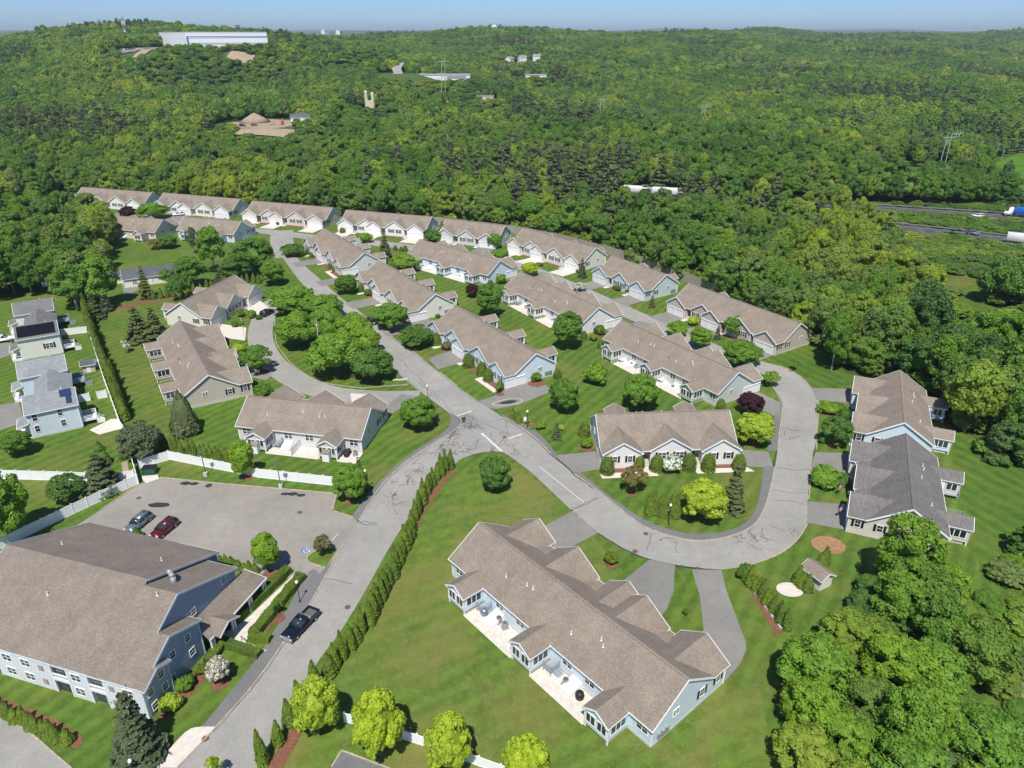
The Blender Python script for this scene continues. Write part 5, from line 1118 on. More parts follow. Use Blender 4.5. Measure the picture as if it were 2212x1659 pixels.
for dy_ in (0, -13): hedge_row([(1404, 1109+dy_), (1430, 1114+dy_), (1462, 1116+dy_)], .85, 3.0, .85, 'arborvitae in the tall block of hedge beside the large yellow-green maple', 'block of hedge inside the bend')
box_hedge((505, 1347), (624, 1235), 1.3, 1.1, 'long clipped hedge between the porch and the pale walk')
box_hedge((547, 1378), (652, 1248), 1.3, 1.0, 'long clipped hedge on the lawn side of the pale walk')
box_hedge((540, 1380), (585, 1386), 1.0, .9, 'short clipped hedge across the foot of the walk steps')
box_hedge((482, 1392), (562, 1418), 1.1, .9, 'clipped hedge below the walk near the blossoming tree')
box_hedge((452, 1436), (480, 1395), 1.2, 1.0, 'clipped hedge against the slate blue wall at the porch corner')

# ------------------------------------------------------------------ the woods
def inside(px, py, poly):
    n = len(poly); r = np.zeros(len(px), bool); j = n-1
    for i in range(n):
        xi, yi = poly[i]; xj, yj = poly[j]
        r ^= ((yi > py) != (yj > py)) & (px < (xj-xi)*(py-yi)/((yj-yi) or 1e-9)+xi); j = i
    return r
def dist_line(px, py, P):
    d = np.full(len(px), 1e9)
    for (x0, y0), (x1, y1) in zip(P[:-1], P[1:]):
        L2 = (x1-x0)**2+(y1-y0)**2; t = np.clip(((px-x0)*(x1-x0)+(py-y0)*(y1-y0))/L2, 0, 1); d = np.minimum(d, np.hypot(px-x0-t*(x1-x0), py-y0-t*(y1-y0)))
    return d
def scatter(x0, x1, y0, y1, s):
    gx, gy = np.meshgrid(np.arange(x0, x1, s), np.arange(y0, y1, s*.9)); gx = gx+(np.arange(gx.shape[0])%2)[:, None]*s*.5
    q = np.stack([gx.ravel(), gy.ravel()], 1)+rng.uniform(-s*.33, s*.33, (gx.size, 2)); return q
near_w = [tuple(at(*p).to_2d()) for p in ((1678, 1530), (1680, 1460), (1728, 1425), (1756, 1375), (1805, 1345), (1822, 1305), (1860, 1250), (1922, 1222), (1990, 1235), (2045, 1245), (2085, 1300), (2100, 1380), (2115, 1480), (2160, 1640), (2200, 1850), (1700, 1850), (1692, 1620))]
left_w = [tuple(at(*p).to_2d()) for p in ((-160, 500), (80, 470), (200, 488), (238, 520), (232, 560), (225, 600), (225, 640), (215, 655), (190, 662), (110, 640), (0, 650), (-160, 660))]
pts = []; 
for (x0, x1, y0, y1, s) in ((-520, 520, 34, 520, 6.3), (-900, 900, 520, 950, 7.8), (-1500, 1500, 950, 1700, 10.5), (-2700, 2700, 1700, 3400, 14)):
    q = scatter(x0, x1, y0, y1, s); q = q[np.abs(q[:, 0]) < .80*q[:, 1]+45]; pts.append(np.concatenate([q, np.full((len(q), 1), s)], 1))
Q = np.concatenate(pts); X, Y, SP = Q.T
keepE = ~inside(X, Y, EST)
keepE |= inside(X, Y, left_w)
keepE &= ~((Y < 112) & ~inside(X, Y, near_w))
keepE &= (X > -20) | (Y > 300) | inside(X, Y, left_w) | (X < -240) 
near = inside(X, Y, near_w)
keepE |= near
# the highway and the open land in front of it
d1 = dist_line(X, Y, smooth_pts(hw1, 3)); d2 = dist_line(X, Y, smooth_pts(hw2, 3))
keepE &= (d1 > 11.5) & (d2 > 11.5)
zc = Y*math.cos(PIT)+CH*math.sin(PIT); PXx = 1106+F_PX*X/zc; PYy = 829.5-F_PX*(Y*math.sin(PIT)-CH*math.cos(PIT))/zc
vis_strip = inside(PXx, PYy, [(1815, 440), (2400, 455), (2400, 640), (2280, 720), (2150, 790), (2050, 740), (1990, 650), (1935, 575), (1905, 520), (1815, 500)]) | inside(PXx, PYy, [(1300, 418), (1460, 424), (1465, 472), (1355, 470), (1290, 445)])
field = inside(PXx, PYy, [(2120, 392), (2140, 348), (2190, 328), (2500, 300), (2500, 468), (2190, 448), (2140, 420)]) | inside(PXx, PYy, [(2005, 352), (2062, 352), (2075, 398), (1995, 398)])
keepE &= ~field
meadow = inside(X, Y, [tuple(at(*p).to_2d()) for p in ((2010, 555), (2120, 575), (2160, 640), (2150, 730), (2085, 700), (2040, 620))]) | inside(X, Y, [tuple(at(*p).to_2d()) for p in ((1890, 378), (1960, 350), (2030, 384), (1990, 412), (1920, 415))]) 
keepE &= ~meadow | (rng.random(len(X)) < .02)
for cx, cy_, cr in CLEAR: keepE &= np.hypot(X-cx, Y-cy_) > cr
X, Y, SP, near, vis_strip = X[keepE], Y[keepE], SP[keepE], near[keepE], vis_strip[keepE]
Z = hills(X, Y)
patch = np.sin(X/37+Y/61)+np.sin(X/23-Y/47+2)+.8*np.sin(X/90+Y/140)+rng.normal(size=len(X))*1.0   # stands of one kind
conif = (np.sin(X/55+1.1)+np.sin(Y/48+X/90)+rng.normal(size=len(X))*.7 > 1.55) & (~near)
H_ = 12.5*rng.uniform(.62, 1.28, len(X)); H_[near] *= .7; H_[vis_strip] = rng.uniform(1.6, 3.8, vis_strip.sum())
for cx, cy_, cr in LOW: vis_strip |= np.hypot(X-cx, Y-cy_) < cr
H_[vis_strip & (Y > 420)] = rng.uniform(4.5, 8.0, (vis_strip & (Y > 420)).sum())
tall = rng.random(len(X)) < .06; H_[tall & ~vis_strip] *= 1.25
Rr = SP*.5*rng.uniform(1.0, 1.75, len(X)); Rr[near] *= .92; H_ *= np.where(SP > 9, 1.05, 1.0)
inview = (np.abs(X) < .74*Y+14) & (Y > 36)
dist = np.hypot(X, Y); order = np.argsort(np.where(inview, dist, 1e9))
N_IND = 285
mats_b = ['l_forest', 'l_yellow', 'l_green', 'l_deep', 'l_forest', 'l_yellow']
ind = order[:N_IND]; rest = order[N_IND:]
desc = {'l_bright': 'bright green', 'l_forest': 'mid green', 'l_yellow': 'yellow-green', 'l_green': 'fresh green', 'l_deep': 'deep green'}
def mat_of(i):
    p = patch[i]
    return 'l_deep' if p < -1.7 else 'l_green' if p < -.5 else 'l_forest' if p < 1.0 else 'l_yellow'
def region(i):
    if near[i]: return 'in the thicket at the lower right'
    if X[i] < -60 and Y[i] < 300: return 'in the left-hand grove'
    if X[i] > 86 and Y[i] < 150: return 'at the lawn edge behind the right-hand houses'
    if Y[i] < 190: return 'in the woods above the two houses on the bend'
    if X[i] > 120: return 'in the woods before the highway'
    if X[i] > 30 and Y[i] < 290: return 'in the woods right behind the timber wall'
    if X[i] > -20: return 'in the woods beyond the cream house and the sage house'
    return 'in the woods behind the far row'
for i in ind:
    m = mat_of(i); where = region(i)
    if near[i]: m = random.choice(['l_green', 'l_bright', 'l_yellow', 'l_yellow', 'l_bright', 'l_bright']) if random.random() > .02 else 'l_rust'
    if conif[i]: plant('pine', (X[i], Y[i]), H_[i]*1.2, Rr[i]*.8, None, 'dark pine '+where, 'tree', 'pines '+where, Z[i])
    elif near[i]: plant('thick', (X[i], Y[i]), H_[i], Rr[i], m, desc.get(m, 'russet')+' full-crowned tree '+where, 'tree', desc.get(m, 'russet')+' trees '+where, Z[i])
    else: plant('wood', (X[i], Y[i]), H_[i], Rr[i], m, desc.get(m, 'russet')+' full-crowned tree '+where, 'tree', desc.get(m, 'russet')+' trees '+where, Z[i])
# crowns of trees a little farther off also serve the wood beyond as its trees
tmpl = []
for k, m in (('far', 'l_forest'), ('far', 'l_yellow'), ('far', 'l_green'), ('far', 'l_deep'), ('far', 'l_forest'), ('farpine', None), ('far', 'l_brush')):
    j = rest[len(tmpl)*3]; o = plant(k, (X[j], Y[j]), H_[j], Rr[j], m, desc.get(m, 'dark' if m is None else 'pale')+' tree with full crown at the edge of the deep woods', 'tree', 'trees at the edge of the deep woods', Z[j], name='pine_tree' if k == 'farpine' else None)
    tmpl.append((o.children[1] if o.children[1].name.startswith('crown') else o.children[0], k))
rest = np.array([r for r in rest])[21:]
tmplw = []
for k, m in (('wood', 'l_forest'), ('wood', 'l_yellow'), ('wood', 'l_green'), ('wood', 'l_deep')): tmplw.append(next(c for c in bpy.data.objects if c.name.startswith('crown') and c.data in KINDS['wood'][0] and c.material_slots[0].material == M[m]))
srcs = [t[0] for t in tmpl]+tmplw
hp_, hr_ = [13]*7+[13]*4, [5.4]*5+[4.0]+[5.4]+[4.6]*4; hp_[5] = 16
mi = np.array([{'l_forest': 0, 'l_yellow': 1, 'l_green': 2, 'l_deep': 3}[mat_of(i)] for i in rest])
mi = np.where((mi == 0) & (rng.random(len(mi)) < .3), 4, mi); mi = np.where(rng.random(len(mi)) < .05, 6, mi)
closer = dist[rest] < 560; mi = np.where(closer & (mi < 4), mi+7, mi); mi = np.where(closer & (mi == 4), 7, mi)
mi = np.where(conif[rest] & ~vis_strip[rest], 5, mi); mi = np.where(vis_strip[rest], rng.choice([6, 0, 1, 2], len(mi)), mi)
# brush along the edges of the woods
qs = np.concatenate([scatter(-330, 330, 36, 400, 3.6), scatter(60, 330, 180, 420, 3.2)]); qx, qy = qs.T
kq = ~inside(qx, qy, EST) | inside(qx, qy, near_w) | inside(qx, qy, left_w)
kq &= ~((qy < 112) & ~inside(qx, qy, near_w)) & (np.abs(qx) < .8*qy+30) & ((qx > -20) | (qy > 300) | inside(qx, qy, left_w))
kq &= (dist_line(qx, qy, smooth_pts(hw1, 3)) > 9) & (dist_line(qx, qy, smooth_pts(hw2, 3)) > 9)
de = dist_line(qx, qy, EST+[EST[0]]); dn = dist_line(qx, qy, near_w+[near_w[0]]); qz = qy*math.cos(PIT)+CH*math.sin(PIT); qpx = 1106+F_PX*qx/qz; qpy = 829.5-F_PX*(qy*math.sin(PIT)-CH*math.cos(PIT))/qz
strip = inside(qpx, qpy, [(1815, 440), (2400, 455), (2400, 640), (2100, 600), (1935, 575), (1905, 520), (1815, 500)])
kq &= (((de < 16) & (de > 1.2)) | (inside(qx, qy, near_w) & (dn < 14) & (dn > 1.5)) | strip) & ~inside(qpx, qpy, [(2000, 350), (2500, 290), (2500, 468), (2190, 450), (1995, 400)])
edge = inside(qpx, qpy, [(2080, 1300), (2150, 1235), (2260, 1180), (2400, 1850), (2120, 1850), (2110, 1480)]); strip = strip | edge; kq |= edge & (rng.random(len(qx)) < .8)
qx, qy, strip = qx[kq], qy[kq], strip[kq]; nq = len(qx)
XX = np.concatenate([X[rest], qx]); YY = np.concatenate([Y[rest], qy]); ZZ = np.concatenate([Z[rest]-.3, np.zeros(nq)-.4])
sx0 = Rr[rest]/np.array(hr_)[mi]; sz0 = H_[rest]*np.where(mi == 5, 1.25, 1)/np.array(hp_)[mi]
bh = np.where(strip, rng.uniform(1.2, 3.0, nq), rng.uniform(2.2, 5.5, nq)); sx = np.concatenate([sx0, rng.uniform(1.6, 3.0, nq)/4.9]); sz = np.concatenate([sz0, bh/13]); mi = np.concatenate([mi, rng.choice([6, 7, 8, 9, 4], nq)])
me = bpy.data.meshes.new('woodland'); me.vertices.add(len(XX)); me.vertices.foreach_set('co', np.stack([XX, YY, ZZ], 1).astype(np.float32).ravel())
for nm, ty, arr in (('sc', 'FLOAT_VECTOR', np.stack([sx, sx, sz], 1)), ('ro', 'FLOAT_VECTOR', np.stack([sx*0, sx*0, rng.uniform(0, 6.28, len(sx))], 1)), ('ix', 'INT', mi)):
    at_ = me.attributes.new(nm, ty, 'POINT'); at_.data.foreach_set('vector' if ty == 'FLOAT_VECTOR' else 'value', arr.astype(np.float32 if ty != 'INT' else np.int32).ravel())
wo = tag(inst('woodland', me), 'dense wooded hills of mixed green trees reaching to the horizon', 'woods', kind='stuff')
ng = bpy.data.node_groups.new('woods', 'GeometryNodeTree'); ng.interface.new_socket('Geometry', in_out='INPUT', socket_type='NodeSocketGeometry'); ng.interface.new_socket('Geometry', in_out='OUTPUT', socket_type='NodeSocketGeometry')
gi = ng.nodes.new('NodeGroupInput'); go = ng.nodes.new('NodeGroupOutput'); ip = ng.nodes.new('GeometryNodeInstanceOnPoints'); jg = ng.nodes.new('GeometryNodeJoinGeometry')
for s in reversed(srcs):
    oi = ng.nodes.new('GeometryNodeObjectInfo'); oi.inputs['Object'].default_value = s; oi.inputs['As Instance'].default_value = True; oi.transform_space = 'ORIGINAL'; ng.links.new(oi.outputs['Geometry'], jg.inputs[0])
def na(nm, ty): n = ng.nodes.new('GeometryNodeInputNamedAttribute'); n.data_type = ty; n.inputs['Name'].default_value = nm; return n.outputs[0]
ng.links.new(gi.outputs[0], ip.inputs['Points']); ng.links.new(jg.outputs[0], ip.inputs['Instance']); ip.inputs['Pick Instance'].default_value = True
ng.links.new(na('ix', 'INT'), ip.inputs['Instance Index']); ng.links.new(na('sc', 'FLOAT_VECTOR'), ip.inputs['Scale'])
r2 = ng.nodes.new('FunctionNodeEulerToRotation'); ng.links.new(na('ro', 'FLOAT_VECTOR'), r2.inputs[0]); ng.links.new(r2.outputs[0], ip.inputs['Rotation'])
ng.links.new(ip.outputs[0], go.inputs[0]); md = wo.modifiers.new('woods', 'NODES'); md.node_group = ng
print('TREES', len(X), len(rest))
# ------------------------------------------------------------------ vehicles
def carpaint(name, c, metal=0.25):
    m = Mat(name, 0.28, 0.6); m.col(c); m.b.inputs['Metallic'].default_value = metal; m.b.inputs['Coat Weight'].default_value = 0.5; return m.m
M['cnavy'] = carpaint('navy_car_paint', (0.008, 0.012, 0.03)); M['cwhite'] = carpaint('white_car_paint', (0.78, 0.78, 0.78), 0); M['cmaroon'] = carpaint('maroon_car_paint', (0.13, 0.012, 0.018))
M['csilver'] = carpaint('grey_blue_car_paint', (0.22, 0.27, 0.34), .5); M['cblack'] = carpaint('black_car_paint', (0.012, 0.012, 0.014)); M['cblue'] = carpaint('blue_trailer_paint', (0.02, 0.12, 0.5), 0)
M['cglass'] = plain('tinted_glass', (0.03, 0.04, 0.045), 0.06, spec=.8); M['tyre'] = plain('tyre_rubber', (0.015, 0.015, 0.016), 0.9); M['rim'] = plain('wheel_rim', (0.45, 0.46, 0.47), 0.35, .7)
M['lamp'] = plain('headlight_glass', (0.75, 0.76, 0.78), 0.15); M['red'] = plain('tail_light', (0.35, 0.01, 0.01), 0.3)
def bev(me, w=.05, seg=2):
    bm = bmesh.new(); bm.from_mesh(me); bmesh.ops.remove_doubles(bm, verts=bm.verts, dist=1e-4); bmesh.ops.recalc_face_normals(bm, faces=bm.faces)
    bmesh.ops.bevel(bm, geom=[e for e in bm.edges if e.is_manifold and e.calc_face_angle(0) > .35], offset=w, segments=seg, affect='EDGES', clamp_overlap=True); bm.to_mesh(me); bm.free(); me.polygons.foreach_set('use_smooth', [True]*len(me.polygons)); return me
tb_ = MB(); tb_.tube((0, -.13, 0), (0, .13, 0), .36, n=18); TYRE = tb_.mesh('wheel', M['tyre']); tb_ = MB(); tb_.tube((0, -.14, 0), (0, .14, 0), .21, n=12); RIM = tb_.mesh('rim', M['rim'])
def body_mesh(prof, w, m, taper=.0, name='body'):
    """side profile (x,z) swept over the width, narrowed towards the top"""
    s = MB(); z0 = min(p[1] for p in prof); z1 = max(p[1] for p in prof)
    L_, R_ = [], []
    for x, z in prof: k = 1-taper*(z-z0)/(z1-z0); L_.append((x, -w/2*k, z)); R_.append((x, w/2*k, z))
    n = len(prof); s.v = L_+R_; s.f = [tuple(range(n)), tuple(range(2*n-1, n-1, -1))]+[(i, n+i, n+(i+1) % n, (i+1) % n) for i in range(n)]
    return bev(s.mesh(name, m, recalc=True), .06)
def car(kind, p, ang, paint, label, cat, z=0.04, group=None):
    """x is forward"""
    o = empty({'pickup': 'pickup_truck', 'suv': 'parked_car', 'sedan': 'parked_car'}[kind], (p[0], p[1], z), R(ang), label, cat, group); pm = M[paint]
    if kind == 'pickup':
        lo = [(-2.9, .5), (2.75, .48), (2.9, .75), (2.88, 1.02), (2.6, 1.12), (1.2, 1.2), (-.75, 1.22), (-.75, .72), (-2.9, .72)]; w, wb = 1.95, (1.85, -1.85)
        cb = [(1.3, 1.16), (.55, 1.78), (.2, 1.86), (-.55, 1.86), (-.78, 1.78), (-.8, 1.16)]; roofx = (.35, -.6, 1.83)
    elif kind == 'suv':
        lo = [(-2.3, .38), (2.2, .38), (2.35, .6), (2.3, .92), (2.0, 1.02), (1.05, 1.08), (-2.25, 1.1), (-2.38, .9)]; w, wb = 1.86, (1.42, -1.4)
        cb = [(1.15, 1.05), (.4, 1.6), (.1, 1.68), (-1.7, 1.66), (-2.2, 1.5), (-2.3, 1.08)]; roofx = (.3, -1.95, 1.66)
    else:
        lo = [(-2.35, .32), (2.3, .32), (2.4, .55), (2.3, .8), (1.9, .9), (1.0, .95), (-1.6, .98), (-2.3, .95), (-2.42, .75)]; w, wb = 1.8, (1.45, -1.4)
        cb = [(1.1, .93), (.3, 1.38), (0, 1.43), (-.9, 1.42), (-1.75, .98)]; roofx = (.25, -1.0, 1.41)
    inst('body', body_mesh(lo, w, pm, .06), o); inst('cabin', body_mesh(cb, w*.93, M['cglass'], .22, 'cabin'), o)
    r = MB(); r.box(roofx[1], roofx[0], -w*.355, w*.355, roofx[2]-.03, roofx[2]+.05); inst('roof', bev(r.mesh('roof', pm), .03), o)
    pl = MB()
    for s in (-1, 1):
        pts_ = cb[:]; top = roofx[2]
        pl.beam((cb[0][0], s*w*.45, cb[0][1]), (roofx[0], s*w*.355, top), .07, .07); pl.beam((cb[-1][0], s*w*.45, cb[-1][1]), (roofx[1], s*w*.355, top), .12, .1)
        pl.beam((roofx[0]*.2+roofx[1]*.3-.1, s*w*.455, cb[0][1]), (roofx[0]*.2+roofx[1]*.3-.1, s*w*.36, top), .08, .06)
    pl.build('pillar', pm, o)
    for x in wb:
        for s in (-1, 1): wh = inst('wheel', TYRE, o, (x, s*(w/2-.1), .36)); inst('rim', RIM, wh)
    xf, xb = max(p[0] for p in lo), min(p[0] for p in lo); zh = .8 if kind != 'sedan' else .66
    for s in (-1, 1):
        h = MB(); h.box(xf-.14, xf+.01, s*w*.36-.2, s*w*.36+.2, zh-.1, zh+.1); h.build('headlight', M['lamp'], o)
        h = MB(); h.box(xb-.02, xb+.12, s*w*.4-.12, s*w*.4+.12, zh-.1, zh+.15); h.build('tail_light', M['red'], o)
        h = MB(); h.box(.75, 1.0, s*(w/2+.02)-.1, s*(w/2+.02)+.1, 1.05 if kind != 'sedan' else .92, 1.2 if kind != 'sedan' else 1.05); h.build('wing_mirror', pm, o)
    if kind == 'pickup':
        b = MB()
        for s in (-1, 1): b.box(-2.9, -.8, s*.9-.07, s*.9+.07, .7, 1.2)
        b.box(-2.92, -2.8, -.95, .95, .7, 1.2); b.build('truck_bed', pm, o); b = MB(); b.box(-2.8, -.85, -.83, .83, .73, .78); b.build('bed_liner', M['darkgrey'], o)
        b = MB(); b.box(xf-.06, xf+.04, -.62, .62, .62, .98); b.build('grille', M['grey'], o); b = MB(); b.box(xf-.1, xf+.12, -.95, .95, .42, .62); b.build('front_bumper', M['rim'], o)
        if paint == 'cnavy': b = MB(); b.box(-1.2, -.82, -.86, .86, 1.18, 1.3); b.build('toolbox', M['grey'], o)
    return o
pa = at(651, 1357); car('pickup', pa, -115, 'cnavy', 'navy pickup truck with open bed parked at the kerb of the entry road', 'pickup truck')
def head(x, y, dx, dy): d = at(x+dx, y+dy)-at(x, y); return math.degrees(math.atan2(d.y, d.x))
car('suv', at(302, 1136), head(302, 1136, -11, 9), 'csilver', 'grey-blue car with its nose under the long building roof edge', 'car')
car('suv', at(357, 1149), head(357, 1149, -11, 9), 'cmaroon', 'maroon car parked next to the grey-blue one', 'car')
car('sedan', at(805, 697), -55, 'cnavy', 'dark navy car parked under the tree on the avenue', 'car')
car('suv', at(578, 680), 70, 'cnavy', 'dark car at the edge of the wooded island by the cream house', 'car')
car('pickup', at(8, 738), 25, 'cwhite', 'white pickup truck beside the two-storey cream house', 'pickup truck')
car('suv', at(386, 466), -160, 'cwhite', 'white car on the drive of the far row', 'car')
hd1 = math.degrees(math.atan2(-12, 35)); hd2 = math.degrees(math.atan2(-9.5, 16))
def on(P, d, o_): 
    Pp = [Vector(p) for p in P]; a = 0
    for i in range(len(Pp)-1):
        L = (Pp[i+1]-Pp[i]).length
        if a+L >= d: t = (Pp[i+1]-Pp[i]).normalized(); q = Pp[i]+t*(d-a); return q+Vector((-t.y, t.x))*o_, math.degrees(math.atan2(t.y, t.x))
        a += L
    return Pp[-1], 0
def on_px(P, px, py, o_): 
    q = at(px, py).to_2d(); best = min(np.arange(0, 300, 1.), key=lambda d: (on(P, d, 0)[0]-q).length); return on(P, best, o_)
q, a = on_px(hw2, 2054, 515, -3.8); car('pickup', q, a, 'cblack', 'black pickup truck on the near highway carriageway', 'pickup truck', .06)
q, a = on_px(hw2, 2098, 506, 3.6); car('suv', q, a, 'csilver', 'silver car on the near highway carriageway ahead of the lorry', 'car', .06)
q, a = on_px(hw1, 2107, 468, -3.8); car('suv', q, a+180, 'cwhite', 'white car on the far highway carriageway', 'car', .06)
def lorry(q, a, mat, label, nose=1, cab='cwhite'):
    o = empty('lorry', (q[0], q[1], .06), R(a), label, 'lorry', 'lorries on the highway')
    t = MB(); t.box(-8.2, 6.0, -1.3, 1.3, 1.15, 4.1); inst('trailer', bev(t.mesh('trailer', M[mat]), .06, 1), o)
    c = body_mesh([(6.6, .6), (9.6, .6), (9.8, 1.2), (9.5, 1.9), (8.6, 2.1), (8.1, 3.0), (7.6, 3.8), (6.6, 3.9)], 2.4, M[cab], .08, 'cab'); inst('cab', c, o)
    w = MB(); w.box(8.25, 8.62, -1.0, 1.0, 2.15, 2.85); w.build('windscreen', M['cglass'], o)
    for x in (-7.4, -6.2, 5.2, 6.8, 9.1):
        for s in (-1, 1): wh = inst('wheel', TYRE, o, (x, s*1.1, .5)); wh.scale = (1.4, 1.4, 1.4); inst('rim', RIM, wh)
    return o
q, a = on_px(hw2, 2228, 534, -3.5); lorry(q, a, 'cwhite', 'white box lorry leaving the right edge on the near carriageway')
q, a = on_px(hw1, 2165, 465, 3.5); lorry(Vector(on_px(hw1, 2226, 474, 3.5)[0]), a+180, 'cblue', 'lorry with a blue trailer on the far carriageway')
lorry(Vector(on_px(hw1, 1380, 424, 0)[0]), on_px(hw1, 1380, 424, 0)[1], 'cwhite', 'white lorry glimpsed between the trees, front one of two'); q = Vector(on_px(hw1, 1435, 428, 0)[0]); lorry(q, on_px(hw1, 1435, 428, 0)[1], 'cwhite', 'white lorry glimpsed between the trees, rear one of two')

# ------------------------------------------------------------------ fences
def fence(pts, h, label, m='vinyl', step=2.4, cat='fence', th=.05, gaps=(), world=False, post=.075, wav=0.0):
    P = [Vector(p) if world else at(*p).to_2d() for p in pts]; o = empty('fence', (P[0].x, P[0].y, 0), 0, label, cat); n = 0
    pm = MB(); pm.box(-post, post, -post, post, 0, h+.08); pm.box(-post-.03, post+.03, -post-.03, post+.03, h+.08, h+.14); PM = pm.mesh('post', M[m])
    for i in range(len(P)-1):
        d = P[i+1]-P[i]; k = max(1, round(d.length/step)); a = math.atan2(d.y, d.x); sl = d.length/k
        pn = MB(); pn.box(post, sl-post, -th/2, th/2, .06, h-.06); pn.box(post, sl-post, -th/2-.02, th/2+.02, h-.1, h); pn.box(post, sl-post, -th/2-.02, th/2+.02, .03, .16)
        nb = int(sl/.3)
        for b in range(nb): x = post+(sl-2*post)*(b+.5)/nb; pn.box(x-.006, x+.006, -th/2-.008, th/2+.008, .16, h-.1)
        PN = pn.mesh('panel', M[m])
        for j in range(k):
            q = P[i]+d*j/k-P[0]; zz = random.uniform(-wav, wav)
            if n not in gaps: inst('panel', PN, o, (q.x, q.y, zz), a)
            inst('post', PM, o, (q.x, q.y, zz), a); n += 1
    q = P[-1]-P[0]; inst('post', PM, o, (q.x, q.y, 0), 0)
fence([(176, 662), (200, 745), (225, 822), (262, 925), (270, 937)], 1.85, 'long white vinyl fence running down beside the tall hedge')
fence([(290, 1012), (300, 1046)], 1.85, 'short white vinyl fence run beside the dumpster bay')
fence([(303, 1012), (367, 993), (560, 1032), (728, 1050)], 1.9, 'white vinyl fence behind the parking lot, bent at the dumpster')
fence([(298, 1046), (250, 1068), (160, 1110), (60, 1158), (-20, 1196)], 1.9, 'white vinyl fence slanting down from the dumpster to the left edge')
fence([(-20, 1034), (190, 1040)], 1.9, 'white vinyl cross fence on the lawn below the town houses'); fence([(255, 1040), (292, 1034)], 1.8, 'short white fence piece beside the grey-green pine')
fence([(134, 725), (193, 718)], 1.8, 'white garden fence below the upper town house'); fence([(197, 795), (219, 791)], 1.8, 'white fence piece beside the garden shed')
fence([(168, 870), (196, 865)], 1.8, 'white fence piece beside the lower town house'); fence([(212, 862), (232, 858)], 1.8, 'white fence piece behind the pointed shrub')
fence([(-20, 967), (80, 945)], 1.1, 'low white picket fence in front of the pale blue town house')
fence([(745, 1560), (775, 1567), (902, 1607), (1035, 1655), (1130, 1690), (1250, 1735)], 1.5, 'white vinyl fence between the yellow-green maples at the bottom')
M['timber'] = plain('weathered_grey_timber', (0.34, 0.3, 0.25), .9, var=.15, scale=3); M['stone'] = plain('pale_retaining_stone', (0.55, 0.53, 0.5), .9)
fence([off(H17, 34, -14), off(H18, 2, -14), off(H18, 36, -14.5), off(H19, 22, -15), off(H20, 3, -14), off(H20, 36, -14.5), off(H21, 22, -15), off(H22, 12, -14.5)], 3.2, 'tall weathered timber barrier wall between the houses and the woods', 'timber', 2.8, 'wall', .12, (), True, .12, .12)
b = MB(); ribbon(b, wpts([(1604, 1245), (1640, 1296), (1688, 1362)]), .22, 0, .35); tag(b.build('low_wall', M['stone']), 'low pale stone edging beside the slanting arborvitae row', 'wall')
# ------------------------------------------------------------------ lamps, poles, signs
def lamp(bx, by, ty, label, arm=False):
    p = at(bx, by); h = high(bx, by, ty); o = empty('street_lamp', (p.x, p.y, 0), 0, label, 'lamp post', 'lamp posts')
    b = MB()
    if arm:
        b.box(-.3, .3, -.3, .3, 0, .75); b.build('base', M['found'], o); b = MB(); b.box(-.06, .06, -.06, .06, .7, h); b.build('post', M['darkgrey'], o); b = MB(); b.box(-.42, .42, -.2, .2, h, h+.16); b.build('lamp_head', M['darkgrey'], o)
    else:
        b.lathe([(.14, 0), (.1, .3), (.055, .5), (.05, h-.6), (.11, h-.55)], 8); b.build('post', M['black'], o); b = MB(); b.lathe([(.1, h-.56), (.2, h-.4), (.22, h-.25), (.15, h-.08), (.03, h)], 10); b.build('globe', M['vinyl'], o, smooth=True)
lamp(648, 1301, 1254, 'black globe lamp post on the lawn beside the long building walk'); lamp(1444, 1133, 1088, 'black globe lamp post by the block of hedge inside the bend'); lamp(924, 862, 831, 'black lamp post at the avenue kerb of the corner lawn')
lamp(1139, 924, 886, 'black globe lamp post with notice board at the junction'); lamp(793, 1062, 1014, 'black globe lamp post between parking lot tree and entry road'); lamp(293, 1680, 1640, 'black globe lamp post at the bottom edge below the big spruce'); lamp(237, 1654+20, 1650, 'black lamp post at the bottom edge on the lower left lawn') if False else None
lamp(445, 1028, 978, 'square-headed parking lot lamp on a concrete base, left one', True); lamp(700, 1206-157, 992+8, 'square-headed parking lot lamp on a concrete base, right one', True) if False else lamp(607, 1054, 1003, 'square-headed parking lot lamp on a concrete base, right one', True)
lamp(1602, 762+8, 745, 'grey lamp at the corner of the back lane') if False else None
p = at(691, 722+35); hgt = high(691, 757, 690); o = empty('flagpole', (p.x, p.y, 0), 0, 'white flagpole with hanging flag among the island trees', 'flagpole'); b = MB(); b.lathe([(.09, 0), (.05, hgt), (.09, hgt+.06), (.02, hgt+.16)], 8); b.build('pole', M['vinyl'], o)
def flagmesh(w, h):
    s = MB()
    for i in range(7):
        z0 = -h+h*i/7; 
        for k in range(4): s.poly([(w*k/4, .04*math.sin(k*2), z0-k*.04), (w*(k+1)/4, .04*math.sin(k*2+2), z0-(k+1)*.04), (w*(k+1)/4, .04*math.sin(k*2+2), z0+h/7-(k+1)*.04), (w*k/4, .04*math.sin(k*2), z0+h/7-k*.04)])
    me = s.mesh('flag', [plain('flag_red', (.5, .03, .04)), plain('flag_white', (.75, .75, .75)), plain('flag_blue', (.03, .05, .25))])
    for f in me.polygons: i, k = divmod(f.index, 4); f.material_index = 2 if (i >= 3 and k < 2) else (0 if i % 2 == 0 else 1)
    return me
FLAG = flagmesh(1.1, .75); fo = inst('flag', FLAG, o, (.05, 0, hgt-.6), .3); fo.rotation_euler = (0, R(60), .3)
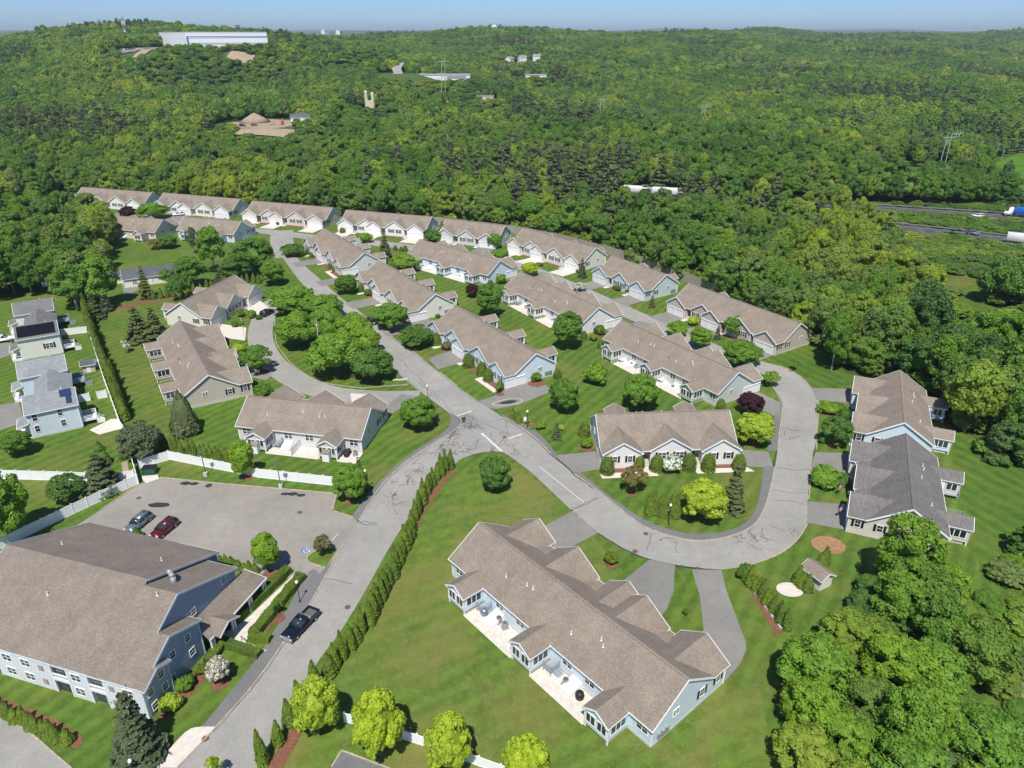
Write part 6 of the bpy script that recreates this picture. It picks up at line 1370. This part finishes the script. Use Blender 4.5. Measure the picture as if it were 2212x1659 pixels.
for px, py, z, lb in ((1812, 1050, 2.2, 'red white and blue flag on the wall of the charcoal-roofed house'), (1813, 1098, 2.2, 'striped flag near the front corner of the cream-sided house')):
    q = at(px, py, z); o = empty('wall_flag', q, R(200), lb, 'flag'); b = MB(); b.tube((0, 0, 0), (-.9, 0, .55), .02); b.build('staff', M['timber'], o); f = inst('flag', FLAG, o, (-.9, 0, .5)); f.rotation_euler = (0, R(25), 0)
def sign(px, py, h, w, hh, m, label, cat='sign', shape=4, txt=None, rot=0, post='post'):
    p = at(px, py); o = empty('sign', (p.x, p.y, 0), R(rot), label, cat); b = MB(); b.tube((0, 0, 0), (0, 0, h), .04); b.build('post', M['grey'], o); b = MB()
    if shape == 8: b.prism([(w/2*math.cos(t*math.pi/4+.393)/.924, h-.1+w/2*math.sin(t*math.pi/4+.393)/.924) for t in range(8)], -.06, -.03, 'y')
    else: b.box(-w/2, w/2, -.08, -.04, h-hh, h)
    b.build('board', M[m], o)
    if txt:
        c = bpy.data.curves.new('lettering', 'FONT'); c.body = txt; c.size = .28; c.align_x = 'CENTER'; c.align_y = 'CENTER'; c.materials.append(M['paint']); t = bpy.data.objects.new('lettering', c); t.parent = o; t.location = (0, -.09, h-.1); t.rotation_euler = (math.pi/2, 0, 0); link(t); font2mesh(t)
M['signred'] = plain('sign_red', (.45, .06, .04), .5); M['signpurple'] = plain('banner_purple', (.2, .05, .18), .6)
sign(1148, 932, 1.9, .75, .75, 'signred', 'red octagonal stop sign facing the junction', shape=8, txt='STOP'); sign(1134, 919, 2.0, .55, .9, 'vinyl', 'white notice board beside the globe lamp'); sign(946, 911, 1.9, .6, .9, 'signpurple', 'purple and white welcome banner board on the corner lawn')
st = MB()
for i in range(6): st.box(-1.7+i*.57, -1.7+i*.57+.52, -.25+.05*(i % 2), .25, 0, .38+.1*math.sin(i*1.9))
p = at(865, 822); o = empty('stone_sign', (p.x, p.y, 0), R(8), 'low pale stone name sign at the tip of the wooded island', 'stone sign'); 
for i in range(6):
    s = MB(); s.box(-1.7+i*.57, -1.7+i*.57+.53, -.25+.04*(i % 2), .25, 0, .4+.08*math.sin(i*1.9)); inst('stone', bev(s.mesh('stone', M['stone']), .04, 1), o)
# ------------------------------------------------------------------ yard things
def ac(px, py, label, z=.06, p=None):
    p = p or at(px, py); o = inst('air_conditioner', COND, None, (p[0], p[1], z), random.random()); tag(o, label, 'air conditioner', 'air conditioners behind the houses'); inst('fan_grille', FAN, o)
for x, y, l in ((1078, 1344, 'next to the white cellar hatch of the pale blue house'), (1091, 1356, 'between the two cellar hatches of the pale blue house'), (1222, 1478, 'on the lower patio of the pale blue house'), (1364, 791, 'left one on the upper patio of the sage house'), (1374, 795, 'right one on the upper patio of the sage house'), (1453, 840, 'on the lower patio of the sage house'), (957, 571+5, 'left one on the patio of the pale blue middle house'), (935, 568+8, 'on the far patio of the pale blue middle house'), (993, 598+3, 'on the near patio of the pale blue middle house'), (1135, 666, 'on the upper patio of the white middle house'), (1193, 697, 'on the lower patio of the white middle house'), (861, 1137-0, ''), (862, 1000, '')):
    if l: ac(x, y, 'grey round air conditioner '+l)
ac(861, 1134, 'grey air conditioner beside the end sunroom of the light grey house', p=hp(H3, 1.2, 6.4))
p = hp(H1, 22.5+0, 0)
def grill(p, label, c='black'):
    o = empty('covered_grill', (p[0], p[1], .06), random.random()*3, label, 'grill'); b = MB(); b.lathe([(.55, 0), (.6, .5), (.5, .9), (.2, 1.05)], 8); inst('cover', bev(b.mesh('cover', M[c]), .05, 1), o)
    b = MB(); b.box(-.4, .4, -.2, .2, 0, .08); b.build('base', M['black'], o)
grill(at(1046, 1327), 'pale teal covered table on the upper patio of the pale blue house', 'csilver'); grill(at(755-2, 1140-160), 'black covered grill on the patio of the light grey house, left one'); grill(at(749, 1136-150), 'black covered grill on the patio of the light grey house, right one'); grill(at(1252, 1508), 'small black chair-sized grill on the lower patio of the pale blue house')
# small deck with stairs at sunroom doors
for h, x in ((H1, 16.1), (H1, 29.6), (H3, 17.1), (H11, 30.3), (H11, 16.7), (H10, 30.3), (H13, 7.8), (H13, 17.2), (H14, 7.8), (H14, 17.2)):
    o = h if not isinstance(h, tuple) else h[0]; d = MB(); big = h in (H13, H14); ww = 3.4 if big else 1.3; sg = -1 if big else -1
    x0, x1 = x-ww, x; d.box(x0, x1, 5.6 if not big else 6.0, 7.1 if not big else 9.0, .6, .72)
    y0, y1 = (5.6, 7.1) if not big else (6.0, 9.0)
    for a_, b_ in (((x0, y1), (x1, y1)), ((x0, y0), (x0, y1))):
        for zz in (1.0, 1.35, 1.65): d.beam((*a_, zz), (*b_, zz), .05, .06)
    for q in ((x0, y1), (x0, y0), (x1, y1)): d.box(q[0]-.05, q[0]+.05, q[1]-.05, q[1]+.05, 0, 1.7)
    for i in range(3): d.box(x0-.28*(i+1), x0-.28*i, y0, y0+1.0, 0, .5-.16*i)
    d.build('deck', M['bluegrey'] if o is not H11 else M['trim'], o)
# divider screen, outdoor closets of the grey house
for a in (12.3,):
    b = MB(); b.box(a-.04, a+.04, 5.5, 9.4, .06, 1.8); b.build('privacy_screen', M['vinyl'], H3)
for a in (5.4, 19.3):
    b = MB(); b.box(a-.65, a+.65, 8.9, 9.9, .1, 2.0); b.build('storage_closet', M['trim'], H3); b = MB(); b.prism([(8.85, 2.35), (10.05, 2.0), (10.05, 1.94), (8.85, 2.29)], a-.75, a+.75, 'x'); b.build('closet_roof', M['roof'], H3, recalc=True)
for h, y in ((H1, 0), (H3, 0), (H6, 0), (H7, 0), (H11, 0), (H21, 0)):
    b = MB(); L = h['_L']
    for k in range(3): b.box((L-.3 if h is not H1 else -.0+.3-.28), (L-.02 if h is not H1 else .3), 2.6+k*.7, 3.1+k*.7, .9-.0*k, 1.6)
    b.build('utility_meter', M['grey'], h)
# dumpster
p = at(325, 1022); o = empty('dumpster', (p.x, p.y, .04), R(8), 'dark green dumpster with black lids in the fenced bay', 'dumpster'); M['dgreen'] = plain('dumpster_green', (.015, .09, .05), .5)
b = MB(); b.prism([(-.9, .15), (.9, .15), (.95, 1.15), (-.95, 1.35)], -1.15, 1.15, 'x'); inst('bin', bev(b.mesh('bin', M['dgreen'], recalc=True), .03, 1), o)
for s in (-1, 1): b = MB(); b.slab([(s*.58-.56, -.98, 1.42), (s*.58+.56, -.98, 1.42), (s*.58+.56, .98, 1.24), (s*.58-.56, .98, 1.24)], .05); b.build('lid', M['black'], o, recalc=True)
# steps and handrails of the walk
o = empty('stair_rails', at(540, 1383), R(-42), 'black handrails beside the three steps of the pale walk', 'handrail')
for s in (-.75, .75):
    b = MB(); b.beam((-.7, s, .9), (.7, s, .75), .05, .05); b.beam((-.7, s, 0), (-.7, s, .9), .05, .05); b.beam((.7, s, 0), (.7, s, .75), .05, .05); b.build('handrail', M['black'], o)
# ------------------------------------------------------------------ sheds, small houses, far buildings
def simple_house(name, p, ang, L, D, ze, zr, wall, roof, label, cat='house', z=0.0, wins=((.3, 1.5), (.7, 1.5)), group=None, door=True, dormer=False):
    o = empty(name, (p[0], p[1], z), R(ang), label, cat, group); w, r, t = MB(), MB(), MB(); hw = D/2+.35; sl = (zr-ze)/hw
    w.prism([(-D/2, -1), (D/2, -1), (D/2, ze+.35*sl-.12), (0, zr-.14), (-D/2, ze+.35*sl-.12)], -L/2, L/2)
    for s in (-1, 1): r.slab([(-L/2-.3, s*hw, ze), (L/2+.3, s*hw, ze), (L/2+.3, 0, zr), (-L/2-.3, 0, zr)], .12); t.beam((-L/2-.3, s*hw, ze-.1), (L/2+.3, s*hw, ze-.1), .08, .14)
    for x in (-L/2-.32, L/2+.32):
        for s in (-1, 1): t.beam((x, s*hw, ze-.14), (x, 0, zr-.14), .06, .2)
    w.build('wall', M[wall], o, recalc=True); r.build('roof', M[roof], o, recalc=True); t.build('white_trim', M['trim'], o)
    for f, zz in wins: window(o, -L/2+L*f, -D/2-.01, zz, 0, 1.1, 1.2, 2)
    if L > 5: window(o, L/2+.01, 0, 1.6, 90, 1.0, 1.2, 2)
    if door: inst('door', WDOOR, o, (0, -D/2-.01, 0))
    return o
simple_house('garden_shed', at(194, 800), 25, 2.6, 2.2, 1.9, 2.7, 's_tan', 'roof_slate', 'tan garden shed with dark roof by the white fence', 'shed', wins=())
simple_house('garden_shed', at(1762, 1256), -62, 3.3, 2.4, 2.0, 2.9, 's_white', 'roof', 'white garden shed with taupe roof between arborvitae and the thicket', 'shed', wins=())
b = MB(); b.lathe([(.12, 0), (.09, .3), (.06, 1.0), (.16, 1.05), (.2, 1.2)], 8); p = at(1711, 1262); tag(b.build('garden_post', M['vinyl'], loc=(p.x+1.6, p.y+.6, 0)), 'small white post at the round patio', 'post')
RH = simple_house('ranch_house', at(325, 606), 28, 15, 9, 2.7, 4.6, 's_white', 'roof_slate', 'white ranch house with slate grey roof between the trees', wins=((.2, 1.5), (.5, 1.5)))
b = MB(); b.prism([(-4.6, 0), (0, 0), (0, 0)], 0, 1) if False else None
simple_house('ranch_wing', at(262, 606), 28, 8, 6, 2.5, 3.6, 's_white', 'roof_slate', 'low white wing with slate roof and three garage windows beside the ranch house', wins=((.25, 1.5), (.5, 1.5), (.75, 1.5)), door=False)
for px, py, c, rf_, lb in ((135, 610, 's_paleblue', 'roof_grey', 'pale blue house roof glimpsed in the left-hand grove'), (20, 560, 's_paleblue', 'roof_mid', 'grey roof glimpsed at the left edge of the grove'), (95, 590, 's_white', 'roof_grey', 'white house glimpsed in the grove above the town houses'), (10, 486, 's_white', 'roof_mid', 'white house glimpsed in the grove at the far left')):
    simple_house('house', at(px, py), random.uniform(0, 60), 10, 7, 2.8, 4.6, c, rf_, lb)
# the white warehouse on the hill
wz = P_wh.z; k = P_wh.y*math.cos(PIT)/F_PX+(CH-wz)*math.sin(PIT)/F_PX
M['cladding'] = plain('white_metal_cladding', (0.74, 0.76, 0.77), .5, var=.02); M['wblue'] = plain('blue_cladding_band', (.07, .15, .3), .5)
wx0 = (405-1106)*k*1.0; wx1 = (580-1106)*k*(P_wh.y+22)/P_wh.y; wl_ = (349-1106)*k*(P_wh.y+62)/P_wh.y; Yw = P_wh.y
wh = empty('warehouse', (wx0, Yw, wz), 0, 'huge white warehouse with blue bands on top of the wooded hill', 'warehouse')
hh = 29*k*1.02; b = MB(); ln = wx1-wx0; dx_ = wl_-wx0
P4 = [(0, 0), (ln, 22), (ln+dx_*.6, 120), (dx_, 62)]
for i in range(4): a_, c_ = P4[i], P4[(i+1) % 4]; b.poly([(*a_, -3), (*c_, -3), (*c_, hh), (*a_, hh)])
b.poly([(x, y, hh) for x, y in P4]); b.build('wall', M['cladding'], wh, recalc=True)
b = MB(); b.slab([(x*1.003, y-.3, hh+.5) for x, y in P4], .6); b.build('roof', M['cladding'], wh, recalc=True)
for z0, z1 in ((hh*.7, hh*.75), (hh*.27, hh*.31)):
    b = MB(); b.poly([(ln*.02, .1-.6, z0), (ln, 22-.6, z0), (ln, 22-.6, z1), (ln*.02, -.5, z1)]); b.build('blue_band', M['wblue'], wh)
b = MB(); b.poly([(ln*.01, -.55, 0), (ln*.03, -.2, 0), (ln*.03, -.2, hh*.74), (ln*.01, -.55, hh*.74)]); b.build('blue_band', M['wblue'], wh)
for i in range(6):
    b = MB(); t0 = .1+.13*i; b.poly([(dx_*t0-.3, 62*t0-.4, 0), (dx_*(t0+.08)-.3, 62*(t0+.08)-.4, 0), (dx_*(t0+.08)-.3, 62*(t0+.08)-.4, 4.2), (dx_*t0-.3, 62*t0-.4, 4.2)]); b.build('loading_door', M['vinyl'], wh)
for i in (.62, .86): b = MB(); b.box(ln*i, ln*i+4, 22*i-.9, 22*i-.5, 0, 3.4); b.build('door', M['wblue'], wh)
def patchy(name, p, r, m, kind='structure', sq=.5):
    P = []
    for t in range(18): a_ = t*.349; P.append((p.x+r*math.cos(a_)*random.uniform(.8, 1.1), p.y+r*math.sin(a_)*sq*random.uniform(.8, 1.1)))
    sheet(name, P, p.z+.15, M[m])
patchy('bare_yard', P_wh, 92, 'drive', sq=.9); patchy('sand_yard', P_pit, 33, 'dirt', sq=.9); patchy('gravel_yard', P_ind, 50, 'drive', sq=.95); patchy('gravel_yard', P_yard, 18, 'dirt', sq=.9); patchy('sand_slope', P_sand, 28, 'dirt', sq=.7)
def bank(name, p, w, h, m):   # eroded sandy face on the hill
    b = MB(); n = 14
    for i in range(n):
        x0, x1 = -w/2+w*i/n, -w/2+w*(i+1)/n; y0, y1 = 2*math.sin(i*1.3), 2*math.sin(i*1.3+1.3); b.poly([(x0, y0-h*1.1, -h), (x1, y1-h*1.1, -h), (x1, y1, .3), (x0, y0, .3)])
    tag(b.build(name, M[m], loc=(p[0], p[1], p[2])), kind='structure')
bank('sand_bank', (wx0+ln*.95, Yw-62, wz), 42, 16, 'dirt'); bank('sand_bank', (wx0-4, Yw-68, wz), 22, 20, 'dirt'); bank('sand_bank', (wx0-60, Yw-70, wz), 75, 7, 'found')
s = MB(); s.lathe([(12, 0), (7, 3.2), (1.5, 6.2), (.1, 6.8)], 18); tag(s.build('sand_heap', M['dirt'], loc=(P_pit.x-12, P_pit.y+12, P_pit.z), smooth=True), 'big heap of sand in the clearing with the small grey house', 'sand heap')
simple_house('house', (P_pit.x+24, P_pit.y+8), 10, 14, 9, 4.4, 6.6, 's_white', 'roof_slate', 'white house with grey roof at the sand yard', z=P_pit.z)
for i, (dx_, dy_, a_, c_) in enumerate(((-4, -14, 20, 'cmaroon'), (6, -4, 60, 'cwhite'), (14, -6, 100, 'signred'), (-12, -16, 0, 'cnavy'), (20, -14, 30, 'cwhite'))):
    if c_ == 'signred':
        b = MB(); b.box(-2, 2, -1, 1, 0, 1.8); b.box(-.8, .8, -.9, .9, 1.8, 3); o = empty('excavator', (P_pit.x+dx_, P_pit.y+dy_, P_pit.z), R(a_), 'orange-red machine on the sand yard', 'excavator'); b.build('body', M['signred'], o); b = MB(); b.beam((1, 0, 2), (3.5, 0, 4.4), .4, .5); b.beam((3.5, 0, 4.4), (5.4, 0, 1.2), .35, .4); b.build('arm', M['signred'], o)
    else: car('suv', (P_pit.x+dx_, P_pit.y+dy_), a_, c_, {'cmaroon': 'red vehicle at the left of the sand yard', 'cwhite': 'white vehicle on the sand yard '+('by the heap' if i == 1 else 'by the house'), 'cnavy': 'dark vehicle at the edge of the sand yard'}[c_], 'car', P_pit.z+.2)
def silo(x, y, z, h, r):
    b = MB(); b.lathe([(r, 0), (r, h), (r*.6, h+r*.5), (.3, h+r*.7)], 12); return b
o = empty('silos', (P_silo.x, P_silo.y, P_silo.z), 0, 'cream concrete silo pair rising out of the woods', 'silo'); M['cream'] = plain('cream_silo_paint', (.62, .56, .42), .7)
for x, h_, r_ in ((-3.5, 14, 1.4), (3.4, 12.5, 1.4)): silo(0, 0, 0, h_, r_).build('silo_tower', M['cream'], o, (x*.8, 0, 0))
b = MB(); b.box(-3.2, 3.4, -1.6, 1.6, 0, 7); b.build('plant_body', M['cream'], o)
for dx_, dy_, L_, D_, h_, r_, lb in ((12, 8, 62, 16, 6.5, 7.6, 'long low white industrial building in the hillside yard'), (30, -22, 20, 12, 5, 6.6, 'smaller grey and white shed in front of the long industrial building'), (-22, -6, 14, 9, 4, 5, 'dark low shed beside the industrial yard road')):
    simple_house('industrial_building', (P_ind.x+dx_, P_ind.y+dy_), 4, L_, D_, h_, r_, 's_white', 'roof_mid' if L_ < 60 else 'roof_grey', lb, 'industrial building', P_ind.z, tuple((.08+.12*i, 3) for i in range(8)) if L_ > 60 else ((.3, 2.5), (.7, 2.5)))
for i in range(9): car('suv' if i % 2 else 'pickup', (P_ind.x-32+i*7.5, P_ind.y-12-(i % 3)*4), random.uniform(0, 180), ('cwhite', 'csilver', 'cnavy', 'cblack')[i % 4], 'vehicle standing in the hillside industrial yard', 'car', P_ind.z+.2, 'vehicles in the industrial yard')
b = MB(); zz = [(P_road.x-1, P_road.y+42, P_road.z+9), (P_road.x-1, P_road.y+14, P_road.z+4), (P_road.x+4, P_road.y-10, P_road.z+.6), (P_ind.x-44, P_ind.y-18, P_ind.z+.5), (P_ind.x-20, P_ind.y-26, P_ind.z+.5)]
for a_, c_ in zip(zz[:-1], zz[1:]): b.poly([(a_[0]-5, a_[1], a_[2]), (a_[0]+5, a_[1], a_[2]), (c_[0]+5, c_[1], c_[2]), (c_[0]-5, c_[1], c_[2])])
tag(b.build('hill_road', M['road']), kind='structure')
simple_house('white_ruin', (P_ruin.x, P_ruin.y), 3, 26, 10, 5.5, 6.4, 's_white', 'roof_grey', 'long white flat building with open front in the woods', 'building', P_ruin.z, ((.2, 2.2), (.4, 2.2), (.6, 2.2), (.8, 2.2)))
simple_house('yard_shed', (P_yard.x+6, P_yard.y+4), 6, 16, 8, 4, 5, 's_beige', 'roof_mid', 'low beige shed in the rocky yard below the industrial site', 'shed', P_yard.z)
for i, (dx_, dy_, lb) in enumerate(((-24, -10, 'lowest'), (-3, 4, 'middle'), (22, 14, 'highest'))): simple_house('house', (P_hm.x+dx_*.9, P_hm.y+dy_), 60-i*35, 11, 9, 6.2, 9.4, 's_white', 'roof_grey', 'white gabled house on the wooded slope, the '+lb+' of three', z=P_hm.z+i*1.2)
for px, D_, zz_, lb in ((702, 2300, 66, 'white house on the skyline near the pylons'), (732, 2350, 65, 'second white house on the skyline'), (1070, 1850, 66, 'small white house near the top of the middle hill'), (1725, 4300, 58, 'tiny white houses on the far round hill')):
    x = (px-1106)/F_PX*(D_*math.cos(PIT)); simple_house('house', (x, D_), random.uniform(0, 90), 18, 13, 8, 13, 's_white', 'roof_grey', lb, z=max(float(hills(x, D_))+9, zz_))
# masts on the hill, water tower
def mast(px, ty, D_, label, h=34, w=2.4):
    x = (px-1106)/F_PX*(D_*math.cos(PIT)+CH*.44); ztop = CH-(ty-HOR)/1925*D_; o = empty('radio_mast', (x, D_, ztop-h), 0, label, 'mast'); b = MB()
    for i in range(6):
        z0, z1 = h*i/6, h*(i+1)/6; s0, s1 = w*(1-.6*i/6), w*(1-.6*(i+1)/6)
        for sx_, sy_ in ((-1, -1), (1, -1), (1, 1), (-1, 1)): b.beam((sx_*s0, sy_*s0, z0), (sx_*s1, sy_*s1, z1), .5, .5)
        b.beam((-s0, -s0, z0), (s1, -s1, z1), .35, .35); b.beam((s0, -s0, z0), (-s1, -s1, z1), .35, .35)
    b.build('lattice', M['grey'], o); b = MB(); b.box(-2.4, 2.4, -.8, .8, h*.72, h*.88); b.box(-2, 2, -.8, .8, h*.45, h*.55); b.build('antenna', M['vinyl'], o)
mast(295, 38, 1150, 'lattice radio mast with white antennas left of the warehouse')
x = (990-1106)/F_PX*2800*.9; o = empty('water_tower', (x, 3000, 36), 0, 'white water tower on the skyline', 'water tower'); b = MB(); b.lathe([(3, 0), (3, 22), (9, 30), (10, 36), (6, 42), (1, 43)], 14); b.build('tank', M['vinyl'], o, smooth=True); b = MB(); b.tube((0, 0, 0), (0, 0, 22), 3.2); b.build('stem', M['grey'], o)
# ------------------------------------------------------------------ power line
M['pole'] = plain('weathered_pole', (.42, .44, .41), .8, var=.1)
pyl = []
def pylon(x, y, h, label, ang=0, lean=0):
    z = float(hills(x, y)); o = empty('power_pylon', (x, y, z), R(ang), label, 'pylon', 'two-legged timber pylons of the power line')
    for s in (-1, 1): b = MB(); b.tube((s*2.1, 0, -1), (s*1.5, 0, h), .26, .18, 8); b.build('pole', M['pole'], o)
    b = MB(); b.beam((-4.6, 0, h-2.2), (4.6, 0, h-2.2), .35, .4); b.build('crossarm', M['pole'], o); b = MB(); b.beam((-1.8, 0, h-2.3), (1.8, 0, h-7), .15, .2); b.beam((1.8, 0, h-2.3), (-1.8, 0, h-7), .15, .2); b.build('cross_brace', M['pole'], o)
    pyl.append((x, y, z+h-2.4)); return o
p = at(2033, 366); pylon(p.x, p.y, high(2033, 366, 288), 'tall two-legged timber pylon in the rough meadow beyond the highway', 20)
pylon(at(2070, 352).x+6, at(2070, 352).y+18, 17, 'second leaning two-legged pylon behind the tall one', 25)
o1 = at(1545, 300); pylon(150, 600, 22, 'grey pylon crossarm above the trees in the middle of the woods', 20); pylon(75, 640, 24, 'pylon half sunk in trees left of the middle of the woods', 20); pylon(-70, 800, 24, 'pylon in the woods near the rocky yard', 20)
for px, ty, D_ in ((695, 78, 1500), (960, 210, 760), (690, 85, 1560)): pylon((px-1106)/F_PX*(D_*.898+32), D_, 24, 'distant pylon on the hill right of the warehouse' if D_ > 1000 else 'distant pylon near the rocky yard', 15)
o = empty('power_line', (0, 0, 0), 0, 'thin sagging power cables strung between the pylons', 'power cables')
ch = [(420, 330, 27), pyl[0], pyl[2], pyl[3], pyl[4]]
for k_ in (-4, 0, 4):
    for a_, c_ in zip(ch[:-1], ch[1:]):
        b = MB(); n = 14; Pp = []
        for i in range(n+1): t = i/n; Pp.append((a_[0]+(c_[0]-a_[0])*t+k_*.4, a_[1]+(c_[1]-a_[1])*t+k_*.9, a_[2]+(c_[2]-a_[2])*t-6*4*t*(1-t)))
        for i in range(n): b.beam(Pp[i], Pp[i+1], .11, .11)
        b.build('cable', M['darkgrey'], o)
for i, (px, py) in enumerate(((2163, 345), (2150, 340), (2193, 322), (2212, 312), (2120, 352))):
    q = at(px, py); b = MB(); b.tube((0, 0, -.5), (0, 0, 9), .16, .12, 6); tag(b.build('wooden_pole', M['pole'], loc=(q.x, q.y, 0)), 'plain wooden pole beside the bright sports field', 'pole', 'poles beside the sports field')
# ------------------------------------------------------------------ the air

def haze_box(dens):
    b = MB(); b.box(-16500, 16500, -400, 16800, -60, 142); m = bpy.data.materials.new('hazy_air'); m.use_nodes = True; t = m.node_tree; t.nodes.clear()
    v = t.nodes.new('ShaderNodeVolumePrincipled'); v.inputs['Density'].default_value = dens; v.inputs['Color'].default_value = (.72, .86, 1.0, 1); v.inputs['Anisotropy'].default_value = .1
    oo = t.nodes.new('ShaderNodeOutputMaterial'); t.links.new(v.outputs[0], oo.inputs['Volume']); me = b.mesh('haze', m); return tag(inst('haze', me), 'thin even haze of summer air over the whole valley', 'haze', kind='stuff')
haze_box(8e-5)
S.cycles.volume_step_rate = 10; S.cycles.volume_max_steps = 32
